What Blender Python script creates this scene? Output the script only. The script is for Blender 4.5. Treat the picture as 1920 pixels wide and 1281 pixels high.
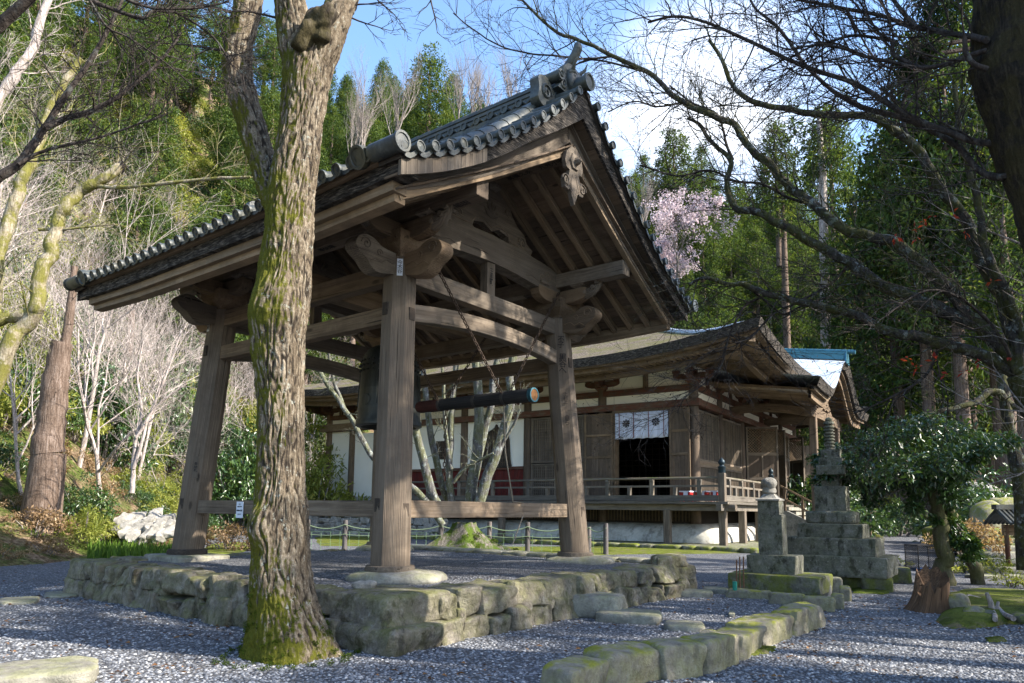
import bpy, bmesh, math, random
import numpy as np
from mathutils import Vector, Matrix, noise, Quaternion

for o in list(bpy.data.objects):
    bpy.data.objects.remove(o)
SC = bpy.context.scene
COL = SC.collection
R = math.radians

# ------------------------------------------------------------------ camera
FPX, PITCH, ROLL, CYP, EYE = 1345.0, R(7.05), R(-0.661), 790.0, 1.6
_c, _s, _cr, _sr = math.cos(PITCH), math.sin(PITCH), math.cos(ROLL), math.sin(ROLL)
C_R0, C_U0, C_F = Vector((1, 0, 0)), Vector((0, -_s, _c)), Vector((0, _c, _s))
C_R = C_R0 * _cr - C_U0 * _sr
C_U = C_R0 * _sr + C_U0 * _cr
C_O = Vector((0, 0, EYE))
cam_d = bpy.data.cameras.new('camera')
cam = bpy.data.objects.new('camera', cam_d)
COL.objects.link(cam)
_m = Matrix((C_R, C_U, -C_F)).transposed().to_4x4()
_m.translation = C_O
cam.matrix_world = _m
cam_d.sensor_width = 36.0
cam_d.lens = FPX / 1920 * 36.0
cam_d.shift_y = (CYP - 640.5) / 1920
cam_d.clip_end = 2000
SC.camera = cam

# ------------------------------------------------------------------ view rays -> points in the place
def ray(px, py):
    return C_F + C_R * ((px - 960) / FPX) + C_U * ((CYP - py) / FPX)


def at_z(px, py, z=0.0):
    d = ray(px, py)
    return C_O + d * ((z - EYE) / d.z)


def at_y(px, py, Y):
    d = ray(px, py)
    return C_O + d * (Y / d.y)


def azv(deg):
    a = R(deg)
    return Vector((math.sin(a), math.cos(a), 0))


UP = Vector((0, 0, 1))


# ------------------------------------------------------------------ light
SUN_AZ, SUN_EL = R(107), R(36)
S_DIR = Vector((math.sin(SUN_AZ) * math.cos(SUN_EL), math.cos(SUN_AZ) * math.cos(SUN_EL), math.sin(SUN_EL)))
sd = bpy.data.lights.new('sun', 'SUN')
sd.energy = 5.0
sd.angle = R(0.5)
sd.color = (1.0, 0.93, 0.82)
so = bpy.data.objects.new('sun', sd)
COL.objects.link(so)
so.rotation_euler = S_DIR.to_track_quat('Z', 'Y').to_euler()
so.location = (40, -10, 60)

W = bpy.data.worlds.new("World")
SC.world = W
W.use_nodes = True
wn, wl = W.node_tree.nodes, W.node_tree.links
wn.clear()
w_out = wn.new('ShaderNodeOutputWorld')
w_bg = wn.new('ShaderNodeBackground')
w_bg.inputs['Strength'].default_value = 0.15
w_sky = wn.new('ShaderNodeTexSky')
w_sky.sky_type = 'NISHITA'
w_sky.sun_disc = False
w_sky.sun_elevation = SUN_EL
w_sky.sun_rotation = SUN_AZ
w_tc = wn.new('ShaderNodeTexCoord')
w_map = wn.new('ShaderNodeMapping')
w_map.inputs['Scale'].default_value = (1.0, 1.0, 2.2)
w_map.inputs['Location'].default_value = (0.35, 0.1, 0.0)
w_no = wn.new('ShaderNodeTexNoise')
w_no.inputs['Scale'].default_value = 2.6
w_no.inputs['Detail'].default_value = 9
w_no.inputs['Roughness'].default_value = 0.58
w_ra = wn.new('ShaderNodeValToRGB')
w_ra.color_ramp.elements[0].position = 0.44
w_ra.color_ramp.elements[1].position = 0.66
w_mix = wn.new('ShaderNodeMix')
w_mix.data_type = 'RGBA'
w_mix.inputs[7].default_value = (5.2, 5.4, 5.8, 1)
w_hs = wn.new('ShaderNodeHueSaturation')
w_hs.inputs['Saturation'].default_value = 1.12
w_hs.inputs['Value'].default_value = 1.15
wl.new(w_tc.outputs['Generated'], w_map.inputs[0])
wl.new(w_map.outputs[0], w_no.inputs[0])
wl.new(w_no.outputs[0], w_ra.inputs[0])
# one bank of cloud low in the north-east, blue elsewhere
w_dot = wn.new('ShaderNodeVectorMath')
w_dot.operation = 'DOT_PRODUCT'
_cd = ray(1330, 250).normalized()
w_dot.inputs[1].default_value = _cd
w_cr = wn.new('ShaderNodeValToRGB')
w_cr.color_ramp.elements[0].position = 0.984
w_cr.color_ramp.elements[1].position = 1.0
w_mul = wn.new('ShaderNodeMath')
w_mul.operation = 'MULTIPLY'
wl.new(w_tc.outputs['Generated'], w_dot.inputs[0])
wl.new(w_dot.outputs['Value'], w_cr.inputs[0])
wl.new(w_ra.outputs[0], w_mul.inputs[0])
wl.new(w_cr.outputs[0], w_mul.inputs[1])
wl.new(w_mul.outputs[0], w_mix.inputs[0])
wl.new(w_sky.outputs[0], w_hs.inputs['Color'])
wl.new(w_hs.outputs[0], w_mix.inputs[6])
wl.new(w_mix.outputs[2], w_bg.inputs[0])
wl.new(w_bg.outputs[0], w_out.inputs[0])

SC.view_settings.view_transform = 'Standard'
SC.view_settings.look = 'None'
SC.view_settings.exposure = 1.5
SC.view_settings.gamma = 1.0
SC.view_settings.use_curve_mapping = False
SC.render.engine = 'CYCLES'
SC.cycles.max_bounces = 6
SC.cycles.diffuse_bounces = 3
SC.cycles.transparent_max_bounces = 6
SC.cycles.transmission_bounces = 3
SC.cycles.sample_clamp_indirect = 4
SC.cycles.use_denoising = True


# ------------------------------------------------------------------ node helper
class NT:
    def __init__(s, name):
        s.m = bpy.data.materials.new(name)
        s.m.use_nodes = True
        s.t = s.m.node_tree
        s.t.nodes.clear()
        s.out = s.t.nodes.new('ShaderNodeOutputMaterial')

    def n(s, typ, out=0, attrs=None, **inp):
        nd = s.t.nodes.new('ShaderNode' + typ)
        for k, v in (attrs or {}).items():
            setattr(nd, k, v)
        for k, v in inp.items():
            key = int(k[1:]) if k[0] == 'i' and k[1:].isdigit() else k.replace('_', ' ')
            if hasattr(v, 'is_output'):
                s.t.links.new(v, nd.inputs[key])
            elif isinstance(v, (tuple, list)) and len(v) == 3 and nd.inputs[key].type == 'RGBA':
                nd.inputs[key].default_value = (*v, 1)
            else:
                nd.inputs[key].default_value = v
        return nd.outputs[out] if not isinstance(out, str) else nd.outputs[out]

    def attr(s, name, out='Vector'):
        return s.n('Attribute', out, {'attribute_name': name})

    def obj(s):
        return s.n('TexCoord', 'Object')

    def mapv(s, vec, scale=(1, 1, 1), loc=(0, 0, 0)):
        return s.n('Mapping', 0, None, Vector=vec, Scale=scale, Location=loc)

    def noise(s, vec, scale, detail=4, rough=0.55, dist=0.0, out=0):
        return s.n('TexNoise', out, None, Vector=vec, Scale=scale, Detail=detail, Roughness=rough, Distortion=dist)

    def voro(s, vec, scale, out='Distance', feature='F1', rnd=1.0):
        return s.n('TexVoronoi', out, {'feature': feature}, Vector=vec, Scale=scale, Randomness=rnd)

    def ramp(s, fac, *stops):
        nd = s.t.nodes.new('ShaderNodeValToRGB')
        e = nd.color_ramp.elements
        while len(e) < len(stops):
            e.new(0.5)
        for el, (p, c) in zip(e, stops):
            el.position = p
            if isinstance(c, (int, float)):
                c = (c, c, c)
            el.color = (*c, 1)
        s.t.links.new(fac, nd.inputs[0])
        return nd.outputs[0]

    def mix(s, fac, a, b, mode='MIX'):
        nd = s.t.nodes.new('ShaderNodeMix')
        nd.data_type = 'RGBA'
        nd.blend_type = mode
        for i, v in ((0, fac), (6, a), (7, b)):
            if hasattr(v, 'is_output'):
                s.t.links.new(v, nd.inputs[i])
            elif isinstance(v, (tuple, list)):
                nd.inputs[i].default_value = (*v, 1)
            else:
                nd.inputs[i].default_value = v
        return nd.outputs[2]

    def math(s, op, a, b=0.0, clamp=False):
        nd = s.t.nodes.new('ShaderNodeMath')
        nd.operation = op
        nd.use_clamp = clamp
        for i, v in ((0, a), (1, b)):
            if hasattr(v, 'is_output'):
                s.t.links.new(v, nd.inputs[i])
            else:
                nd.inputs[i].default_value = v
        return nd.outputs[0]

    def bump(s, h, strength=0.5, dist=0.02, nrm=None):
        kw = dict(Height=h, Strength=strength, Distance=dist)
        if nrm is not None:
            kw['Normal'] = nrm
        return s.n('Bump', 0, None, **kw)

    def surf(s, color, rough=0.8, normal=None, spec=0.3, metal=0.0):
        kw = dict(Base_Color=color, Roughness=rough, Metallic=metal)
        if normal is not None:
            kw['Normal'] = normal
        b = s.n('BsdfPrincipled', 0, None, **kw)
        b.node.inputs['Specular IOR Level'].default_value = spec
        s.t.links.new(b, s.out.inputs[0])
        return s.m

    def done(s, sh):
        s.t.links.new(sh, s.out.inputs[0])
        return s.m


def upness(t):
    g = t.n('NewGeometry', 'Normal')
    return t.n('SeparateXYZ', 2, None, Vector=g)


def m_wood(name, c_dark, c_mid, c_light, fine=1.0, rough=0.82, moss=0.0, red=None, bump=0.5):
    t = NT(name)
    g = t.attr('gc')
    a = t.noise(t.mapv(g, (0.5, 7, 7)), 1.0, 5, 0.6, 1.2)
    b = t.noise(t.mapv(g, (1.6, 55, 55)), fine, 3, 0.6, 0.3)
    big = t.noise(t.mapv(g, (0.35, 1.3, 1.3)), 1.0, 3, 0.5)
    w = t.n('TexWave', 1, {'wave_type': 'BANDS', 'bands_direction': 'Y'}, Vector=t.mapv(g, (0.25, 6, 6)), Scale=3.0, Distortion=7.0, Detail=3.0, Detail_Scale=0.9)
    f = t.math('ADD', t.math('MULTIPLY', a, 0.5), t.math('MULTIPLY', b, 0.3))
    f = t.math('ADD', f, t.math('MULTIPLY', w, 0.17))
    col = t.ramp(f, (0.30, c_dark), (0.52, c_mid), (0.74, c_light))
    per = t.noise(t.mapv(g, (0.07, 0.07, 0.07)), 1.0, 1, 0.5)
    col = t.mix(t.ramp(per, (0.40, 0.45), (0.52, 0.0)), col, tuple(x * 0.5 for x in c_mid))
    col = t.mix(t.ramp(per, (0.50, 0.0), (0.62, 0.4)), col, tuple(x * y for x, y in zip(c_mid, (1.55, 1.4, 1.2))))
    stain = t.noise(t.obj(), 1.7, 6, 0.7)
    col = t.mix(t.ramp(stain, (0.46, 0.0), (0.66, 0.6)), col, tuple(x * 0.38 for x in c_mid))
    col = t.mix(t.ramp(big, (0.35, 0.0), (0.75, 0.55)), col, tuple(x * 0.62 for x in c_mid))
    crack = t.noise(t.mapv(g, (0.7, 26, 26)), 1.0, 2, 0.4, 0.6)
    cm = t.ramp(crack, (0.27, 1.0), (0.33, 0.0))
    col = t.mix(t.math('MULTIPLY', cm, 0.75), col, tuple(x * 0.25 for x in c_dark))
    kn = t.voro(t.mapv(g, (0.9, 2.3, 2.3)), 1.0)
    km = t.ramp(kn, (0.05, 1.0), (0.10, 0.0))
    col = t.mix(t.math('MULTIPLY', km, 0.7), col, tuple(x * 0.4 for x in c_dark))
    if red:
        rn = t.noise(t.mapv(g, (1.2, 5, 5)), 1.5, 5, 0.65)
        col = t.mix(t.ramp(rn, (0.42, 0.0), (0.56, 0.9)), col, red)
    if moss:
        mn = t.noise(t.obj(), 2.2, 6, 0.65)
        mm = t.math('MULTIPLY', t.ramp(mn, (0.48, 0.0), (0.62, 1.0)), t.ramp(upness(t), (0.3, 0.0), (0.8, 1.0)))
        mm = t.math('MULTIPLY', mm, moss)
        col = t.mix(mm, col, (0.10, 0.14, 0.02))
    h = t.math('SUBTRACT', f, t.math('MULTIPLY', cm, 0.6))
    return t.surf(col, rough, t.bump(h, bump, 0.02), 0.25)


def m_stone(name, c1, c2, c3, scale=1.0, moss=0.0, moss_c=(0.20, 0.22, 0.02), lichen=0.25, bump=0.7, dark=0.35, side_moss=0.2):
    t = NT(name)
    o = t.obj()
    a = t.noise(o, 2.5 * scale, 8, 0.65)
    b = t.noise(o, 14 * scale, 6, 0.7)
    f = t.math('ADD', t.math('MULTIPLY', a, 0.6), t.math('MULTIPLY', b, 0.4))
    col = t.ramp(f, (0.36, c1), (0.52, c2), (0.66, c3))
    ln = t.noise(o, 9 * scale, 7, 0.75)
    col = t.mix(t.math('MULTIPLY', t.ramp(ln, (0.58, 0.0), (0.64, 1.0)), lichen), col, (0.42, 0.42, 0.36))
    dn = t.noise(t.mapv(o, (1, 1, 0.5)), 4.2 * scale, 6, 0.7)
    col = t.mix(t.math('MULTIPLY', t.ramp(dn, (0.52, 0.0), (0.62, 1.0)), dark), col, tuple(x * 0.25 for x in c1))
    if moss:
        mn = t.noise(o, 3.3 * scale, 7, 0.65)
        mask = t.ramp(mn, (0.40, 0.0), (0.56, 1.0))
        upm = t.ramp(upness(t), (0.1, side_moss), (0.75, 1.0))
        mm = t.math('MULTIPLY', t.math('MULTIPLY', mask, upm), moss)
        mc = t.mix(t.noise(o, 40 * scale, 3, 0.6), tuple(x * 0.45 for x in moss_c), tuple(x * 1.5 for x in moss_c))
        col = t.mix(mm, col, mc)
    cr = t.noise(o, 30 * scale, 6, 0.75)
    h = t.math('ADD', t.math('MULTIPLY', b, 1.0), t.math('MULTIPLY', cr, 0.5))
    return t.surf(col, 0.9, t.bump(h, bump, 0.04), 0.2)


def m_leaf(name, cols, transl=0.35, rough=0.5, spec=0.4, tt=(1.6, 1.5, 0.7)):
    t = NT(name)
    f = t.attr('tint', 'Fac')
    n = len(cols)
    col = t.ramp(f, *[(i / max(1, n - 1), c) for i, c in enumerate(cols)])
    d = t.n('BsdfPrincipled', 0, None, Base_Color=col, Roughness=rough)
    d.node.inputs['Specular IOR Level'].default_value = spec
    tr = t.n('BsdfTranslucent', 0, None, Color=t.mix(1.0, col, tt, 'MULTIPLY'))
    return t.done(t.n('MixShader', 0, None, i0=transl, i1=d, i2=tr))


def m_plain(name, col, rough=0.7, spec=0.3, metal=0.0, var=0.25, scale=8.0, bump=0.0):
    t = NT(name)
    n = t.noise(t.obj(), scale, 5, 0.6)
    c = t.mix(n, tuple(x * (1 - var) for x in col), tuple(min(1, x * (1 + var)) for x in col))
    nr = t.bump(n, bump, 0.02) if bump else None
    return t.surf(c, rough, nr, spec, metal)


def m_bark(name, c1, c2, c3, moss=0.0, moss_c=(0.17, 0.19, 0.02), vscale=(7, 7, 1.2), bump=0.8, lichen=0.0, k=1.0):
    t = NT(name)
    o = t.obj()
    v = t.mapv(o, vscale)
    a = t.noise(v, 2.0 * k, 7, 0.65, 0.6)
    b = t.noise(o, 24 * k, 5, 0.7)
    col = t.ramp(t.math('ADD', t.math('MULTIPLY', a, 0.7), t.math('MULTIPLY', b, 0.3)), (0.34, c1), (0.5, c2), (0.66, c3))
    if lichen:
        ln = t.noise(o, 7 * k, 6, 0.7)
        col = t.mix(t.math('MULTIPLY', t.ramp(ln, (0.55, 0.0), (0.62, 1.0)), lichen), col, (0.33, 0.37, 0.35))
    if moss:
        mn = t.noise(o, 2.6 * k, 7, 0.7)
        mm = t.math('MULTIPLY', t.ramp(mn, (0.44, 0.0), (0.54, 1.0)), moss)
        mc = t.mix(t.noise(o, 30 * k, 4, 0.6), tuple(x * 0.4 for x in moss_c), tuple(x * 1.5 for x in moss_c))
        col = t.mix(mm, col, mc)
    h = t.math('ADD', a, t.math('MULTIPLY', b, 0.4))
    return t.surf(col, 0.92, t.bump(h, bump, 0.05), 0.15)


# ------------------------------------------------------------------ mesh building
class MB:
    def __init__(s, seed=1):
        s.v, s.f, s.g = [], [], []
        s.r = random.Random(seed)

    def add(s, vs, fs, gs=None):
        b = len(s.v)
        s.v += [tuple(x) for x in vs]
        s.f += [tuple(i + b for i in f) for f in fs]
        if gs is None:
            o = s.off()
            gs = [(x[0] + o[0], x[1] + o[1], x[2] + o[2]) for x in vs]
        s.g += gs

    def off(s):
        return (s.r.uniform(0, 40), s.r.uniform(0, 40), s.r.uniform(0, 40))

    def hexa(s, p, axis=None):
        """8 corners: bottom loop 0-3, top loop 4-7"""
        p = [Vector(x) for x in p]
        ex = ((p[1] - p[0]).length + (p[2] - p[3]).length) / 2
        ey = ((p[3] - p[0]).length + (p[2] - p[1]).length) / 2
        ez = ((p[4] - p[0]).length + (p[6] - p[2]).length) / 2
        if axis is None:
            axis = max(range(3), key=lambda i: (ex, ey, ez)[i])
        c = [(0, 0, 0), (ex, 0, 0), (ex, ey, 0), (0, ey, 0), (0, 0, ez), (ex, 0, ez), (ex, ey, ez), (0, ey, ez)]
        o = s.off()
        gs = []
        for q in c:
            q = (q[axis], q[(axis + 1) % 3], q[(axis + 2) % 3])
            gs.append((q[0] + o[0], q[1] + o[1], q[2] + o[2]))
        s.add(p, [(0, 3, 2, 1), (4, 5, 6, 7), (0, 1, 5, 4), (1, 2, 6, 5), (2, 3, 7, 6), (3, 0, 4, 7)], gs)

    def beam(s, p0, p1, w, h, up=UP, w1=None, h1=None):
        p0, p1 = Vector(p0), Vector(p1)
        d = (p1 - p0).normalized()
        x = d.cross(Vector(up))
        x = x.normalized() if x.length > 1e-6 else d.orthogonal().normalized()
        y = x.cross(d)
        w1, h1 = w1 or w, h1 or h
        P = []
        for sz, q, ww, hh in ((0, p0, w, h), (1, p1, w1, h1)):
            P.append([q - x * ww / 2 - y * hh / 2, q + x * ww / 2 - y * hh / 2, q + x * ww / 2 + y * hh / 2, q - x * ww / 2 + y * hh / 2])
        L = (p1 - p0).length
        o = s.off()
        gs = [(o[0] + (0 if i < 4 else L), o[1] + (0, w, w, 0)[i % 4], o[2] + (0, 0, h, h)[i % 4]) for i in range(8)]
        s.add(P[0] + P[1], [(0, 1, 2, 3), (7, 6, 5, 4), (0, 4, 5, 1), (1, 5, 6, 2), (2, 6, 7, 3), (3, 7, 4, 0)], gs)

    def tube(s, pts, rads, n=8, cap=True, phase=0.0):
        pts = [Vector(p) for p in pts]
        if not isinstance(rads, (list, tuple)):
            rads = [rads] * len(pts)
        vs, gs, fs = [], [], []
        o = s.off()
        ref = None
        L = 0.0
        for i, p in enumerate(pts):
            if i == 0:
                d = pts[1] - pts[0]
            elif i == len(pts) - 1:
                d = pts[-1] - pts[-2]
            else:
                d = pts[i + 1] - pts[i - 1]
            if d.length < 1e-9:
                d = Vector((0, 0, 1))
            d.normalize()
            if ref is None:
                ref = d.orthogonal().normalized() if abs(d.z) < 0.95 else Vector((1, 0, 0)) - d * d.x
                ref.normalize()
            else:
                ref = ref - d * ref.dot(d)
                if ref.length < 1e-6:
                    ref = d.orthogonal()
                ref.normalize()
            q = d.cross(ref)
            if i:
                L += (p - pts[i - 1]).length
            for k in range(n):
                a = phase + 2 * math.pi * k / n
                vs.append(p + (ref * math.cos(a) + q * math.sin(a)) * rads[i])
                gs.append((o[0] + L, o[1] + math.cos(a) * rads[i], o[2] + math.sin(a) * rads[i]))
        m = len(pts)
        for i in range(m - 1):
            for k in range(n):
                k2 = (k + 1) % n
                fs.append((i * n + k, i * n + k2, (i + 1) * n + k2, (i + 1) * n + k))
        if cap and n > 2:
            fs.append(tuple(range(n - 1, -1, -1)))
            fs.append(tuple((m - 1) * n + k for k in range(n)))
        s.add(vs, fs, gs)

    def lathe(s, prof, c=(0, 0, 0), n=24, X=None, Y=None, A=None, cap=True):
        """profile of (radius, height) revolved about axis A"""
        A = Vector(A or (0, 0, 1))
        X = Vector(X or (1, 0, 0)) if X or A.z > 0.9 else A.orthogonal().normalized()
        Y = A.cross(X)
        c = Vector(c)
        vs, fs = [], []
        for r, h in prof:
            for k in range(n):
                a = 2 * math.pi * k / n
                vs.append(c + A * h + (X * math.cos(a) + Y * math.sin(a)) * r)
        for i in range(len(prof) - 1):
            for k in range(n):
                k2 = (k + 1) % n
                fs.append((i * n + k, i * n + k2, (i + 1) * n + k2, (i + 1) * n + k))
        if cap:
            fs.append(tuple(range(n - 1, -1, -1)))
            fs.append(tuple((len(prof) - 1) * n + k for k in range(n)))
        s.add(vs, fs)

    def prism(s, poly, o, ex, ey, en, depth):
        """2-D outline (ccw seen against en) in the plane o+ex,ey, extruded along en"""
        o, ex, ey, en = Vector(o), Vector(ex), Vector(ey), Vector(en)
        n = len(poly)
        vs = [o + ex * x + ey * y for x, y in poly] + [o + ex * x + ey * y + en * depth for x, y in poly]
        of = s.off()
        gs = [(x + of[0], y + of[1], of[2]) for x, y in poly] + [(x + of[0], y + of[1], of[2] + depth) for x, y in poly]
        fs = [tuple(range(n - 1, -1, -1)), tuple(range(n, 2 * n))]
        for i in range(n):
            j = (i + 1) % n
            fs.append((i, j, n + j, n + i))
        s.add(vs, fs, gs)

    def strip(s, rows, closed=False, gs=None):
        """grid of points, rows of equal length"""
        n = len(rows[0])
        vs = [p for r in rows for p in r]
        fs = []
        for i in range(len(rows) - 1):
            for k in range(n - (0 if closed else 1)):
                k2 = (k + 1) % n
                fs.append((i * n + k, i * n + k2, (i + 1) * n + k2, (i + 1) * n + k))
        s.add(vs, fs, gs)

    def rock(s, c, ax, ay, az, seed=0, n=5, rough=0.12, pw=4.0, freq=1.3, jit=0.0):
        """rounded block about c with half-axis vectors ax, ay, az"""
        c, ax, ay, az = Vector(c), Vector(ax), Vector(ay), Vector(az)
        idx, vs, fs = {}, [], []
        lx, ly, lz = ax.length, ay.length, az.length
        so = Vector((seed * 3.7, seed * 1.3, seed * 7.1))
        jr = random.Random(seed)
        cj = {(i, j, k): Vector((jr.uniform(-jit, jit), jr.uniform(-jit, jit), jr.uniform(-jit, jit))) for i in (0, 1) for j in (0, 1) for k in (0, 1)}

        def pt(i, j, k):
            if (i, j, k) in idx:
                return idx[(i, j, k)]
            u = Vector((2 * i / n - 1, 2 * j / n - 1, 2 * k / n - 1))
            L = (abs(u.x) ** pw + abs(u.y) ** pw + abs(u.z) ** pw) ** (1 / pw)
            u = u / L
            q = Vector((u.x * lx, u.y * ly, u.z * lz))
            d = noise.noise(q * freq / max(0.15, min(lx, ly, lz)) * 0.5 + so) * rough * 1.6
            d += noise.noise(q * freq * 2.3 / max(0.15, min(lx, ly, lz)) * 0.5 + so) * rough * 0.7
            if jit:
                f = ((u.x + 1) / 2, (u.y + 1) / 2, (u.z + 1) / 2)
                w = Vector((0, 0, 0))
                for cc_, vv_ in cj.items():
                    w += vv_ * ((f[0] if cc_[0] else 1 - f[0]) * (f[1] if cc_[1] else 1 - f[1]) * (f[2] if cc_[2] else 1 - f[2]))
                u = u + w
                ch = noise.noise(q * 3.1 + so)
                d += rough * 0.5 * (abs(ch) * 2 - 0.5) + rough * 0.35 * noise.noise(q * 9 + so)
            p = c + ax * u.x * (1 + d) + ay * u.y * (1 + d) + az * u.z * (1 + d * 0.8)
            idx[(i, j, k)] = len(vs)
            vs.append(p)
            return idx[(i, j, k)]
        for a in range(n):
            for b in range(n):
                fs.append((pt(a, b, 0), pt(a, b + 1, 0), pt(a + 1, b + 1, 0), pt(a + 1, b, 0)))
                fs.append((pt(a, b, n), pt(a + 1, b, n), pt(a + 1, b + 1, n), pt(a, b + 1, n)))
                fs.append((pt(a, 0, b), pt(a + 1, 0, b), pt(a + 1, 0, b + 1), pt(a, 0, b + 1)))
                fs.append((pt(a, n, b), pt(a, n, b + 1), pt(a + 1, n, b + 1), pt(a + 1, n, b)))
                fs.append((pt(0, a, b), pt(0, a, b + 1), pt(0, a + 1, b + 1), pt(0, a + 1, b)))
                fs.append((pt(n, a, b), pt(n, a + 1, b), pt(n, a + 1, b + 1), pt(n, a, b + 1)))
        s.add(vs, fs)

    def build(s, name, mat, parent=None, smooth=None, bevel=0.0, origin=None):
        me = bpy.data.meshes.new(name)
        if parent is None and origin is None and s.v:
            A = np.array(s.v)
            origin = ((A[:, 0].min() + A[:, 0].max()) / 2, (A[:, 1].min() + A[:, 1].max()) / 2, A[:, 2].min())
        if origin is not None:
            ox, oy, oz = origin
            vs = [(x - ox, y - oy, z - oz) for x, y, z in s.v]
        else:
            vs = s.v
        me.from_pydata(vs, [], s.f)
        at = me.attributes.new('gc', 'FLOAT_VECTOR', 'POINT')
        at.data.foreach_set('vector', np.array(s.g, dtype=np.float32).ravel())
        if smooth is not None:
            me.polygons.foreach_set('use_smooth', [True] * len(me.polygons))
            if smooth < 179:
                me.set_sharp_from_angle(angle=R(smooth))
        me.materials.append(mat)
        o = bpy.data.objects.new(name, me)
        COL.objects.link(o)
        if origin is not None:
            o.location = origin
        if parent is not None:
            adopt(o, parent)
        if bevel:
            b = o.modifiers.new('bevel', 'BEVEL')
            b.width = bevel
            b.segments = 2
            b.limit_method = 'ANGLE'
            b.angle_limit = R(40)
            b.harden_normals = False
        return o


ROOTM = {}


def adopt(o, parent):
    o.parent = parent
    m = ROOTM.get(parent.name)
    if m is None:
        m = Matrix.LocRotScale(parent.location, parent.rotation_euler, parent.scale)
        q = parent.parent
        while q is not None:
            m = ROOTM[q.name] @ m if q.name in ROOTM else m
            break
    o.matrix_parent_inverse = m.inverted()
    # world matrix of the child itself (needed if it gets children)
    ROOTM[o.name] = Matrix.LocRotScale(o.location, o.rotation_euler, o.scale)


def thing(name, label, cat, loc=(0, 0, 0), rz=0.0, group=None):
    o = bpy.data.objects.new(name, None)
    o.empty_display_size = 0.3
    COL.objects.link(o)
    o.location = loc
    o.rotation_euler = (0, 0, rz)
    ROOTM[o.name] = Matrix.LocRotScale(o.location, o.rotation_euler, o.scale)
    return tag(o, label, cat, group)


def tag(o, label, cat, group=None):
    o['label'] = label
    o['category'] = cat
    if group:
        o['group'] = group
    return o


def dup(root, loc, rz=0.0, sc=1.0, label=None, group=None):
    r = root.copy()
    COL.objects.link(r)
    r.location = loc
    r.rotation_euler = (0, 0, rz)
    r.scale = sc if isinstance(sc, tuple) else (sc, sc, sc)
    if label:
        r['label'] = label
    if group:
        r['group'] = group
    for ch in list(root.children):
        c = ch.copy()
        COL.objects.link(c)
        c.parent = r
        for g in ch.children:
            d = g.copy()
            COL.objects.link(d)
            d.parent = c
    return r


def np_mesh(name, verts, faces, mat, tint=None, smooth=False):
    """fast mesh of equal-sized faces from numpy arrays"""
    me = bpy.data.meshes.new(name)
    nv, nf, k = len(verts), len(faces), faces.shape[1]
    me.vertices.add(nv)
    me.vertices.foreach_set('co', verts.astype(np.float32).ravel())
    me.loops.add(nf * k)
    me.loops.foreach_set('vertex_index', faces.astype(np.int32).ravel())
    me.polygons.add(nf)
    me.polygons.foreach_set('loop_start', np.arange(nf, dtype=np.int32) * k)
    me.polygons.foreach_set('loop_total', np.full(nf, k, dtype=np.int32))
    if smooth:
        me.polygons.foreach_set('use_smooth', [True] * nf)
    if tint is not None:
        at = me.attributes.new('tint', 'FLOAT', 'POINT')
        at.data.foreach_set('value', tint.astype(np.float32))
    me.update(calc_edges=True)
    me.materials.append(mat)
    return me


def leaf_mesh(name, pos, axis, nrm, L, Wd, mat, tint):
    """one bent leaf (two quads in a V) per row: pos, long axis, normal, length, width"""
    n = len(pos)
    axis = axis / (np.linalg.norm(axis, axis=1, keepdims=True) + 1e-9)
    side = np.cross(axis, nrm)
    side /= (np.linalg.norm(side, axis=1, keepdims=True) + 1e-9)
    up = np.cross(side, axis)
    L = L.reshape(-1, 1)
    Wd = Wd.reshape(-1, 1)
    p0 = pos
    p1 = pos + axis * L * 0.5 + side * Wd * 0.5 + up * Wd * 0.22
    p2 = pos + axis * L - up * L * 0.12
    p3 = pos + axis * L * 0.5 - side * Wd * 0.5 + up * Wd * 0.22
    v = np.stack([p0, p1, p2, p3], 1).reshape(-1, 3)
    b = np.arange(n)[:, None] * 4
    f = np.concatenate([b + np.array([[0, 1, 2]]), b + np.array([[0, 2, 3]])], 0)
    return np_mesh(name, v, f, mat, np.repeat(tint, 4))


def link(name, me, parent=None, loc=(0, 0, 0)):
    o = bpy.data.objects.new(name, me)
    COL.objects.link(o)
    o.location = loc
    if parent is not None:
        adopt(o, parent)
    return o


def text(body, size, o, ex, ey, mat, parent, name='lettering', depth=0.0015, align='CENTER', line=1.0):
    """flat raised lettering: o is the centre, ex reading direction, ey up"""
    cu = bpy.data.curves.new(name, 'FONT')
    cu.body = body
    cu.size = size
    cu.align_x = align
    cu.align_y = 'CENTER'
    cu.extrude = depth
    cu.space_line = line
    cu.materials.append(mat)
    tmp = bpy.data.objects.new(name, cu)
    COL.objects.link(tmp)
    dg = bpy.context.evaluated_depsgraph_get()
    me = bpy.data.meshes.new_from_object(tmp.evaluated_get(dg))
    bpy.data.objects.remove(tmp)
    me.name = name
    me.materials.clear()
    me.materials.append(mat)
    ob = bpy.data.objects.new(name, me)
    COL.objects.link(ob)
    ex, ey = Vector(ex).normalized(), Vector(ey).normalized()
    m = Matrix((ex, ey, ex.cross(ey))).transposed().to_4x4()
    m.translation = Vector(o)
    ob.parent = parent
    pm = ROOTM.get(parent.name, Matrix.Identity(4))
    ob.matrix_parent_inverse = pm.inverted()
    ob.matrix_basis = m
    return ob


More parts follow.
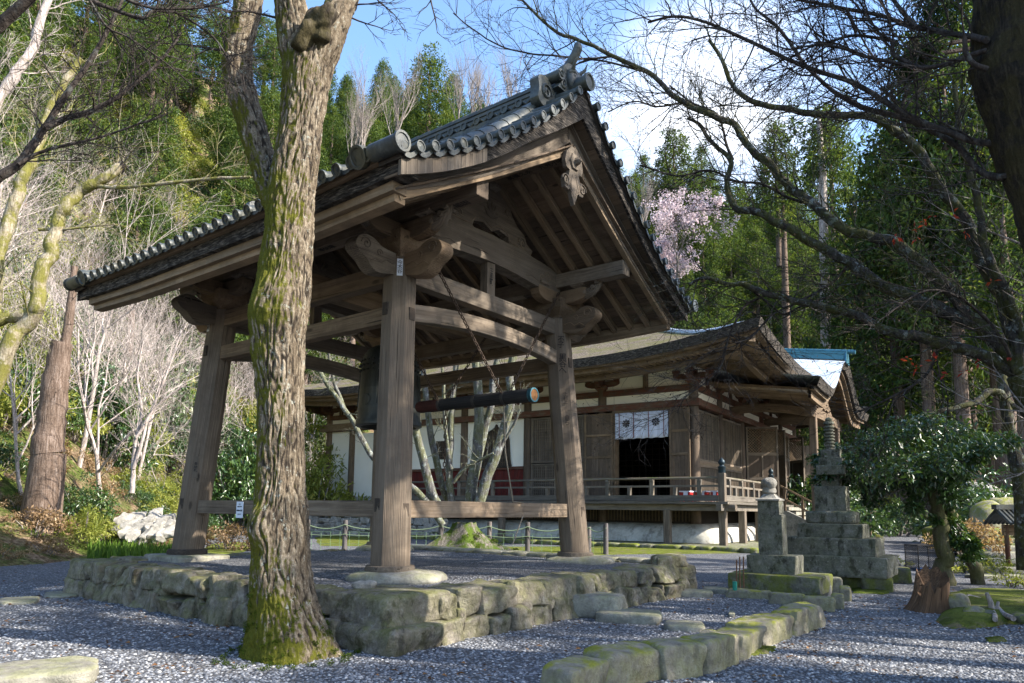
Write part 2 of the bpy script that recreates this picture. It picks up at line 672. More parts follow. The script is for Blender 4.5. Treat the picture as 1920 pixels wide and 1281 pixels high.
def smooth_path(pts, k=4):
    """Catmull-Rom through points (tuples of any length)"""
    P = [np.array(p, float) for p in pts]
    P = [2 * P[0] - P[1]] + P + [2 * P[-1] - P[-2]]
    out = []
    for i in range(1, len(P) - 2):
        for j in range(k):
            t = j / k
            a, b, c, d = P[i - 1], P[i], P[i + 1], P[i + 2]
            out.append(0.5 * (2 * b + (c - a) * t + (2 * a - 5 * b + 4 * c - d) * t * t + (3 * b - a - 3 * c + d) * t ** 3))
    out.append(P[-2])
    return out

# ------------------------------------------------------------------ materials
WD_GREY = m_wood('weathered_grey_wood', (0.055, 0.043, 0.034), (0.185, 0.148, 0.112), (0.34, 0.285, 0.225), bump=0.8)
WD_POST = m_wood('weathered_post_wood', (0.055, 0.040, 0.029), (0.195, 0.150, 0.110), (0.36, 0.295, 0.22), bump=1.0)
WD_BROWN = m_wood('brown_beam_wood', (0.060, 0.040, 0.025), (0.185, 0.130, 0.083), (0.32, 0.24, 0.162), bump=0.8)
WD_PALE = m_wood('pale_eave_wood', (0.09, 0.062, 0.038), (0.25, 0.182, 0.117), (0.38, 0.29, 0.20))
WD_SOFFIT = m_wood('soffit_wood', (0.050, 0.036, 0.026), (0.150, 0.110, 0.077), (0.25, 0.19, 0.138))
WD_DARK = m_wood('dark_old_wood', (0.020, 0.016, 0.013), (0.060, 0.047, 0.037), (0.12, 0.095, 0.075))
WD_RED = m_wood('worn_red_wood', (0.05, 0.032, 0.023), (0.14, 0.095, 0.066), (0.25, 0.18, 0.135), red=(0.115, 0.042, 0.026))
WD_RAIL = m_wood('mossy_rail_wood', (0.06, 0.052, 0.045), (0.16, 0.14, 0.115), (0.28, 0.25, 0.21), moss=0.8)
WD_TIE = m_wood('tie_rail_wood', (0.07, 0.050, 0.036), (0.21, 0.160, 0.115), (0.38, 0.31, 0.23), bump=0.7)
WD_WALL = m_wood('temple_panel_wood', (0.046, 0.033, 0.024), (0.135, 0.098, 0.070), (0.23, 0.175, 0.13))
PAPER = m_plain('white_paper', (0.62, 0.66, 0.74), 0.7, var=0.06)
OLDPAPER = m_plain('old_paper', (0.50, 0.48, 0.44), 0.8, var=0.12)
INK = m_plain('black_ink', (0.012, 0.012, 0.014), 0.8, var=0.1)
IRON = m_plain('dark_iron', (0.03, 0.027, 0.025), 0.6, var=0.4, scale=30)
RUST = m_plain('rusty_chain_iron', (0.045, 0.028, 0.018), 0.75, var=0.5, scale=30)


def m_tile():
    t = NT('grey_roof_tile')
    o = t.obj()
    a = t.noise(o, 3.0, 6, 0.65)
    b = t.noise(o, 22, 4, 0.6)
    col = t.ramp(t.math('ADD', t.math('MULTIPLY', a, 0.6), t.math('MULTIPLY', b, 0.4)), (0.34, (0.013, 0.016, 0.017)), (0.5, (0.036, 0.043, 0.043)), (0.68, (0.085, 0.095, 0.088)))
    mn = t.noise(o, 1.7, 6, 0.7)
    col = t.mix(t.ramp(mn, (0.5, 0.0), (0.66, 0.65)), col, (0.085, 0.075, 0.04))
    return t.surf(col, 0.5, t.bump(b, 0.3, 0.01), 0.5)


TILE = m_tile()


def m_shingle():
    t = NT('bark_shingle_edge')
    o = t.obj()
    a = t.noise(t.mapv(o, (6, 6, 42)), 1.0, 4, 0.65)
    b = t.noise(o, 6, 5, 0.6)
    col = t.ramp(a, (0.38, (0.010, 0.009, 0.008)), (0.54, (0.05, 0.043, 0.037)), (0.68, (0.17, 0.145, 0.12)))
    col = t.mix(t.ramp(b, (0.5, 0.0), (0.75, 0.5)), col, (0.10, 0.085, 0.07))
    return t.surf(col, 0.9, t.bump(a, 1.0, 0.03), 0.15)


SHINGLE = m_shingle()
ST_WALL = m_stone('platform_stone', (0.085, 0.074, 0.058), (0.20, 0.177, 0.142), (0.35, 0.315, 0.255), 1.3, moss=0.5, moss_c=(0.16, 0.17, 0.03), lichen=0.35, dark=0.65, side_moss=0.4, bump=1.0)
ST_SLAB = m_stone('plinth_stone', (0.14, 0.13, 0.11), (0.25, 0.235, 0.20), (0.37, 0.35, 0.30), 1.0, moss=0.3, lichen=0.3, dark=0.3)
ST_KERB = m_stone('mossy_kerb_stone', (0.14, 0.125, 0.10), (0.26, 0.235, 0.185), (0.40, 0.36, 0.29), 1.0, moss=0.95, moss_c=(0.20, 0.21, 0.025), lichen=0.3, dark=0.35, side_moss=0.3)
ST_PAG = m_stone('pagoda_stone', (0.085, 0.085, 0.070), (0.17, 0.165, 0.14), (0.28, 0.27, 0.235), 1.6, moss=0.35, moss_c=(0.10, 0.12, 0.025), lichen=0.5, dark=0.75, side_moss=0.5)
ST_PALE = m_stone('pale_rock', (0.15, 0.14, 0.12), (0.28, 0.265, 0.235), (0.42, 0.40, 0.36), 1.0, lichen=0.3, dark=0.25)
ST_MOSSY = m_stone('very_mossy_stone', (0.06, 0.06, 0.045), (0.14, 0.135, 0.11), (0.26, 0.25, 0.21), 1.0, moss=1.0, moss_c=(0.13, 0.15, 0.018), lichen=0.2, dark=0.6, side_moss=0.7)


def m_gravel(name='gravel', dark=1.0):
    t = NT(name)
    o = t.obj()
    v = t.voro(o, 26.0, 'Color')
    d = t.voro(o, 26.0, 'Distance')
    hs = t.n('SeparateColor', 0, None, Color=v)
    col = t.ramp(hs, (0.0, (0.085, 0.092, 0.108)), (0.45, (0.17, 0.182, 0.205)), (0.8, (0.28, 0.29, 0.31)), (1.0, (0.50, 0.50, 0.50)))
    col = t.mix(t.ramp(d, (0.25, 0.0), (0.6, 0.85)), col, (0.035, 0.036, 0.042))
    big = t.noise(o, 0.5, 5, 0.6)
    col = t.mix(t.ramp(big, (0.35, 0.0), (0.75, 0.4)), col, (0.11, 0.10, 0.09))
    # fallen brown needles and leaves lying on the stones
    ln = t.noise(t.mapv(o, (1, 1.6, 1)), 9.0, 3, 0.7)
    lp = t.noise(o, 0.9, 4, 0.6)
    lm = t.math('MULTIPLY', t.ramp(ln, (0.62, 0.0), (0.66, 1.0)), t.ramp(lp, (0.5, 0.0), (0.65, 1.0)))
    col = t.mix(t.math('MULTIPLY', lm, 0.8), col, (0.12, 0.062, 0.03))
    h = t.math('SUBTRACT', 1.0, d)
    return t.surf(col, 0.8, t.bump(h, 1.0, 0.035), 0.25)


GRAVEL = m_gravel()


def m_moss(name, c=(0.16, 0.19, 0.02), k=1.0):
    t = NT(name)
    o = t.obj()
    a = t.noise(o, 1.6 * k, 6, 0.65)
    b = t.noise(o, 26 * k, 4, 0.7)
    col = t.ramp(t.math('ADD', t.math('MULTIPLY', a, 0.55), t.math('MULTIPLY', b, 0.45)), (0.34, tuple(x * 0.35 for x in c)), (0.52, c), (0.7, tuple(x * 1.5 for x in c)))
    dirt = t.noise(o, 2.4 * k, 6, 0.7)
    col = t.mix(t.ramp(dirt, (0.52, 0.0), (0.66, 0.9)), col, (0.14, 0.115, 0.08))
    return t.surf(col, 0.95, t.bump(b, 1.0, 0.04), 0.1)


MOSS = m_moss('bright_moss', (0.105, 0.125, 0.018))
MOSS_DK = m_moss('dark_moss', (0.085, 0.115, 0.015))  # slightly darker green moss
BRONZE = None


def m_bell():
    t = NT('dark_bronze')
    o = t.obj()
    a = t.noise(t.mapv(o, (6, 6, 1.5)), 1.5, 5, 0.6)
    col = t.ramp(a, (0.35, (0.012, 0.013, 0.011)), (0.6, (0.035, 0.036, 0.030)), (0.8, (0.075, 0.082, 0.066)))
    return t.surf(col, 0.55, t.bump(a, 0.2, 0.01), 0.5, 0.35)


BRONZE = m_bell()

# ------------------------------------------------------------------ bell tower frame
TU, TV = azv(-52.35), azv(37.65)
TN = Vector((-1.757, 10.669, 0))
WU, WV, KS = 5.717, 5.009, 0.059
Z0 = 0.65


def T(a, b, z):
    return TN + TU * a + TV * b + UP * z


TC = T(WU / 2, WV / 2, 0)
PLAT = 0.6
tower = thing('bell_tower', 'open timber bell tower with splayed posts and curved tiled gable roof on a stone platform', 'bell tower', T(WU / 2, WV / 2, PLAT), R(52.35))


def ins(z):
    return KS * (z - Z0)


POSTS = {'N': (0, 0), 'L': (1, 0), 'R': (0, 1), 'F': (1, 1)}
rp = random.Random(5)


def post_centre(i, j, z):
    k = ins(z)
    return T(k if i == 0 else WU - k, k if j == 0 else WV - k, z)


post_obs = {}
for nm, (i, j) in POSTS.items():
    mb = MB(10 + i + 2 * j)
    rows, gs = [], []
    of = mb.off()
    NZ = 26
    for q in range(NZ + 1):
        z = Z0 + 0.10 + (5.52 - Z0 - 0.10) * q / NZ
        f = q / NZ
        h = 0.292 - 0.032 * f
        c = post_centre(i, j, z)
        row = []
        for k in range(16):
            an = 2 * math.pi * k / 16
            ca, sa = abs(math.cos(an)), abs(math.sin(an))
            octr = 1.0 / max(ca, sa, (ca + sa) / 1.36)
            bl = min(1, max(0, (z - 1.0) / 2.2))
            rr = h * ((1 - bl) * (1.0 + 0.25 * (octr - 1)) + bl * octr)
            rr *= 1 + 0.018 * noise.noise(Vector((math.cos(an) * 2 + i * 9, math.sin(an) * 2 + j * 7, z * 0.6)))
            row.append(c + TU * math.cos(an) * rr + TV * math.sin(an) * rr)
            gs.append((of[0] + z, of[1] + math.cos(an) * 0.3, of[2] + math.sin(an) * 0.3))
        rows.append(row[::-1])
    mb.strip(rows, True, gs)
    n0 = len(mb.v) - 16
    mb.f.append(tuple(range(n0, n0 + 16)))
    po = mb.build('post', WD_POST, tower, smooth=28)
    post_obs[nm] = po
    # wedge blocks let into the post where the rails pass through
    for z, s1 in ((4.62, 0.13), (1.60, 0.13)):
        wb = MB(3)
        c = post_centre(i, j, z)
        su = -1 if i == 0 else 1
        sv = -1 if j == 0 else 1
        hh = 0.272
        wb.beam(c + TU * su * (hh - 0.05) - TV * sv * 0.02 - UP * 0.02, c + TU * su * (hh + 0.012) - TV * sv * 0.02 - UP * 0.02, 0.11, 0.2)
        wb.build('wedge', WD_DARK, po, bevel=0.006)
        wb = MB(4)
        wb.beam(c + TV * sv * (hh - 0.05) - TU * su * 0.02 + UP * 0.05, c + TV * sv * (hh + 0.012) - TU * su * 0.02 + UP * 0.05, 0.11, 0.2)
        wb.build('wedge', WD_DARK, po, bevel=0.006)
    # collar at the foot
    mb = MB(20 + i + j)
    c = post_centre(i, j, Z0)
    mb.lathe([(0.335, 0.0), (0.365, 0.02), (0.37, 0.07), (0.355, 0.125), (0.29, 0.13)], c, 20)
    for q in range(len(mb.v)):
        v = Vector(mb.v[q])
        d = noise.noise(v * 5) * 0.012
        mb.v[q] = tuple(v + (v - c) * d)
    mb.build('base_collar', WD_DARK if nm == 'L' else WD_GREY, tower, smooth=40)
    mb = MB(30)
    if nm == 'L':
        mb.rock(c - UP * 0.06, TU * 0.72, TV * 0.55, UP * 0.09, 4, 8, 0.03, 9)
    else:
        mb.rock(c - UP * 0.06 + C_R * (0.12 if nm == 'N' else 0.1), TU * 0.62 - TV * 0.3, TV * 0.5 + TU * 0.2, UP * 0.13, 5 + i + 3 * j, 9, 0.05, 2.7)
    mb.build('foundation_stone', ST_SLAB, tower, smooth=60)


def wbeam(mb, p, q, w, h, n=1, sag=0.0, up=UP):
    """beam split in n pieces with a mid rise"""
    p, q = Vector(p), Vector(q)
    if n == 1:
        mb.beam(p, q, w, h, up)
        return
    d = (q - p).normalized()
    x = d.cross(UP).normalized()
    rows, gs = [], []
    of = mb.off()
    for i in range(n + 1):
        f = i / n
        c = p.lerp(q, f) + UP * sag * (1 - (2 * f - 1) ** 2)
        rows.append([c - x * w / 2 - UP * h / 2, c + x * w / 2 - UP * h / 2, c + x * w / 2 + UP * h / 2, c - x * w / 2 + UP * h / 2])
        L = (q - p).length * f
        gs += [(of[0] + L, of[1], of[2]), (of[0] + L, of[1] + w, of[2]), (of[0] + L, of[1] + w, of[2] + h), (of[0] + L, of[1], of[2] + h)]
    b = len(mb.v)
    mb.strip(rows, True, gs)
    mb.f.append((b, b + 1, b + 2, b + 3))
    e = len(mb.v) - 4
    mb.f.append((e + 3, e + 2, e + 1, e))


def onebeam(name, mat, p, q, w, h, n=1, sag=0.0, bevel=0.012, parent=None, seed=1, smooth=None):
    mb = MB(seed)
    wbeam(mb, p, q, w, h, n, sag)
    return mb.build(name, mat, parent or tower, bevel=bevel, smooth=smooth)


zl = 1.595
k = ins(zl)
tie_l = onebeam('tie_rail', WD_TIE, T(0.15, k, zl), T(WU - 0.05, k, zl - 0.005), 0.16, 0.25, seed=2)
tie_r = onebeam('tie_rail', WD_TIE, T(k, 0.12, zl), T(k, WV + 0.06, zl + 0.005), 0.16, 0.265, seed=3)
zn = 4.64
k = ins(zn)
onebeam('through_beam', WD_BROWN, T(0.1, k, zn), T(WU - 0.1, k, zn), 0.18, 0.27, seed=4)
onebeam('through_beam', WD_BROWN, T(0.1, WV - k, zn), T(WU - 0.1, WV - k, zn), 0.18, 0.27, seed=5)
onebeam('arched_beam', WD_GREY, T(k, 0.15, zn), T(k, WV - 0.15, zn), 0.2, 0.28, 12, 0.22, seed=6, smooth=30)
onebeam('arched_beam', WD_GREY, T(WU - k, 0.15, zn), T(WU - k, WV - 0.15, zn), 0.2, 0.28, 12, 0.22, seed=7, smooth=30)
zu = 5.335
k = ins(zu)
onebeam('head_beam', WD_BROWN, T(0.1, k, zu), T(WU - 0.1, k, zu), 0.22, 0.31, seed=8)
onebeam('head_beam', WD_BROWN, T(0.1, WV - k, zu), T(WU - 0.1, WV - k, zu), 0.22, 0.31, seed=9)
onebeam('head_beam', WD_GREY, T(k, 0.1, zu), T(k, WV - 0.1, zu), 0.22, 0.31, seed=10)
onebeam('head_beam', WD_GREY, T(WU - k, 0.1, zu), T(WU - k, WV - 0.1, zu), 0.22, 0.31, seed=11)


def scroll(mb, c, ex, ey, en, r, turns=1.4, w=0.018, flip=1):
    """raised spiral moulding on a face"""
    pts = []
    m = int(14 * turns)
    for i in range(m + 1):
        f = i / m
        a = f * turns * 2 * math.pi
        rr = r * (1 - 0.85 * f)
        pts.append(Vector(c) + ex * math.cos(a) * rr * flip + ey * math.sin(a) * rr + en * 0.004)
    mb.tube(pts, w, 5)


# carved noses where the head beams run past the posts
NOSE = [(0, -0.20), (0.34, -0.26), (0.50, -0.20), (0.60, -0.10), (0.74, -0.02), (0.80, 0.08), (0.74, 0.20), (0.60, 0.26), (0.44, 0.24), (0.28, 0.16), (0, 0.14)]
NOSE = [tuple(p[:2]) for p in smooth_path(NOSE, 3)]
for nm, (i, j) in POSTS.items():
    for ax in (0, 1):
        c = post_centre(i, j, 5.42)
        sg = -1 if (i if ax == 0 else j) == 0 else 1
        d = (TU if ax == 0 else TV) * sg
        en = (TV if ax == 0 else TU)
        mb = MB(40 + i * 2 + j * 4 + ax)
        if d.cross(UP).dot(en) < 0:
            en = -en
        mb.prism(NOSE, c + d * 0.22 - en * 0.13, d, UP, en, 0.26)
        for sd2 in (-1, 1):
            o2 = c + d * 0.22 + en * 0.13 * sd2
            scroll(mb, o2 + d * 0.60 + UP * 0.12, d, UP, en * sd2, 0.10, 1.5, 0.012)
            scroll(mb, o2 + d * 0.34 + UP * 0.05, d, UP, en * sd2, 0.065, 1.3, 0.010, -1)
            mb.tube([o2 + d * x + UP * y for x, y in ((0.05, -0.05), (0.2, -0.02), (0.3, -0.1), (0.42, -0.06), (0.52, -0.12))], 0.009, 5)
        mb.build('carved_nose', WD_BROWN if ax == 0 else WD_GREY, tower, bevel=0.015, smooth=40)

# bracket sets on the posts
def masu(mb, c, w, h, d1, d2):
    """bearing block with a dished lower half"""
    w2 = w * 0.62
    prof = [(w2 / 2, 0), (w2 / 2 * 1.05, h * 0.12), (w / 2 * 0.93, h * 0.42), (w / 2, h * 0.5), (w / 2, h)]
    rows = []
    for r, z in prof:
        rows.append([c + d1 * r * sx + d2 * r * sy + UP * z for sx, sy in ((-1, -1), (1, -1), (1, 1), (-1, 1))])
    b = len(mb.v)
    mb.strip(rows, True)
    mb.f.append((b + 3, b + 2, b + 1, b))
    e = len(mb.v) - 4
    mb.f.append((e, e + 1, e + 2, e + 3))


ARM = [(-0.78, 0.14), (-0.78, 0.27), (0.78, 0.27), (0.78, 0.14), (0.74, 0.08), (0.64, 0.03), (0.5, 0.0), (-0.5, 0.0), (-0.64, 0.03), (-0.74, 0.08)]
for nm, (i, j) in POSTS.items():
    c = post_centre(i, j, 5.52)
    mb = MB(60 + i + 2 * j)
    masu(mb, c, 0.62, 0.40, TU, TV)
    mb.build('bearing_block', WD_BROWN, tower, bevel=0.01)
    for ax in (0, 1):
        d = TU if ax == 0 else TV
        en = d.cross(UP)
        mb = MB(70 + i + 2 * j + ax)
        mb.prism(ARM, c + UP * (0.30 if ax == 0 else 0.302) - en * 0.11, d, UP, en, 0.22)
        mb.build('bracket_arm', WD_BROWN, tower, bevel=0.01, smooth=35)
        for s1 in (-0.6, 0.6):
            mb = MB(80)
            masu(mb, c + d * s1 + UP * 0.575, 0.3, 0.085, TU, TV)
            mb.build('small_bearing_block', WD_GREY, tower)
        # scrolled outer ends
        sg = -1 if (i if ax == 0 else j) == 0 else 1
        mb = MB(81)
        e0 = c + d * sg * 0.70 + UP * 0.45
        mb.tube([e0, e0 + d * sg * 0.16 + UP * 0.02, e0 + d * sg * 0.30 + UP * 0.12, e0 + d * sg * 0.40 + UP * 0.25], [0.11, 0.10, 0.075, 0.035], 8)
        for q in range(4):
            f = q / 3
            cc = e0 + d * sg * (0.06 + 0.27 * f) + UP * (0.01 + 0.17 * f * f)
            mb.tube([cc - en * 0.12, cc + en * 0.12], 0.045, 8)
        mb.build('bracket_tail', WD_GREY, tower, smooth=40)

PB = 0.32
for b in (PB, WV - PB):
    onebeam('eave_purlin', WD_SOFFIT if b < 1 else WD_GREY, T(-1.38, b, 6.31), T(WU + 1.38, b, 6.31), 0.27, 0.29, seed=int(90 + b))
RP_Z = 7.80
onebeam('ridge_purlin', WD_SOFFIT, T(-1.38, WV / 2, RP_Z), T(WU + 1.38, WV / 2, RP_Z), 0.28, 0.30, seed=99)

# gable cross beams with carved ends, strut below, frog-leg panel above
KOR = [(0.0, 0.06), (0.25, 0.0), (0.6, -0.02), (1.6, 0.06), (2.2, 0.08), (2.8, 0.06), (3.8, -0.02), (4.15, 0.0), (4.40, 0.06), (4.40, 0.40), (4.0, 0.50), (3.2, 0.56), (2.2, 0.60), (1.2, 0.56), (0.4, 0.50), (0.0, 0.40)]
KAERU = [(-1.25, 0.0), (-0.55, 0.0), (-0.50, 0.14), (-0.22, 0.20), (0, 0.10), (0.22, 0.20), (0.50, 0.14), (0.55, 0.0), (1.25, 0.0), (1.30, 0.10), (1.12, 0.18), (1.02, 0.34), (0.80, 0.44), (0.62, 0.62), (0.52, 0.80), (0.36, 0.86), (0.30, 0.98), (-0.30, 0.98), (-0.36, 0.86), (-0.52, 0.80), (-0.62, 0.62), (-0.80, 0.44), (-1.02, 0.34), (-1.12, 0.18), (-1.30, 0.10)]
for s, a0 in ((1, 0.32), (-1, WU - 0.32)):
    en = -TU if s > 0 else TU
    mb = MB(101)
    mb.prism(KOR, T(a0, PB - 0.02, 6.04) - en * 0.14, TV, UP, en, 0.28) if en.dot(TV.cross(UP)) > 0 else mb.prism([(x, y) for x, y in KOR][::-1], T(a0, PB - 0.02, 6.04) - en * 0.14, TV, UP, en, 0.28)
    for q, fl in ((0.45, 1), (3.95, -1)):
        for sd2 in (1, -1):
            o2 = T(a0, PB - 0.02 + q, 6.30) + en * 0.142 * sd2
            scroll(mb, o2, TV, UP, en * sd2, 0.12, 1.6, 0.012, fl)
            scroll(mb, o2 + TV * 0.22 * fl - UP * 0.05, TV, UP, en * sd2, 0.07, 1.3, 0.010, -fl)
            mb.tube([o2 + TV * fl * x + UP * y for x, y in ((0.1, -0.12), (0.3, -0.16), (0.55, -0.1), (0.75, -0.14))], 0.010, 5)
    mb.build('gable_tie_beam', WD_GREY, tower, bevel=0.012, smooth=35)
    mb = MB(102)
    kp = KAERU if en.dot(TV.cross(UP)) > 0 else KAERU[::-1]
    mb.prism(kp, T(a0, WV / 2, 6.64) - en * 0.07, TV, UP, en, 0.14)
    for sd2 in (1, -1):
        f0 = T(a0, WV / 2, 6.64) + en * 0.072 * sd2
        for x, fl in ((-0.95, 1), (0.95, -1)):
            scroll(mb, f0 + TV * x + UP * 0.15, TV, UP, en * sd2, 0.13, 1.5, 0.018, fl)
        for x, fl in ((-0.5, 1), (0.5, -1)):
            scroll(mb, f0 + TV * x + UP * 0.60, TV, UP, en * sd2, 0.10, 1.4, 0.016, fl)
        mb.tube([f0 + TV * x + UP * y for x, y in ((-1.2, 0.05), (-0.6, 0.06), (-0.45, 0.22), (-0.2, 0.27), (0, 0.17), (0.2, 0.27), (0.45, 0.22), (0.6, 0.06), (1.2, 0.05))], 0.014, 5)
        for q in range(5):   # leaf of the relief in the middle
            an = R(30 + 30 * q)
            mb.tube([f0 + UP * 0.36, f0 + TV * math.cos(an) * 0.14 + UP * (0.36 + math.sin(an) * 0.14), f0 + TV * math.cos(an) * 0.25 + UP * (0.36 + math.sin(an) * 0.30)], [0.02, 0.055, 0.012], 6)
    mb.build('carved_panel', WD_GREY, tower, smooth=40)
    mb = MB(103)
    masu(mb, T(a0, WV / 2, 7.52), 0.34, 0.13, TU, TV)
    mb.build('small_bearing_block', WD_GREY, tower)
    strut = onebeam('strut', WD_GREY, T(a0, WV / 2, 5.49), T(a0, WV / 2, 6.14), 0.2, 0.2)

# beam that carries the bell
onebeam('bell_beam', WD_BROWN, T(WU / 2, PB - 0.1, 5.66), T(WU / 2, WV - PB + 0.1, 5.66), 0.34, 0.36, seed=105)


def zr(t):
    return 7.72 - 0.62 * t + 0.012 * t * t        # underside of rafters


def zs(t):
    return 8.85 - 1.02 * t + 0.075 * t * t        # underside of tiles


RH = 0.13
GA = (-1.80, WU + 1.80)
nr = 22
for sd2 in (-1, 1):
    for q in range(nr):
        a = -1.42 + (WU + 2.84) * q / (nr - 1)
        p = T(a, WV / 2 + sd2 * 0.14, zr(0.14) + RH / 2)
        m_ = T(a, WV / 2 + sd2 * 2.1, zr(2.1) + RH / 2)
        e = T(a, WV / 2 + sd2 * 3.92, zr(3.92) + RH / 2)
        mb = MB(q + 50 * (sd2 + 1))
        mb.beam(p, m_, 0.10, RH)
        mb.beam(m_, e, 0.10, RH)
        mb.build('rafter', WD_PALE, tower)
    mb = MB(200 + sd2)
    npl = 17
    for q in range(npl):
        t0 = 0.02 + 4.0 * q / npl
        t1 = 0.02 + 4.0 * (q + 1) / npl - 0.006
        a0, a1 = -1.56, WU + 1.56
        nb = 5
        for w in range(nb):
            x0 = a0 + (a1 - a0) * (w + (0.23 * (q % 3) if w else 0)) / nb
            x1 = a0 + (a1 - a0) * (w + 1 + (0.23 * (q % 3) if w < nb - 1 else 0)) / nb - 0.004
            jz = rp.uniform(0, 0.006)
            z0_, z1_ = zr(t0) + RH + 0.002 + jz, zr(t1) + RH + 0.002 + jz
            b0, b1 = WV / 2 + sd2 * t0, WV / 2 + sd2 * t1
            mb.hexa([T(x0, b0, z0_), T(x1, b0, z0_), T(x1, b1, z1_), T(x0, b1, z1_), T(x0, b0, z0_ + 0.03), T(x1, b0, z0_ + 0.03), T(x1, b1, z1_ + 0.03), T(x0, b1, z1_ + 0.03)], axis=0)
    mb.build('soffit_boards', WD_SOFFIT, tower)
    # eave edge: two pale boards, bark-shingle layer, upper board
    def eave_layer(name, mat, t, za, zb, th, a0, a1, seed, n=14):
        mb = MB(seed)
        for q in range(n):
            x0, x1 = a0 + (a1 - a0) * q / n, a0 + (a1 - a0) * (q + 1) / n
            up0 = 0.09 * (abs((x0 - WU / 2) / 4.65)) ** 4
            up1 = 0.09 * (abs((x1 - WU / 2) / 4.65)) ** 4
            bo, bi = WV / 2 + sd2 * t, WV / 2 + sd2 * (t - th)
            mb.hexa([T(x0, bi, za + up0), T(x1, bi, za + up1), T(x1, bo, za + up1), T(x0, bo, za + up0), T(x0, bi, zb + up0), T(x1, bi, zb + up1), T(x1, bo, zb + up1), T(x0, bo, zb + up0)], axis=0)
        return mb.build(name, mat, tower)
    eave_layer('eave_board', WD_PALE, 3.98, 5.375, 5.475, 0.18, -1.45, WU + 1.45, 210 + sd2, 5)
    eave_layer('eave_board', WD_PALE, 4.06, 5.475, 5.60, 0.24, -1.50, WU + 1.50, 212 + sd2, 4)
    eave_layer('shingle_layer', SHINGLE, 4.15, 5.602, 5.80, 0.30, -1.72, WU + 1.72, 214 + sd2, 24)
    eave_layer('eave_board', WD_PALE, 4.22, 5.802, 5.90, 0.22, -1.74, WU + 1.74, 216 + sd2, 4)

# gable edges
def curve_pts(fn, off, t1, n=16):
    return [(t1 * i / n, fn(t1 * i / n) + off) for i in range(n + 1)]


def zb(t):
    return 7.92 - 0.76 * t + 0.041 * t * t


for s in (0, 1):
    for sd2 in (-1, 1):
        def gab(name, mat, lo, hi, t1, a_out, th, seed, bevel=0.0):
            """board that follows the gable curve; lo/hi are functions of t"""
            mb = MB(seed)
            n = 18
            a0 = -a_out if s == 0 else WU + a_out
            a1 = -a_out + th if s == 0 else WU + a_out - th
            rows, gs = [], []
            of = mb.off()
            for i in range(n + 1):
                t = t1 * i / n
                b = WV / 2 + sd2 * t
                l_, h_ = lo(t), hi(t)
                rows.append([T(a0, b, l_), T(a0, b, h_), T(a1, b, h_), T(a1, b, l_)])
                gs += [(of[0] + t * 1.2, of[1] + y, of[2] + x) for x, y in ((0, 0), (0, h_ - l_), (th, h_ - l_), (th, 0))]
            b_ = len(mb.v)
            mb.strip(rows, True, gs)
            mb.f.append((b_, b_ + 1, b_ + 2, b_ + 3))
            e_ = len(mb.v) - 4
            mb.f.append((e_ + 3, e_ + 2, e_ + 1, e_))
            return mb.build(name, mat, tower, bevel=bevel, smooth=35)
        gab('bargeboard', WD_GREY, zb, lambda t: zb(t) + 0.33, 3.97, 1.46, 0.10, 230 + s * 2 + sd2, 0.01)
        gab('bargeboard_moulding', WD_GREY, lambda t: zb(t) + 0.02, lambda t: zb(t) + 0.075, 3.96, 1.485, 0.03, 240 + s * 2 + sd2)
        gl = lambda t: min(zb(t) + 0.36, zs(t) - 0.27)
        gab('gable_board', WD_GREY, lambda t: zb(t) + 0.332, lambda t: max(zb(t) + 0.40, gl(t) + 0.02), 3.99, 1.52, 0.14, 250 + s * 2 + sd2)
        # short boards under the overhang outside the bargeboard
        mb = MB(255 + s * 2 + sd2)
        nbd = 26
        for q in range(nbd):
            t0, t1 = 4.16 * q / nbd, 4.16 * (q + 1) / nbd - 0.008
            x0, x1 = (-1.44, -1.73) if s == 0 else (WU + 1.44, WU + 1.73)
            z_ = lambda t: max(zb(t) + 0.36, gl(t) + 0.02) if t < 3.9 else gl(t) + 0.02
            b0, b1 = WV / 2 + sd2 * t0, WV / 2 + sd2 * t1
            mb.hexa([T(x0, b0, z_(t0)), T(x1, b0, z_(t0)), T(x1, b1, z_(t1)), T(x0, b1, z_(t1)), T(x0, b0, z_(t0) + 0.03), T(x1, b0, z_(t0) + 0.03), T(x1, b1, z_(t1) + 0.03), T(x0, b1, z_(t1) + 0.03)], axis=0)
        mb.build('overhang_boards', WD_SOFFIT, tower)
        gab('shingle_layer', SHINGLE, lambda t: gl(t), lambda t: zs(t) - 0.075, 4.18, 1.76, 0.05, 260 + s * 2 + sd2)
        gab('gable_board', WD_DARK, lambda t: zs(t) - 0.073, lambda t: zs(t) - 0.005, 4.22, 1.80, 0.40, 270 + s * 2 + sd2)
    # old planks nailed over the layer at the front corner
    a_ = -1.79 if s == 0 else WU + 1.725
    if s == 0:
        mb = MB(281)
        for q in range(6):
            t0, t1 = 4.2 - 0.27 * (q + 1) + 0.005, 4.2 - 0.27 * q
            mb.hexa([T(a_, WV / 2 - t0, zs(t0) - 0.28), T(a_ + 0.05, WV / 2 - t0, zs(t0) - 0.28), T(a_ + 0.05, WV / 2 - t1, zs(t1) - 0.28), T(a_, WV / 2 - t1, zs(t1) - 0.28),
                     T(a_, WV / 2 - t0, zs(t0) - 0.08), T(a_ + 0.05, WV / 2 - t0, zs(t0) - 0.08), T(a_ + 0.05, WV / 2 - t1, zs(t1) - 0.08), T(a_, WV / 2 - t1, zs(t1) - 0.08)], axis=2)
        mb.build('patch_boards', WD_GREY, tower)

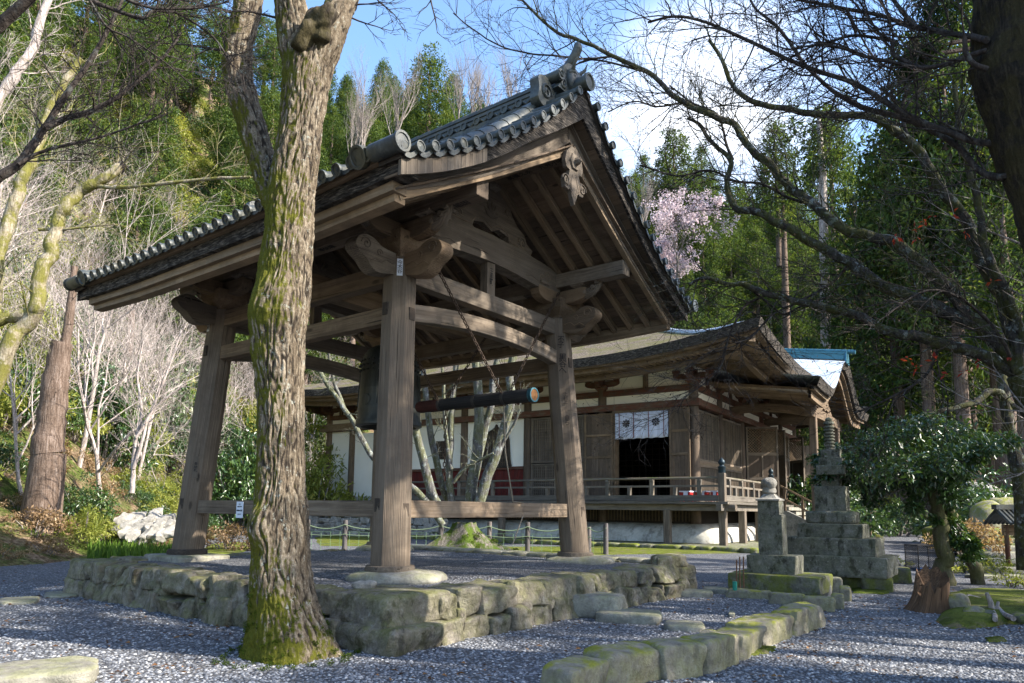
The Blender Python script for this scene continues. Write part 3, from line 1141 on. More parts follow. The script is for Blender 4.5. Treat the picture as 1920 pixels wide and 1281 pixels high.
# gable pendants
GEG = [(-0.10, 0.36), (0.10, 0.36), (0.30, 0.22), (0.36, 0.06), (0.30, -0.04), (0.18, -0.06), (0.22, -0.16), (0.34, -0.16), (0.40, -0.26), (0.36, -0.38), (0.22, -0.40), (0.16, -0.34), (0.10, -0.46), (0.0, -0.60)]
GEG = [(x * 0.78, y * 1.08 + 0.02) for x, y in GEG]
GEG = GEG + [(-x, y) for x, y in GEG[::-1]][1:-1]
GEG = GEG[::-1]
for s, a0, en in ((0, -1.53, -TU), (1, WU + 1.53, TU)):
    mb = MB(290)
    pl = GEG if en.dot(TV.cross(UP)) > 0 else GEG[::-1]
    mb.prism(pl, T(a0, WV / 2, 7.40) - en * 0.03, TV, UP, en, 0.075)
    f0 = T(a0, WV / 2, 7.40) + en * 0.046
    for fl in (1, -1):
        scroll(mb, f0 + TV * 0.26 * fl - UP * 0.27, TV, UP, en, 0.11, 1.6, 0.014, fl)
        for q in range(3):
            mb.tube([f0 + TV * fl * (0.05 + 0.04 * q) - UP * (0.1 + 0.08 * q), f0 + TV * fl * (0.10 + 0.03 * q) - UP * (0.28 + 0.04 * q), f0 + TV * fl * 0.02 - UP * (0.5 - 0.02 * q)], 0.009, 5)
    mb.lathe([(0.16, 0), (0.15, 0.03), (0.07, 0.04), (0.06, 0.10), (0.02, 0.14)], f0 + UP * 0.14, 6, TV, None, en)
    mb.build('gable_pendant', WD_GREY, tower, smooth=35)

# tiles
def tile_rows():
    for sd2 in (-1, 1):
        mb = MB(300)
        n = 30
        for q in range(n):
            a = -1.30 + (WU + 2.60) * q / (n - 1)
            pts = [T(a, WV / 2 + sd2 * t, zs(t) + 0.05 + 0.09 * (abs((a - WU / 2) / 4.65)) ** 4 * (t / 4.3) ** 3) for t in [0.2 + 4.12 * i / 10 for i in range(11)]]
            mb.tube(pts, 0.072, 9)
            e, d = pts[-1], (pts[-1] - pts[-2]).normalized()
            X = TU
            mb.lathe([(0.082, -0.02), (0.088, 0.0), (0.088, 0.03), (0.07, 0.03), (0.066, 0.016), (0.03, 0.016), (0.025, 0.026), (0.0, 0.03)], e, 14, X, None, d, cap=False)
            if q < n - 1:          # concave pan tile between two rolls
                w = (WU + 2.6) / (n - 1)
                rows = []
                for i, t in enumerate([0.2 + 4.10 * i / 10 for i in range(11)]):
                    zz = zs(t) + 0.09 * (abs((a + w / 2 - WU / 2) / 4.65)) ** 4 * (t / 4.3) ** 3
                    rows.append([T(a + w * x, WV / 2 + sd2 * t, zz + 0.055 - 0.05 * math.sin(math.pi * x)) for x in (0.0, 0.2, 0.35, 0.5, 0.65, 0.8, 1.0)])
                mb.strip(rows)
                er = rows[-1]
                mb.strip([er, [p - UP * 0.055 - (er[3] - er[3]) for p in er]])
        mb.build('tile_slope', TILE, tower, smooth=40)


tile_rows()
for s in (0, 1):
    sg = -1 if s == 0 else 1
    a_e = -1.86 if s == 0 else WU + 1.86
    a_i = -1.28 if s == 0 else WU + 1.28
    for sd2 in (-1, 1):
        mb = MB(310)
        # short rolls across the gable edge, each with a round end
        L = 0.18
        ts = [0.30 + 0.262 * i for i in range(16)]
        for i, t in enumerate(ts):
            p = T(a_e, WV / 2 + sd2 * t, zs(t) + 0.055)
            q = T(a_i, WV / 2 + sd2 * t, zs(t) + 0.085)
            mb.tube([p, q], 0.062, 9)
            d = TU * sg
            mb.lathe([(0.07, -0.02), (0.075, 0.0), (0.075, 0.03), (0.06, 0.03), (0.056, 0.018), (0.02, 0.018), (0.0, 0.022)], p, 14, UP, None, d, cap=False)
            if i < len(ts) - 1:
                t2 = ts[i + 1]
                row0, row1, row2 = [], [], []
                for x in (0, 0.25, 0.5, 0.75, 1.0):
                    tt = t + (t2 - t) * x
                    dz = 0.05 - 0.07 * math.sin(math.pi * x)
                    row0.append(T(a_e - sg * 0.02, WV / 2 + sd2 * tt, zs(tt) + dz))
                    row1.append(T(a_i, WV / 2 + sd2 * tt, zs(tt) + dz + 0.03))
                    row2.append(T(a_e - sg * 0.02, WV / 2 + sd2 * tt, zs(tt) + dz - 0.07))
                mb.strip([row2, row0, row1])
        mb.build('gable_edge_tiles', TILE, tower, smooth=40)
        # descending ridge: fat barrel of overlapping tiles
        mb = MB(320)
        n = 13
        for i in range(n):
            t0, t1 = 0.55 + 3.75 * i / n, 0.55 + 3.75 * (i + 1) / n + 0.03
            a_ = -1.16 if s == 0 else WU + 1.16
            p0, p1 = T(a_, WV / 2 + sd2 * t0, zs(t0) + 0.12), T(a_, WV / 2 + sd2 * t1, zs(t1) + 0.12)
            mb.tube([p0, p1], [0.122, 0.136], 12)
        d = (p1 - p0).normalized()
        mb.lathe([(0.145, -0.06), (0.15, 0.0), (0.15, 0.04), (0.12, 0.04), (0.11, 0.02), (0.05, 0.02), (0.0, 0.03)], p1, 18, TU, None, d, cap=False)
        # corner tile turned to the gable
        cpt = T(a_e, WV / 2 + sd2 * 4.28, zs(4.25) + 0.10)
        mb.tube([cpt, cpt - TU * sg * 0.5], 0.115, 12)
        mb.lathe([(0.125, -0.02), (0.13, 0.0), (0.13, 0.04), (0.10, 0.04), (0.09, 0.025), (0.0, 0.03)], cpt, 16, UP, None, TU * sg, cap=False)
        mb.build('descending_ridge', TILE, tower, smooth=40)
        # scrolled shoulder tile at the head of the descending ridge
        mb = MB(325)
        hp = T(a_ + sg * 0.12, WV / 2 + sd2 * 0.62, zs(0.6) + 0.32)
        mb.prism([(0.26 * math.cos(x) * (1 + 0.25 * math.cos(3 * x)), 0.28 * math.sin(x)) for x in [2 * math.pi * i / 20 for i in range(20)]], hp - TU * sg * 0.05 if sg < 0 else hp, TV, UP, TU * sg, 0.18)
        scroll(mb, hp + TU * sg * (0.14 if sg < 0 else 0.19), TV, UP, TU * sg, 0.15, 1.6, 0.022)
        mb.build('shoulder_tile', TILE, tower, smooth=40)
# main ridge: courses of flat tiles, a row of round ends, a barrel on top
mb = MB(330)
a0, a1 = -1.40, WU + 1.40
zr0 = zs(0.2)
for i, (w, h) in enumerate(((0.62, 0.10), (0.50, 0.06), (0.54, 0.05), (0.46, 0.06), (0.50, 0.05), (0.40, 0.06), (0.44, 0.05))):
    mb.beam(T(a0, WV / 2, zr0 + h / 2), T(a1, WV / 2, zr0 + h / 2), w, h)
    zr0 += h
n = 26
for i in range(n):
    x0, x1 = a0 + (a1 - a0) * i / n, a0 + (a1 - a0) * (i + 1) / n
    mb.tube([T(x0, WV / 2, zr0 + 0.05), T(x1, WV / 2, zr0 + 0.05)], [0.12, 0.105], 10)
    for sd2 in (-1, 1):
        c = T(x0 + 0.15, WV / 2 + sd2 * 0.30, zs(0.2) + 0.17)
        mb.lathe([(0.075, 0), (0.08, 0.03), (0.055, 0.03), (0.05, 0.015), (0, 0.02)], c, 10, UP, None, TV * sd2, cap=False)
        mb.tube([c + TU * 0.07, c + TU * 0.15 - UP * 0.07, c + TU * 0.23], 0.02, 5)
mb.build('main_ridge', TILE, tower, smooth=40)

# ridge-end ornament: demon mask tile with horns and a round finial
def ridge_end(s):
    sg = -1 if s == 0 else 1
    d = TU * sg
    o = T(-1.50 if s == 0 else WU + 1.50, WV / 2, zs(0.2) + 0.08)
    mb = MB(340)
    n_before = 0
    out = [(-0.62, 0.0), (-0.50, 0.16), (-0.44, 0.40), (-0.38, 0.62), (-0.22, 0.78), (0, 0.84), (0.22, 0.78), (0.38, 0.62), (0.44, 0.40), (0.50, 0.16), (0.62, 0.0)]
    out = out if d.dot(TV.cross(UP)) > 0 else out[::-1]
    mb.prism(out[::-1], o - d * 0.10, TV, UP, d, 0.16)
    # face
    fc = o + d * 0.06
    mb.rock(fc + UP * 0.40, TV * 0.27, d * 0.16, UP * 0.30, 3, 7, 0.05, 2.6)
    mb.rock(fc + UP * 0.36 + d * 0.17, TV * 0.075, d * 0.08, UP * 0.09, 4, 4, 0.03, 2.4)      # nose
    for fl in (-1, 1):
        mb.tube([fc + TV * fl * 0.06 + UP * 0.50 + d * 0.13, fc + TV * fl * 0.15 + UP * 0.54 + d * 0.14, fc + TV * fl * 0.25 + UP * 0.50 + d * 0.06], 0.035, 6)    # brow
        mb.rock(fc + TV * fl * 0.13 + UP * 0.45 + d * 0.13, TV * 0.045, d * 0.04, UP * 0.04, 6, 3, 0.0, 2.2)   # eye
        mb.tube([fc + TV * fl * 0.14 + UP * 0.62 + d * 0.10, fc + TV * fl * 0.22 + UP * 0.74 + d * 0.20, fc + TV * fl * 0.20 + UP * 0.86 + d * 0.28], [0.05, 0.035, 0.008], 7)   # horn
        mb.tube([fc + TV * fl * 0.09 + UP * 0.21 + d * 0.15, fc + TV * fl * 0.10 + UP * 0.29 + d * 0.17], [0.025, 0.006], 6)     # fang
        scroll(mb, fc + TV * fl * 0.42 + UP * 0.16, TV, UP, d, 0.14, 1.6, 0.03, fl)
        mb.tube([fc + TV * fl * 0.56 + UP * 0.30 - d * 0.42, fc + TV * fl * 0.56 + UP * 0.30 + d * 0.06], 0.125, 12)
        scroll(mb, fc + TV * fl * 0.56 + UP * 0.30 + d * 0.065, TV, UP, d, 0.09, 1.3, 0.02, fl)
    mb.tube([fc + TV * x + UP * y + d * 0.15 for x, y in ((-0.17, 0.27), (-0.09, 0.22), (0, 0.205), (0.09, 0.22), (0.17, 0.27))], 0.03, 6)
    # finial rising forward
    mb.tube([o - d * 0.35 + UP * 0.66, o - d * 0.05 + UP * 0.86, o + d * 0.12 + UP * 1.06, o + d * 0.2 + UP * 1.20], [0.11, 0.12, 0.115, 0.11], 12)
    mb.rock(o + d * 0.2 + UP * 1.22, TV * 0.115, d * 0.09, UP * 0.13, 9, 5, 0.04, 2.3)
    mb.v = [tuple(o + (Vector(v) - o) * 0.74) for v in mb.v]
    # round tile under the mask at the very apex
    p = T(-1.86 if s == 0 else WU + 1.86, WV / 2, zs(0) + 0.06)
    mb.tube([p, p - d * 0.5], 0.13, 12)
    mb.lathe([(0.15, -0.02), (0.155, 0.04), (0.12, 0.04), (0.11, 0.02), (0, 0.03)], p, 16, UP, None, d, cap=False)
    mb.build('ridge_end_mask', TILE, tower, smooth=45)


ridge_end(0)
ridge_end(1)

# paper votive slips pasted on the timber
def slip(o, ex, ey, en, w, h, body, size, mat=OLDPAPER, parent=None, line=0.95, ink=INK):
    mb = MB(400)
    mb.hexa([o - ex * w / 2 - ey * h / 2, o + ex * w / 2 - ey * h / 2, o + ex * w / 2 + ey * h / 2, o - ex * w / 2 + ey * h / 2,
             o - ex * w / 2 - ey * h / 2 + en * 0.004, o + ex * w / 2 - ey * h / 2 + en * 0.004, o + ex * w / 2 + ey * h / 2 + en * 0.004, o - ex * w / 2 + ey * h / 2 + en * 0.004])
    s_ = mb.build('paper_slip', mat, parent)
    text(body, size, o + en * 0.007, ex, ey, ink, s_, line=line)
    return s_


# towards the camera across the near post's front chamfer
DG = -(TU + TV).normalized()
for nm, z, w, h, body, size, mt in (('N', 5.33, 0.09, 0.27, '今\n木\n谷', 0.085, PAPER),):
    c = post_centre(0, 0, z) + DG * 0.272
    slip(c, UP.cross(DG), UP, DG, w, h, body, size, mt, post_obs['N'], 0.8)
c = post_centre(1, 0, 5.2) + (-TV) * 0.272
slip(c - TU * -0.02, UP.cross(-TV), UP, -TV, 0.08, 0.26, '三\n谷\n屋', 0.08, OLDPAPER, post_obs['L'], 0.8)
c = post_centre(1, 0, 2.35) + ((-TU * 1).normalized() - TV).normalized() * 0.290
slip(c, UP.cross((-TU - TV).normalized()), UP, (-TU - TV).normalized(), 0.085, 0.42, '奉\n納\n札', 0.07, WD_GREY, post_obs['L'], 0.9)
# brushed characters straight on the right-hand post
dgr = (-TU - TV).normalized()
for z, body, size in ((5.0, '不\n子', 0.15), (4.55, '黒\n谷\nへ', 0.17), (3.85, '上\n利\n上', 0.10), (3.4, '自\nら', 0.12)):
    c = post_centre(0, 1, z) + dgr * 0.285
    text(body, size, c, UP.cross(dgr), UP, INK, post_obs['R'], line=0.78)
for q, (body, b, z, a) in enumerate((('江戸三組田', PB, 6.163, -0.75),)):
    text(body, 0.15, T(a, b, z - 0.003), -TU, -TV, INK, tower)
text('高橋久永    九元小西', 0.14, T(-0.75, WV / 2, RP_Z - 0.153), -TU, -TV, INK, tower)
text('三\n金\n町', 0.13, T(0.32 - 0.103, WV / 2, 5.85), TV, UP, INK, tower, line=0.8) if (-TU).dot(TV.cross(UP)) > 0 else text('三\n金\n町', 0.13, T(0.32 - 0.103, WV / 2, 5.85), -TV, UP, INK, tower, line=0.8)
text('奉納鐘', 0.14, T(2.2, PB - 0.02 + 0.0, 6.163), -TU, -TV, INK, tower)

# notice hung on the left tie rail
sgp = at_y(450, 956, 1)
nrm = -TV
ob_c = T(0, ins(zl), zl) - TV * 0.095
dd = ray(450, 956)
tt = (ob_c - C_O).dot(TV) / dd.dot(TV)
sc_ = C_O + dd * tt
ex, ey = UP.cross(nrm), UP
notice = thing('notice_sign', 'small white paper notice with black writing on the left tie rail of the tower', 'sign', sc_ - UP * 0.15)
mb = MB(410)
w, h = 0.21, 0.29
mb.hexa([sc_ - ex * w / 2 - ey * h / 2, sc_ + ex * w / 2 - ey * h / 2, sc_ + ex * w / 2 + ey * h / 2, sc_ - ex * w / 2 + ey * h / 2,
         sc_ - ex * w / 2 - ey * h / 2 + nrm * 0.01, sc_ + ex * w / 2 - ey * h / 2 + nrm * 0.01, sc_ + ex * w / 2 + ey * h / 2 + nrm * 0.01, sc_ - ex * w / 2 + ey * h / 2 + nrm * 0.01])
mb.build('board', PAPER, notice)
fo = sc_ + nrm * 0.013
text('昭和の名鐘', 0.036, fo - ey * 0.015, ex, ey, INK, notice)
text('神護寺 梵鐘', 0.026, fo + ey * 0.055, ex, ey, INK, notice)
text('ご自由に', 0.02, fo + ey * 0.10, ex, ey, INK, notice)
text('にさわらず', 0.026, fo - ey * 0.08, ex, ey, INK, notice)

# ------------------------------------------------------------------ bell and striking log
BC = T(WU / 2, WV / 2, 0)
bell = thing('temple_bell', 'dark bronze bell with studded shoulder hanging in the middle of the tower', 'bell', BC + UP * 3.22)
BZ = 3.22
mb = MB(420)
prof = [(0.0, 1.52), (0.30, 1.52), (0.56, 0.0), (0.62, 0.0), (0.665, 0.02), (0.66, 0.10), (0.635, 0.14), (0.625, 0.30), (0.635, 0.34), (0.625, 0.38), (0.61, 0.72), (0.615, 0.74), (0.605, 0.78), (0.59, 1.05), (0.575, 1.30), (0.54, 1.45), (0.46, 1.57), (0.32, 1.65), (0.12, 1.68), (0.0, 1.68)]
mb.lathe([(r, BZ + z) for r, z in prof], BC, 48, cap=False)
bb = mb.build('bell_body', BRONZE, bell, smooth=40)
mb = MB(421)
for sct in range(4):
    a0 = R(90 * sct + 12)
    for r_ in range(4):
        for q in range(6):
            an = a0 + R(66) * q / 5
            z = BZ + 1.12 + 0.10 * r_
            rr = 0.582 - 0.028 * max(0, r_ - 1) * (1 + 0.4 * (r_ == 3))
            d = Vector((math.cos(an), math.sin(an), 0))
            mb.tube([BC + UP * z + d * (rr - 0.02), BC + UP * z + d * (rr + 0.045)], [0.026, 0.02], 6)
mb.build('studs', BRONZE, bell, smooth=50)
mb = MB(422)
for k4 in range(4):
    mb = MB(422)
    for off in (-14, 0, 14):
        an = R(90 * k4 + off - 0)
        d = Vector((math.cos(an), math.sin(an), 0))
        mb.tube([BC + UP * (BZ + 0.40) + d * 0.628, BC + UP * (BZ + 0.75) + d * 0.616, BC + UP * (BZ + 1.05) + d * 0.596], 0.012, 5)
    mb.build('raised_bands', BRONZE, bb, smooth=50)
for k4 in range(2):
    mb = MB(422)
    an = R(52.35 + 180 * k4)
    d = Vector((math.cos(an), math.sin(an), 0))
    mb.lathe([(0.12, 0), (0.12, 0.02), (0.09, 0.03), (0.0, 0.03)], BC + UP * (BZ + 0.5) + d * 0.61, 16, UP, None, d, cap=False)
    mb.build('strike_seat', BRONZE, bb, smooth=50)
mb = MB(423)
lp = [BC + UP * (BZ + 1.66) + TV * 0.18]
for i in range(9):
    an = math.pi * i / 8
    lp.append(BC + UP * (BZ + 1.70 + 0.28 * math.sin(an)) + TV * 0.18 * math.cos(an))
lp.append(BC + UP * (BZ + 1.66) - TV * 0.18)
mb.tube(lp, 0.055, 8)
mb.tube([BC + UP * (BZ + 1.88), BC + UP * 5.50], 0.035, 8)
mb.build('hanging_loop', BRONZE, bell, smooth=50)

LZ = 3.57
LA0, LA1 = 2.02, -0.76


def chain(name, p, q, sag=0.0, label=None, parent=None, step=0.085, r=0.011):
    p, q = Vector(p), Vector(q)
    L = (q - p).length
    n = max(2, int(L / step))
    mb = MB(430)
    d = (q - p).normalized()
    s1 = d.cross(UP)
    s1 = s1.normalized() if s1.length > 1e-3 else Vector((1, 0, 0))
    s2 = d.cross(s1)
    for i in range(n):
        f = (i + 0.5) / n
        c = p.lerp(q, f) - UP * sag * (1 - (2 * f - 1) ** 2)
        s_ = s1 if i % 2 else s2
        l2 = step * 0.62
        pts = [c - d * l2 + s_ * 0, c - d * l2 * 0.5 + s_ * 0.022, c + d * l2 * 0.5 + s_ * 0.022, c + d * l2, c + d * l2 * 0.5 - s_ * 0.022, c - d * l2 * 0.5 - s_ * 0.022, c - d * l2]
        mb.tube(pts, r, 5, cap=False)
    return mb.build(name, RUST, parent, smooth=60)


log = thing('striking_log', 'long dark round log with a red tip hung level on chains to strike the bell', 'bell striker', T((LA0 + LA1) / 2, WV / 2, LZ - 0.12))
LOGM = m_wood('black_log_wood', (0.010, 0.010, 0.011), (0.022, 0.021, 0.022), (0.055, 0.050, 0.046))
REDTIP = m_wood('red_log_tip', (0.025, 0.008, 0.007), (0.055, 0.017, 0.013), (0.10, 0.035, 0.028))
BLUEB = m_plain('teal_band', (0.04, 0.13, 0.16), 0.6, var=0.5, scale=20)
ENDG = m_wood('log_end_grain', (0.06, 0.025, 0.012), (0.22, 0.10, 0.035), (0.40, 0.20, 0.07))
mb = MB(431)
mb.tube([T(1.45, WV / 2, LZ), T(0.9, WV / 2, LZ), T(0, WV / 2, LZ), T(LA1, WV / 2, LZ)], [0.112, 0.115, 0.118, 0.122], 20)
mb.build('log_body', LOGM, log, smooth=50)
mb = MB(432)
mb.tube([T(LA0, WV / 2, LZ), T(LA0 - 0.05, WV / 2, LZ), T(1.45, WV / 2, LZ)], [0.10, 0.115, 0.117], 20)
mb.build('striking_tip', REDTIP, log, smooth=50)
mb = MB(433)
for a in (LA1 + 0.03, LA1 + 0.02):
    mb.lathe([(0.122, -0.04), (0.128, -0.035), (0.128, 0.03), (0.105, 0.034), (0.10, 0.02)], T(a, WV / 2, LZ), 20, TV, None, -TU, cap=False)
mb.build('end_band', BLUEB, log, smooth=50)
mb = MB(434)
mb.lathe([(0.104, 0.0), (0.10, 0.006), (0.0, 0.008)], T(LA1, WV / 2, LZ), 20, TV, None, -TU, cap=False)
mb.build('end_grain', ENDG, log, smooth=50)
for a in (1.42, 0.55, -0.12):
    mb = MB(435)
    mb.lathe([(0.118, -0.03), (0.126, -0.03), (0.126, 0.03), (0.118, 0.03)], T(a, WV / 2, LZ), 20, TV, None, TU, cap=False)
    mb.build('iron_band', IRON, log, smooth=50)
for a, az in ((1.42, 1.45), (-0.12, 0.1)):
    chain('chain', T(a, WV / 2 - 0.1, LZ + 0.08), T(az, PB + 0.15, 6.05), parent=log)
    chain('chain', T(a, WV / 2 + 0.1, LZ + 0.08), T(az, WV - PB - 0.15, 6.05), parent=log)
chain('pull_chain', T(1.3, WV / 2, LZ - 0.12), T(1.3, WV / 2, LZ - 1.45), parent=log)
mb = MB(436)
mb.tube([T(-0.1, WV / 2, LZ - 0.12), T(-0.13, WV / 2 + 0.02, 2.6), T(-0.1, WV / 2 + 0.3, 1.75), T(0.02, WV / 2 + 0.9, 1.72), T(-0.1, WV / 2 + 0.3, 1.0)], 0.012, 6)
mb.build('pull_rope', m_plain('hemp_rope', (0.24, 0.2, 0.15), 0.9, var=0.3, scale=60), log, smooth=60)

# ------------------------------------------------------------------ stone platform of the tower
platform = thing('stone_platform', 'low platform walled with rough fitted stones and topped with gravel under the bell tower', 'stone platform', T(WU / 2, WV / 2, 0), R(52.35))
PA0, PA1, PB0, PB1 = -1.66, 6.55, -1.52, 6.2


def stone_wall(p0, p1, out, h, seed, name='stone_wall', parent=None, mat=ST_WALL, wmin=0.38, wmax=0.85, th=0.32, rows=2, batter=0.12, coping=True):
    """rough stones of uneven size fitted in courses from p0 to p1"""
    rr = random.Random(seed)
    mb = MB(seed)
    p0, p1 = Vector(p0), Vector(p1)
    d = (p1 - p0).normalized()
    L = (p1 - p0).length
    base = 0.0
    for r_ in range(rows):
        x = 0.0
        hr = h / rows
        while x < L - 0.1:
            w = rr.uniform(wmin, wmax) * (1.1 if r_ == 0 else 0.95) * rr.choice((0.65, 1.0, 1.0, 1.25))
            if L - x - w < 0.25:
                w = L - x
            top = hr * (1.0 + rr.uniform(-0.28, 0.26) * (r_ < rows - 1) + rr.uniform(-0.06, 0.05) * (r_ == rows - 1))
            low = hr * r_ - (0.06 if r_ == 0 else rr.uniform(0.0, 0.05))
            hi = hr * r_ + top
            cx = x + w / 2
            outw = batter * (1 - (low + hi) / 2 / h)
            tilt = rr.uniform(-0.06, 0.06)
            c = p0 + d * cx + out * (outw - th * 0.42 + rr.uniform(-0.03, 0.04)) + UP * (low + hi) / 2
            ax_ = (d + UP * tilt).normalized() * (w / 2 * 0.995)
            mb.rock(c, ax_, out * th * rr.uniform(0.9, 1.1), (UP - d * tilt + out * -0.08).normalized() * ((hi - low) / 2 * 1.0), rr.randint(0, 999), 13, 0.085, rr.uniform(7.0, 16.0), 1.3, 0.26)
            if rr.random() < 0.55 and r_ < rows - 1:
                mb.rock(p0 + d * (x + w) + out * (outw - 0.02) + UP * hr * rr.uniform(0.5, 1.0), d * 0.10, out * 0.16, UP * 0.09, rr.randint(0, 999), 7, 0.1, 5, 1.3, 0.3)
            x += w
    return mb.build(name, mat, parent, smooth=26)


stone_wall(T(PA1, PB0, 0), T(PA0 + 0.6, PB0, 0), -TV, 0.60, 11, parent=platform, wmin=0.36, wmax=0.74)
stone_wall(T(PA0, PB0 + 0.6, 0), T(PA0, PB1, 0), -TU, 0.60, 14, parent=platform, wmin=0.34, wmax=0.70)
stone_wall(T(PA1, PB1, 0), T(PA1, PB0, 0), TU, 0.58, 15, parent=platform)
stone_wall(T(PA0, PB1, 0), T(PA1, PB1, 0), TV, 0.58, 16, parent=platform)
for (c, ax_, ay_, h0, h1, sd_) in ((T(PA0 + 0.32, PB0 + 0.30, 0), TU * 0.52, TV * 0.52, 0.25, 0.62, 41), (T(PA0 + 0.22, PB0 + 0.22, 0), TU * 0.56, TV * 0.50, -0.05, 0.285, 42)):
    mb = MB(sd_)
    mb.rock(c + UP * (h0 + h1) / 2, ax_, ay_, UP * (h1 - h0) / 2, sd_, 14, 0.06, 9, 1.3, 0.12)
    mb.build('corner_stone', ST_WALL, platform, smooth=32)
for c, s1, s2, s3, sd_ in ((T(PA0 + 0.1, PB1 - 0.2, 0.62), 0.5, 0.25, 0.13, 51), (T(PA0 + 0.05, PB1 + 0.15, 0.25), 0.35, 0.3, 0.32, 52)):
    mb = MB(sd_)
    mb.rock(c, TU * s2 + TV * s1 * 0.6, TV * s1 - TU * s2 * 0.4, UP * s3, sd_, 10, 0.10, 6, 1.3, 0.2)
    mb.build('corner_stone', ST_WALL, platform, smooth=32)
# gravel bed on top, gently uneven
mb = MB(55)
rows = []
for i in range(25):
    a = PA0 + 0.18 + (PA1 - PA0 - 0.36) * i / 24
    rows.append([T(a, PB0 + 0.18 + (PB1 - PB0 - 0.36) * j / 24, 0.565 + 0.03 * noise.noise(Vector((a, j * 0.4, 3))) + 0.03 * (math.hypot((i - 12) / 12, (j - 12) / 12) < 0.9)) for j in range(25)])
mb.strip([r[::-1] for r in rows])
mb.build('gravel_bed', GRAVEL, platform, smooth=180)
# flat edging stones along the rear edge
mb = MB(56)
rr = random.Random(8)
x = PA0
while x < PA1:
    w = rr.uniform(0.5, 1.1)
    mb.rock(T(x + w / 2, PB1 - 0.1, 0.60), TU * w / 2, TV * 0.28, UP * 0.06, rr.randint(0, 99), 6, 0.08, 4)
    x += w
mb.build('edging_stones', ST_SLAB, platform, smooth=50)
# worn board lying near the front post

# ------------------------------------------------------------------ temple hall
EP, EQ = azv(-56.11), azv(33.89)
EK = Vector((9.277, 31.49, 0))


def E(p, q, z):
    return EK + EP * p + EQ * q + UP * z


hall = thing('temple_hall', 'old timber temple hall with mossy bark roof and railed veranda behind the bell tower', 'temple hall', E(14, 12, 0.2), R(56.11 - 90 + 90))
PLASTER = m_plain('white_plaster', (0.82, 0.77, 0.66), 0.9, var=0.08, scale=1.2)
PLAST_DIRTY = m_stone('stained_plaster', (0.30, 0.28, 0.24), (0.46, 0.44, 0.38), (0.58, 0.56, 0.50), 0.5, lichen=0.1, dark=0.5, bump=0.15)
FINIAL = m_plain('blue_black_metal', (0.02, 0.035, 0.045), 0.45, var=0.4, metal=0.4, scale=15)
METAL = m_plain('pale_sheet_metal', (0.50, 0.57, 0.66), 0.45, var=0.15, metal=0.3, scale=2, bump=0.2)
COPPER = m_plain('teal_copper', (0.05, 0.15, 0.20), 0.4, var=0.4, metal=0.5, scale=6)
BLACK = m_plain('interior_shade_black', (0.012, 0.011, 0.010), 0.9, var=0.3)  # near black, so the unlit inside is put into the colour


def m_thatch():
    t = NT('mossy_bark_thatch')
    o = t.obj()
    a = t.noise(t.mapv(o, (1, 1, 3)), 9.0, 6, 0.75)
    b = t.noise(o, 0.9, 6, 0.65)
    col = t.ramp(a, (0.36, (0.035, 0.028, 0.022)), (0.5, (0.12, 0.098, 0.075)), (0.66, (0.27, 0.235, 0.20)))
    mc = t.ramp(t.noise(o, 16, 4, 0.7), (0.35, (0.040, 0.042, 0.012)), (0.65, (0.17, 0.165, 0.055)))
    col = t.mix(t.ramp(b, (0.44, 0.0), (0.60, 0.8)), col, mc)
    return t.surf(col, 0.95, t.bump(a, 1.0, 0.06), 0.1)


THATCH = m_thatch()

# plaster mound under the floor
mb = MB(500)
prof = [(-0.9, 0.2)] + [(-0.9 + 0.95 * math.sin(x) , 0.2 + 0.85 * (1 - math.cos(x)) ** 0.0 * math.sin(x)) for x in []]
cs = []
for i in range(9):
    an = math.pi / 2 * i / 8
    cs.append((1.15 * (1 - math.cos(an)), 0.2 + 0.85 * math.sin(an)))
for i in range(8):
    pass
rows = []
x0, y0, x1, y1 = 0.55, 0.55, 27.6, 25.0
for off, z in cs:
    row = []
    rad = 0.9
    for cx, cy, a_s in ((x0, y0, 180), (x1, y0, 270), (x1, y1, 0), (x0, y1, 90)):
        for k5 in range(7):
            an = R(a_s + 15 * k5)
            sx = cx + (rad if cx == x0 else -rad)
            sy = cy + (rad if cy == y0 else -rad)
            rr_ = max(0.02, rad - off)
            ccx = sx + (0 if rad > off else (off - rad) * (1 if cx == x0 else -1))
            ccy = sy + (0 if rad > off else (off - rad) * (1 if cy == y0 else -1))
            row.append(E(ccx + rr_ * math.cos(an), ccy + rr_ * math.sin(an), z))
    rows.append(row)
mb.strip(rows, True)
mb.build('plaster_mound', PLAST_DIRTY, hall, smooth=60)
# stone ledge round the hall
mb = MB(501)
mb.hexa([E(-1.9, -1.9, -0.3), E(29, -1.9, -0.3), E(29, 26, -0.3), E(-1.9, 26, -0.3), E(-1.7, -1.7, 0.17), E(29, -1.7, 0.17), E(29, 26, 0.17), E(-1.7, 26, 0.17)])
mb.build('stone_ledge', m_stone('ledge_stone', (0.10, 0.095, 0.08), (0.2, 0.19, 0.16), (0.31, 0.3, 0.26), 0.7, moss=0.7, moss_c=(0.11, 0.13, 0.02), dark=0.3), hall)
mb = MB(502)
rr = random.Random(4)
x = -2.0
while x < 22:
    w = rr.uniform(0.6, 1.3)
    mb.rock(E(x + w / 2, -1.95, 0.08), EP * w / 2, EQ * 0.22, UP * 0.14, rr.randint(0, 99), 5, 0.09, 4)
    x += w
x = -1.9
while x < 10:
    w = rr.uniform(0.6, 1.3)
    mb.rock(E(-1.95, x + w / 2, 0.08), EQ * w / 2, EP * 0.22, UP * 0.14, rr.randint(0, 99), 5, 0.09, 4)
    x += w
mb.build('ledge_stones', ST_MOSSY, hall, smooth=50)

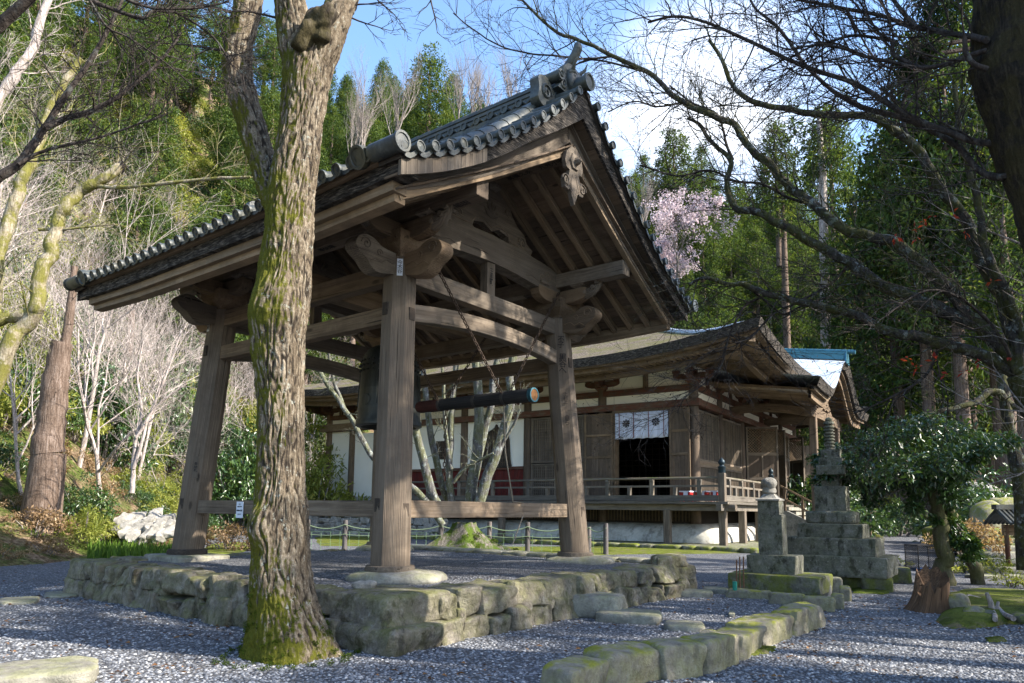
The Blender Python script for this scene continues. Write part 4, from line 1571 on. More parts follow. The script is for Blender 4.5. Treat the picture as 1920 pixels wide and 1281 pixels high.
PW = 1.95
FP = [1.95, 6.81, 11.4, 15.8, 20.4, 25.1, 27.3]
SQ = [1.95, 5.6, 9.5, 13.7, 18.4, 22.4]
ZF, ZN, ZT, ZB, ZP = 2.05, 6.66, 7.0, 7.45, 8.55


def pillar(name, p, q, z0, z1, r, mat, seed=1):
    mb = MB(seed)
    mb.tube([E(p, q, z0), E(p, q, (z0 + z1) / 2), E(p, q, z1)], [r, r, r * 0.95], 14)
    return mb.build(name, mat, hall, smooth=40)


for i, p in enumerate(FP):
    pillar('pillar', p, PW, 0.95, 8.0, 0.25, WD_WALL if i < 5 else WD_BROWN, i)
for i, q in enumerate(SQ[1:]):
    pillar('pillar', PW, q, 0.95, 8.0, 0.25, WD_WALL if i != 2 else WD_RED, 10 + i)


def fbox(name, mat, p0, p1, q0, q1, z0, z1, parent=None, axis=None, bevel=0.0, seed=1):
    mb = MB(seed)
    mb.hexa([E(p0, q0, z0), E(p1, q0, z0), E(p1, q1, z0), E(p0, q1, z0), E(p0, q0, z1), E(p1, q0, z1), E(p1, q1, z1), E(p0, q1, z1)], axis)
    return mb.build(name, mat, parent or hall, bevel=bevel)


# front frame (q = PW) and side frame (p = PW)
fbox('long_beam', WD_RED, 1.55, 27.7, PW - 0.34, PW + 0.1, ZN, ZT, seed=520, bevel=0.01)
fbox('long_beam', WD_RED, PW - 0.34, PW + 0.1, 1.60, 22.8, ZN - 0.004, ZT - 0.004, seed=521, bevel=0.01)
fbox('long_beam', WD_RED, 1.70, 27.5, PW - 0.20, PW + 0.1, ZB, ZB + 0.30, seed=522, bevel=0.01)
fbox('long_beam', WD_RED, PW - 0.20, PW + 0.1, 1.75, 22.6, ZB - 0.004, ZB + 0.296, seed=523, bevel=0.01)
fbox('white_frieze', PLASTER, 2.0, 27.3, PW - 0.03, PW + 0.06, ZT - 0.05, ZP + 0.2, seed=524)
fbox('white_frieze', PLASTER, PW - 0.03, PW + 0.06, PW + 0.07, 22.4, ZT - 0.05, ZP + 0.2, seed=525)
fbox('wall_purlin', WD_BROWN, 1.0, 28.2, PW - 0.52, PW - 0.2, ZP + 0.05, ZP + 0.32, seed=526, bevel=0.01)
fbox('wall_purlin', WD_BROWN, PW - 0.52, PW - 0.2, 1.0, 23.5, ZP + 0.046, ZP + 0.316, seed=527, bevel=0.01)


def bracket(p, q, d, en, mat=WD_RED, s=1.0):
    """boat bracket: arm along d with three bearing blocks, one arm outward"""
    c = E(p, q, ZB + 0.30)
    mb = MB(530)
    dd1, dd2 = d, en
    masu(mb, c, 0.62, 0.30, d, en)
    prof = [(-0.98, 0.14), (-0.98, 0.30), (0.98, 0.30), (0.98, 0.14), (0.86, 0.06), (0.62, 0.0), (-0.62, 0.0), (-0.86, 0.06)]
    e3 = d.cross(UP)
    mb.prism(prof, c + UP * 0.22 - e3 * 0.13, d, UP, e3, 0.26)
    for s1 in (-0.82, 0, 0.82):
        masu(mb, c + d * s1 + UP * 0.50, 0.36, 0.20, d, en)
    e4 = en.cross(UP)
    mb.prism([(-0.1, 0.30), (0.62, 0.30), (0.78, 0.22), (0.72, 0.10), (0.5, 0.0), (-0.1, 0.0)][::-1], c + UP * 0.225 - e4 * 0.12, en, UP, e4, 0.24)
    masu(mb, c + en * 0.45 + UP * 0.52, 0.34, 0.2, d, en)
    return mb.build('bracket', mat, hall)


for p in FP:
    bracket(p, PW, EP, -EQ)
for q in SQ[1:]:
    bracket(PW, q, EQ, -EP)
for i in range(len(FP) - 1):     # small struts between brackets
    p = (FP[i] + FP[i + 1]) / 2
    fbox('frieze_strut', WD_BROWN, p - 0.12, p + 0.12, PW - 0.16, PW, ZB + 0.30, ZP + 0.05, seed=540 + i)
for i in range(len(SQ) - 1):
    q = (SQ[i] + SQ[i + 1]) / 2
    fbox('frieze_strut', WD_RED, PW - 0.16, PW, q - 0.12, q + 0.12, ZB + 0.30, ZP + 0.05, seed=550 + i)
for q in (11.6,):
    mb = MB(556)
    mb.prism([(x * 1.0, y * 0.75) for x, y in KAERU], E(PW - 0.20, q, ZB + 0.30), EQ, UP, EQ.cross(UP), 0.12)
    mb.build('carved_panel', WD_BROWN, hall, smooth=40)


# walls of the bays
def lattice(name, w0, w1, z0, z1, front=True, step=0.13, split=None, seed=560):
    """grid shutter with frame and backing board; front: w runs along p at q=PW, else along q at p=PW"""
    f = (lambda w, d, z: E(w, PW - d, z)) if front else (lambda w, d, z: E(PW - d, w, z))

    def bx(mb, a0, a1, d0, d1, c0, c1):
        mb.hexa([f(a0, d0, c0), f(a1, d0, c0), f(a1, d1, c0), f(a0, d1, c0), f(a0, d0, c1), f(a1, d0, c1), f(a1, d1, c1), f(a0, d1, c1)])
    sh = MB(seed)
    bx(sh, w0, w1, 0.0, 0.03, z0, z1)
    shut = sh.build('lattice_shutter', WD_WALL, hall)
    fr = MB(seed + 1)
    for a0, a1, c0, c1 in ((w0, w0 + 0.1, z0, z1), (w1 - 0.1, w1, z0, z1), (w0 + 0.1, w1 - 0.1, z0, z0 + 0.1), (w0 + 0.1, w1 - 0.1, z1 - 0.1, z1)):
        bx(fr, a0, a1, 0.03, 0.13, c0, c1)
    if split:
        bx(fr, w0 + 0.1, w1 - 0.1, 0.03, 0.16, split - 0.09, split + 0.09)
    fr.build('frame', WD_GREY, shut)
    ls = MB(seed + 2)
    n = int((w1 - w0) / step)
    for i in range(1, n):
        a = w0 + (w1 - w0) * i / n
        bx(ls, a - 0.022, a + 0.022, 0.05, 0.085, z0 + 0.1, z1 - 0.1)
    n = int((z1 - z0) / (step * 1.15))
    for i in range(1, n):
        c = z0 + (z1 - z0) * i / n
        bx(ls, w0 + 0.1, w1 - 0.1, 0.032, 0.055, c - 0.02, c + 0.02)
    ls.build('lattice', WD_GREY, shut)


def plank_leaf(w0, w1, z0, z1, front=True, d0=0.36, rails=(0.0, 0.25, 0.5, 0.75, 1.0), seed=570, mat=WD_WALL):
    f = (lambda w, d, z: E(w, PW - d, z)) if front else (lambda w, d, z: E(PW - d, w, z))

    def bx(mb, a0, a1, b0, b1, c0, c1, ax=None):
        mb.hexa([f(a0, b0, c0), f(a1, b0, c0), f(a1, b1, c0), f(a0, b1, c0), f(a0, b0, c1), f(a1, b0, c1), f(a1, b1, c1), f(a0, b1, c1)], ax)
    mb = MB(seed)
    n = 4
    for i in range(n):
        a0, a1 = w0 + (w1 - w0) * i / n + 0.004, w0 + (w1 - w0) * (i + 1) / n - 0.004
        bx(mb, a0, a1, d0, d0 + 0.05, z0 + 0.02, z1 - 0.02, 2)
    lf = mb.build('plank_door', mat, hall)
    mb = MB(seed + 1)
    for a0, a1 in ((w0, w0 + 0.1), (w1 - 0.1, w1)):
        bx(mb, a0, a1, d0 + 0.052, d0 + 0.09, z0, z1)
    for r_ in rails:
        c = z0 + (z1 - z0) * r_
        c0, c1 = max(z0, c - 0.06), min(z1, c + 0.06)
        bx(mb, w0 + 0.1, w1 - 0.1, d0 + 0.052, d0 + 0.10, c0, c1)
    mb.build('door_frame', WD_BROWN, lf)


# bay 1: open doorway with leaves folded back
fbox('door_jamb', WD_BROWN, 2.95, 3.10, PW - 0.30, PW + 0.15, ZF, ZN, seed=580)
fbox('door_jamb', WD_BROWN, 5.98, 6.13, PW - 0.30, PW + 0.15, ZF, ZN, seed=581)
fbox('door_head', WD_BROWN, 3.10, 5.98, PW - 0.28, PW + 0.15, ZN - 0.22, ZN - 0.002, seed=582)
fbox('door_sill', WD_BROWN, 3.10, 5.98, PW - 0.28, PW + 0.15, ZF, ZF + 0.14, seed=583)
fbox('side_wall_panel', WD_WALL, 2.2, 2.95, PW - 0.02, PW + 0.05, ZF, ZN, seed=584)
fbox('side_wall_panel', WD_WALL, 6.13, 6.6, PW - 0.02, PW + 0.05, ZF, ZN, seed=585)
plank_leaf(2.02, 3.04, ZF + 0.06, ZN - 0.06, True, 0.36, seed=586)
plank_leaf(6.05, 7.66, ZF + 0.06, ZN - 0.12, True, 0.36, seed=588)
# room behind, its shade painted in as near-black walls
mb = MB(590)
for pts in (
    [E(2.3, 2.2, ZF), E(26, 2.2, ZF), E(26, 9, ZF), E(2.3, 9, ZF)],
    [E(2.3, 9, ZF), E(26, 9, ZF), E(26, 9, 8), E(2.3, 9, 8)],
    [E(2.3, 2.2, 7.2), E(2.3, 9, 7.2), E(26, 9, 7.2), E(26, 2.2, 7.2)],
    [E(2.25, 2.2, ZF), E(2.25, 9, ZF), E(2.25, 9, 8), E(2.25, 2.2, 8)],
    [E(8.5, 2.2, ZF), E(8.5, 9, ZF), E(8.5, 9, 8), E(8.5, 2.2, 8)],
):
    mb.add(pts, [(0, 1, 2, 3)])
mb.build('room_painted_dark', BLACK, hall)
mb = MB(591)
for i in range(9):
    mb.beam(E(5.0 + 0.4 * i, 6.0, ZF), E(5.0 + 0.4 * i, 6.0, 5.4), 0.04, 0.04)
for i in range(12):
    mb.beam(E(4.9, 6.02, ZF + 0.3 * i), E(8.3, 6.02, ZF + 0.3 * i), 0.035, 0.035)
mb.build('inner_lattice', WD_DARK, hall)
mb = MB(592)
mb.hexa([E(3.4, 5.5, ZF), E(4.6, 5.5, ZF), E(4.6, 6.2, ZF), E(3.4, 6.2, ZF), E(3.4, 5.5, 3.0), E(4.6, 5.5, 3.0), E(4.6, 6.2, 3.0), E(3.4, 6.2, 3.0)])
mb.hexa([E(5.0, 4.6, ZF), E(5.5, 4.6, ZF), E(5.5, 5.0, ZF), E(5.0, 5.0, ZF), E(5.0, 4.6, 2.9), E(5.5, 4.6, 2.9), E(5.5, 5.0, 2.9), E(5.0, 5.0, 2.9)])
mb.build('altar_stand', WD_WALL, hall)

# bay 2: lattice shutters
fbox('inner_post', WD_WALL, 7.66, 7.84, PW - 0.22, PW + 0.05, ZF, ZN, seed=600)
lattice('lattice', 7.86, 9.5, 4.15, ZN - 0.05, True, 0.125, seed=601)
lattice('lattice', 7.86, 9.5, ZF + 0.05, 4.1, True, 0.125, seed=604)
lattice('lattice', 9.54, 11.12, 4.15, ZN - 0.05, True, 0.125, seed=607)
lattice('lattice', 9.54, 11.12, ZF + 0.05, 4.1, True, 0.125, seed=610)
# bays 3-4: white walls with red dado
for i, (p0, p1) in enumerate(((11.62, 15.6), (16.02, 20.2))):
    fbox('white_wall', PLASTER, p0, p1, PW - 0.02, PW + 0.08, 3.98, ZN, seed=620 + i)
    mb = MB(625 + i)
    n = 18
    for k5 in range(n):
        a0, a1 = p0 + (p1 - p0) * k5 / n + 0.006, p0 + (p1 - p0) * (k5 + 1) / n - 0.006
        mb.hexa([E(a0, PW - 0.03, ZF), E(a1, PW - 0.03, ZF), E(a1, PW + 0.04, ZF), E(a0, PW + 0.04, ZF), E(a0, PW - 0.03, 3.84), E(a1, PW - 0.03, 3.84), E(a1, PW + 0.04, 3.84), E(a0, PW + 0.04, 3.84)], 2)
    mb.build('red_dado', m_wood('red_dado_wood%d' % i, (0.05, 0.012, 0.010), (0.12, 0.028, 0.022), (0.20, 0.085, 0.065), red=(0.115, 0.018, 0.014)), hall)
    fbox('dado_rail', WD_RED, p0, p1, PW - 0.14, PW + 0.05, 3.84, 4.0, seed=630 + i)
fbox('white_wall', PLASTER, 20.62, 24.9, PW - 0.02, PW + 0.08, 2.35, 6.45, seed=622)
fbox('white_wall', PLASTER, 25.3, 27.1, PW - 0.02, PW + 0.08, 2.5, 6.7, seed=623)
fbox('sill_beam', WD_BROWN, 24.7, 27.9, PW - 0.36, PW + 0.1, 2.05, 2.42, seed=624, bevel=0.01)
fbox('lintel_beam', WD_PALE, 24.7, 27.9, PW - 0.38, PW - 0.005, 6.68, 7.15, seed=624, bevel=0.01)
fbox('base_wall', PLAST_DIRTY, 20.4, 27.3, PW, PW + 0.1, 0.9, 2.36, seed=628)
# bell-shaped window
mb = MB(640)
KAT = [(0.0, 2.42), (0.10, 2.22), (0.30, 2.08), (0.55, 1.98), (0.72, 1.80), (0.80, 1.5), (0.83, 1.0), (0.88, 0.4), (1.0, 0.0)]
KAT = KAT + [(-x, y) for x, y in KAT[::-1]][:-1]
KATs = [(x * 1.02, y) for x, y in KAT]
mb.prism(KATs[::-1], E(13.45, PW - 0.03, 3.99), EP, UP, -EQ, 0.06)
kw = mb.build('bell_window', WD_DARK, hall)
mb = MB(641)
pts = [E(13.45 + x * 1.02, PW - 0.11, 3.99 + y) for x, y in KAT]
mb.tube(pts, 0.065, 6)
mb.build('window_frame', WD_DARK, kw)
mb = MB(642)
for k5 in range(13):
    x = -0.84 + 0.14 * k5
    top = np.interp(abs(x), [0, 0.1, 0.3, 0.55, 0.72, 0.8, 0.86], [2.42, 2.22, 2.08, 1.98, 1.80, 1.5, 1.0])
    mb.beam(E(13.45 + x, PW - 0.115, 4.0), E(13.45 + x, PW - 0.115, 3.99 + top), 0.035, 0.03)
for k5 in range(8):
    z = 0.25 + 0.24 * k5
    mb.beam(E(13.45 - 0.8, PW - 0.10, 4.0 + z), E(13.45 + 0.8, PW - 0.10, 4.0 + z), 0.02, 0.03)
mb.build('lattice', WD_WALL, kw)
# small square window
mb = MB(645)
mb.hexa([E(17.0, PW - 0.06, 4.55), E(17.95, PW - 0.06, 4.55), E(17.95, PW - 0.02, 4.55), E(17.0, PW - 0.02, 4.55), E(17.0, PW - 0.06, 5.65), E(17.95, PW - 0.06, 5.65), E(17.95, PW - 0.02, 5.65), E(17.0, PW - 0.02, 5.65)])
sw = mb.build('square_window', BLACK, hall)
mb = MB(646)
for k5 in range(8):
    mb.beam(E(17.05 + 0.12 * k5, PW - 0.08, 4.55), E(17.05 + 0.12 * k5, PW - 0.08, 5.65), 0.035, 0.035)
    mb.beam(E(17.0, PW - 0.075, 4.58 + 0.15 * k5), E(17.95, PW - 0.075, 4.58 + 0.15 * k5), 0.03, 0.03)
mb.build('lattice', WD_WALL, sw)

# side bays
for i, (q0, q1) in enumerate(((2.25, 5.32), (5.88, 9.22), (18.7, 22.1))):
    lattice('lattice', q0, q1, 4.05, ZN - 0.12, False, 0.14, seed=650 + 7 * i)
    lattice('lattice', q0, q1, ZF + 0.05, 3.88, False, 0.14, seed=653 + 7 * i)
    fbox('divider_board', WD_PALE, PW - 0.16, PW - 0.02, q0, q1, 3.88, 4.05, seed=655 + i)


def panel_leaf(hinge_q, ang, w, seed):
    """door leaf with a diagonal lattice light, hinged on the side wall and swung out"""
    c, s = math.cos(R(ang)), math.sin(R(ang))
    dirv = EQ * c - EP * s
    nv = dirv.cross(UP)
    o = E(PW - 0.2, hinge_q, ZF + 0.08)
    H = ZN - 0.2 - ZF - 0.08

    def bx(mb, a0, a1, n0, n1, c0, c1):
        P = [o + dirv * a + nv * n_ + UP * c_ for c_ in (c0, c1) for a, n_ in ((a0, n0), (a1, n0), (a1, n1), (a0, n1))]
        mb.hexa(P)
    mb = MB(seed)
    bx(mb, 0.08, w - 0.08, -0.015, 0.015, 0.1, H * 0.62)
    lf = mb.build('door_leaf', WD_WALL, hall)
    mb = MB(seed + 1)
    for a0, a1, c0, c1 in ((0, 0.1, 0, H), (w - 0.1, w, 0, H), (0.1, w - 0.1, 0, 0.12), (0.1, w - 0.1, H - 0.1, H), (0.1, w - 0.1, H * 0.62, H * 0.66), (0.1, w - 0.1, H * 0.3, H * 0.34), (w / 2 - 0.04, w / 2 + 0.04, H * 0.34, H * 0.62)):
        bx(mb, a0, a1, -0.045, 0.045, c0, c1)
    mb.build('door_frame', WD_GREY, lf)
    mb = MB(seed + 2)
    z0, z1 = H * 0.66, H - 0.1
    wv, hv = w - 0.2, z1 - z0
    st = 0.16
    k5 = -hv
    while k5 < wv:
        for sg in (1, -1):
            pts = []
            for tt in (0, hv):
                pass
            xa, za, xb, zb_ = k5, 0, k5 + hv, hv
            if xa < 0:
                za -= xa
                xa = 0
            if xb > wv:
                zb_ -= xb - wv
                xb = wv
            if xb - xa > 0.03:
                if sg < 0:
                    xa, xb = wv - xa, wv - xb
                mb.beam(o + dirv * (0.1 + xa) + UP * (z0 + za), o + dirv * (0.1 + xb) + UP * (z0 + zb_), 0.03, 0.03, nv)
        k5 += st
    mb.build('lattice', WD_PALE, lf)


panel_leaf(9.9, 62, 1.75, 670)
panel_leaf(13.3, 118, 1.75, 674)
panel_leaf(14.1, 32, 1.9, 678)
panel_leaf(18.0, 122, 1.9, 682)
mb = MB(690)
for i in range(5):
    a0, a1 = 0.32 * i, 0.32 * i + 0.31
    o = E(PW - 0.2, 22.5, 0)
    dv = -EP * 0.8 + EQ * 0.6
    mb.beam(o + dv * (a0 + 0.15) + UP * (ZF + 0.1), o + dv * (a0 + 0.15) + UP * 6.4, 0.31, 0.06, dv.cross(UP))
mb.build('plank_door', WD_GREY, hall)
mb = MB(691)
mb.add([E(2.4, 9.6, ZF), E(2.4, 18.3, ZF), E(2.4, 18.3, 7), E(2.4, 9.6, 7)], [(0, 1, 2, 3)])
mb.build('doorway_shade_sheet', BLACK, hall)  # black sheet standing for the shade inside the side doorway
# red upright between the leaves
fbox('door_jamb', WD_RED, PW - 0.3, PW - 0.05, 13.95, 14.12, ZF, ZN, seed=692)

# slatted wall under the floor
mb = MB(700)
mb.hexa([E(1.9, 2.0, 0.9), E(20.4, 2.0, 0.9), E(20.4, 2.05, 0.9), E(1.9, 2.05, 0.9), E(1.9, 2.0, ZF), E(20.4, 2.0, ZF), E(20.4, 2.05, ZF), E(1.9, 2.05, ZF)])
mb.hexa([E(2.0, 2.06, 0.9), E(2.05, 2.06, 0.9), E(2.05, 22, 0.9), E(2.0, 22, 0.9), E(2.0, 2.06, ZF), E(2.05, 2.06, ZF), E(2.05, 22, ZF), E(2.0, 22, ZF)])
mb.build('underfloor_wall', WD_DARK, hall)
mb = MB(701)
x = 2.1
while x < 20.3:
    mb.beam(E(x, 1.96, 1.05), E(x, 1.96, 1.75), 0.07, 0.05, EQ)
    x += 0.17
mb.build('underfloor_slats', m_wood('slat_wood', (0.06, 0.045, 0.03), (0.16, 0.12, 0.075), (0.26, 0.2, 0.13)), hall)
fbox('underfloor_sill', WD_DARK, 1.9, 20.4, 1.82, 1.99, 1.02, 1.14, seed=702)

# veranda
for i, (p0, p1, q0, q1) in enumerate(((-0.2, 20.4, -0.2, 1.94), (-0.2, 1.94, 1.941, 24.0))):
    fbox('veranda_floor', WD_RAIL, p0, p1, q0, q1, 1.98, 2.05 - 0.003 * i, seed=710 + i)
fbox('edge_board', WD_RAIL, -0.26, 20.4, -0.26, -0.06, 1.95, 2.065, seed=712, bevel=0.01)
fbox('edge_board', WD_RAIL, -0.26, -0.06, -0.055, 24.0, 1.952, 2.062, seed=713, bevel=0.01)
fbox('floor_beam', WD_RAIL, -0.5, 20.4, -0.05, 0.2, 1.66, 1.94, seed=714, bevel=0.01)
fbox('floor_beam', WD_RAIL, -0.05, 0.2, -0.5, 24.0, 1.665, 1.945, seed=715, bevel=0.01)
for i, (p, q) in enumerate([(0.07, 0.07), (2.62, 0.07), (7.2, 0.07), (11.8, 0.07), (16.4, 0.07), (20.2, 0.07), (0.07, 3.0), (0.07, 5.8), (0.07, 8.4), (0.07, 16.5), (0.07, 20)]):
    mb = MB(720 + i)
    mb.beam(E(p, q, 0.15), E(p, q, 1.70), 0.31, 0.31, EP)
    mb.build('veranda_post', WD_GREY, hall, bevel=0.03)
mb = MB(735)
mb.tube([E(-0.52, 0.07, 1.80), E(-0.2, 0.07, 1.80)], 0.15, 12)
mb.build('beam_end_cap', WD_GREY, hall, smooth=40)


def railing(pts_along, p_fixed=None, q_fixed=None, w0=0, w1=1):
    f = (lambda w, z: E(w, q_fixed, z)) if q_fixed is not None else (lambda w, z: E(p_fixed, w, z))
    for z, r in ((3.12, 0.055), (2.76, 0.045)):
        mb = MB(740)
        if z > 3:
            mb.tube([f(w0, z), f((w0 + w1) / 2, z), f(w1, z)], r, 8)
        else:
            mb.beam(f(w0, z), f(w1, z), 0.12, 0.09)
        mb.build('handrail', WD_RAIL, hall, smooth=40)
    mb = MB(741)
    mb.beam(f(w0, 2.22), f(w1, 2.22), 0.2, 0.26)
    mb.build('bottom_rail', WD_RAIL, hall, bevel=0.01)
    for i, w in enumerate(pts_along):
        mb = MB(742 + i)
        if i % 2 == 0:
            mb.beam(f(w, 2.35), f(w, 3.0), 0.17, 0.17, EP)
            mb.beam(f(w, 2.98), f(w, 3.08), 0.22, 0.15, EP)
        else:
            mb.beam(f(w, 2.35), f(w, 2.72), 0.22, 0.12, EP)
        mb.build('baluster', WD_RAIL, hall)


railing([1.1 + 1.13 * i for i in range(17)], q_fixed=0.07, w0=0.2, w1=20.3)
railing([1.0 + 0.95 * i for i in range(8)], p_fixed=0.07, w0=0.2, w1=8.3)
railing([15.5 + 1.2 * i for i in range(7)], p_fixed=0.07, w0=15.0, w1=23.8)
GIB = [(0.16, 0.0), (0.17, 0.03), (0.17, 0.22), (0.19, 0.24), (0.19, 0.28), (0.12, 0.31), (0.10, 0.35), (0.15, 0.41), (0.165, 0.47), (0.14, 0.55), (0.07, 0.62), (0.015, 0.68)]
for p, q, lx in ((0.07, 0.07, 0.30), (0.07, 8.45, 0.26), (0.07, 14.85, 0.26)):
    mb = MB(760)
    mb.beam(E(p, q, 2.05), E(p, q, 3.32), lx, lx, EP)
    rpost = mb.build('corner_rail_post', WD_GREY, hall, bevel=0.02)
    mb = MB(761)
    mb.lathe([(r * lx / 0.32, z) for r, z in GIB], E(p, q, 3.32), 16)
    mb.build('finial', FINIAL, rpost, smooth=45)

# stairs at the entrance side
mb = MB(770)
n = 8
for i in range(n):
    z1 = 2.0 - (i + 1) * 2.0 / (n + 0.0) + 0.2
    mb.hexa([E(-0.26 - 0.36 * i, 9.2, z1 - 0.2), E(-0.26 - 0.36 * (i + 1), 9.2, z1 - 0.2), E(-0.26 - 0.36 * (i + 1), 14.2, z1 - 0.2), E(-0.26 - 0.36 * i, 14.2, z1 - 0.2),
             E(-0.26 - 0.36 * i, 9.2, z1 - 0.02), E(-0.26 - 0.36 * (i + 1), 9.2, z1 - 0.02), E(-0.26 - 0.36 * (i + 1), 14.2, z1 - 0.02), E(-0.26 - 0.36 * i, 14.2, z1 - 0.02)][::1])
mb.build('stair_treads', ST_SLAB, hall)
for q in (8.6, 14.25):
    mb = MB(771)
    mb.prism([(0.25, 0.0), (0.25, 1.62), (0.6, 1.62), (3.3, 0.30), (3.3, 0.0)], E(0, q, 0.1), -EP, UP, EQ, 0.55)
    mb.build('stair_wall', m_stone('stair_stone_%d' % q, (0.10, 0.10, 0.09), (0.19, 0.185, 0.165), (0.28, 0.275, 0.25), 0.8, dark=0.4), hall)
    mb = MB(772)
    for dz in (0.55, 1.15):
        mb.beam(E(-0.3, q + 0.25, 1.9 + dz), E(-3.2, q + 0.25, 0.3 + dz), 0.09, 0.09)
    for x in (-0.5, -1.4, -2.3, -3.15):
        z = 1.9 + (x + 0.3) * 1.6 / 2.9
        mb.beam(E(x, q + 0.25, z - 0.2), E(x, q + 0.25, z + 1.2), 0.11, 0.11, EP)
    mb.build('stair_railing', WD_BROWN, hall)

# ---- main roof
RP0, RP1, RQ0, RQ1 = -2.45, 29.8, -2.45, 26.8


def roof_z(p, q, under=False):
    dp = min(p - RP0, RP1 - p)
    dq = min(q - RQ0, RQ1 - q)
    d = max(0.0, min(dp, dq))
    s = max(dp, dq)
    up = max(0.0, 1 - s / 8.5) ** 2 * 0.85 * max(0, 1 - d / 6.0)
    return 8.62 + 0.30 * d + 0.0125 * d * d + up


def eave_rim(z_add, inset, step=0.45):
    pts = []
    a0, a1, b0, b1 = RP0 + inset, RP1 - inset, RQ0 + inset, RQ1 - inset

    def seg(pa, pb):
        n = int(max(abs(pa[0] - pb[0]), abs(pa[1] - pb[1])) / step)
        for i in range(n):
            f = i / n
            p, q = pa[0] + (pb[0] - pa[0]) * f, pa[1] + (pb[1] - pa[1]) * f
            pts.append((p, q))
    seg((a0, b0), (a1, b0)); seg((a1, b0), (a1, b1)); seg((a1, b1), (a0, b1)); seg((a0, b1), (a0, b0))
    out = []
    for p, q in pts:
        pe = RP0 if p == a0 else RP1 if p == a1 else p
        qe = RQ0 if q == b0 else RQ1 if q == b1 else q
        out.append(E(p, q, roof_z(pe, qe) + z_add))
    return out


mb = MB(800)
NP = 100
lev = [0, 0.5, 1.0, 1.8, 2.8, 4.0, 5.5, 7.0, 8.5, 10, 11.5, 13, 14.5]
rows = []
for d in lev:
    row = []
    a0, a1, b0, b1 = RP0 + d, RP1 - d, RQ0 + d, RQ1 - d
    per = [((a0, b0), (a1, b0), 60), ((a1, b0), (a1, b1), 54), ((a1, b1), (a0, b1), 60), ((a0, b1), (a0, b0), 54)]
    for pa, pb, n in per:
        for i in range(n):
            f = i / n
            p, q = pa[0] + (pb[0] - pa[0]) * f, pa[1] + (pb[1] - pa[1]) * f
            z = roof_z(p, q)
            z += 0.035 * noise.noise(Vector((p * 1.3, q * 1.3, 2)))
            row.append(E(p, q, z))
    rows.append(row)
mb.strip(rows, True)
e_ = len(mb.v) - len(rows[-1])
mb.f.append(tuple(range(e_, len(mb.v))))
roof = mb.build('roof', THATCH, hall, smooth=35)
# eave thickness in three recessed layers
mb = MB(801)
mb.strip([eave_rim(-0.40, 0.12), eave_rim(-0.10, 0.03), eave_rim(-0.0, 0.0)], True)
mb.build('eave_thickness', SHINGLE, roof)
mb = MB(802)
mb.strip([eave_rim(-0.46, 0.45), eave_rim(-0.46, 0.20), eave_rim(-0.40, 0.20), eave_rim(-0.40, 0.12)], True)
mb.build('eave_board', WD_BROWN, roof)
mb = MB(803)
mb.strip([eave_rim(-0.62, 0.9), eave_rim(-0.62, 0.55), eave_rim(-0.46, 0.55), eave_rim(-0.46, 0.45)], True)
mb.build('eave_board', WD_BROWN, roof)
mb = MB(804)
inner = []
N_ = len(eave_rim(0, 0))
r1 = eave_rim(-0.50, 0.55)
pts2 = eave_rim(0, 4.35)
pts2 = [Vector((v.x, v.y, 8.92)) for v in pts2]
# same count for both loops
m_ = len(r1)
idx = [int(i * len(pts2) / m_) for i in range(m_)]
mb.strip([[pts2[i] for i in idx], r1], True)
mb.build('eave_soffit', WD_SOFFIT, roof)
mb = MB(805)
mb2 = MB(806)
p = -2.0
while p < 29.4:
    zo = roof_z(p, RQ0)
    mb.beam(E(max(min(p, 27.5), 1.5) if p < 1.5 else min(p, 28), 1.6, 8.78), E(p, RQ0 + 1.35, zo - 0.70), 0.09, 0.11)
    mb2.beam(E(p, RQ0 + 1.9, zo - 0.55), E(p, RQ0 + 0.6, zo - 0.59), 0.085, 0.10)
    p += 0.24
q = -2.0
while q < 25.5:
    zo = roof_z(RP0, q)
    mb.beam(E(1.6, max(q, 1.5), 8.78), E(RP0 + 1.35, q, zo - 0.70), 0.09, 0.11)
    mb2.beam(E(RP0 + 1.9, q, zo - 0.55), E(RP0 + 0.6, q, zo - 0.59), 0.085, 0.10)
    q += 0.24
mb.build('rafters', WD_BROWN, roof)
mb2.build('flying_rafters', WD_PALE, roof)
mb = MB(807)
mb.strip([eave_rim(-0.86, 1.5), eave_rim(-0.86, 1.25), eave_rim(-0.60, 1.25), eave_rim(-0.60, 1.5)], True)
mb.build('rafter_beam', WD_BROWN, roof)
mb = MB(808)
mb.beam(E(1.5, 1.5, 8.6), E(RP0 + 0.5, RQ0 + 0.5, roof_z(RP0, RQ0) - 0.72), 0.3, 0.34)
mb.build('hip_rafter', WD_BROWN, roof)
# metal-capped hip and ridge
mb = MB(809)
hp = []
for i in range(16):
    d = 0.9 + 12.5 * i / 15
    hp.append(E(RP0 + d, RQ0 + d, roof_z(RP0 + d, RQ0 + d) + 0.02))
mb.tube(hp, [0.10] + [0.17] * 15, 8)
mb.build('hip_cap', METAL, roof, smooth=40)

# ---- porch with undulating gable
KQ, KWd, KPo = 10.9, 7.6, -3.3


def kz(u):
    a = abs(u)
    hump = 0.5 * (1 + math.cos(math.pi * min(1, a / 0.62)))
    return 7.75 + 2.15 * hump + 0.45 * max(0, a - 0.55) ** 1.6


def kline(off, p, n=40, w=1.0):
    return [E(p, KQ + KWd * w * (2 * i / n - 1), kz(2 * i / n - 1) + off - 0.16 * (KPo - p) * -1 * 0 + 0.15 * (p - KPo)) for i in range(n + 1)]


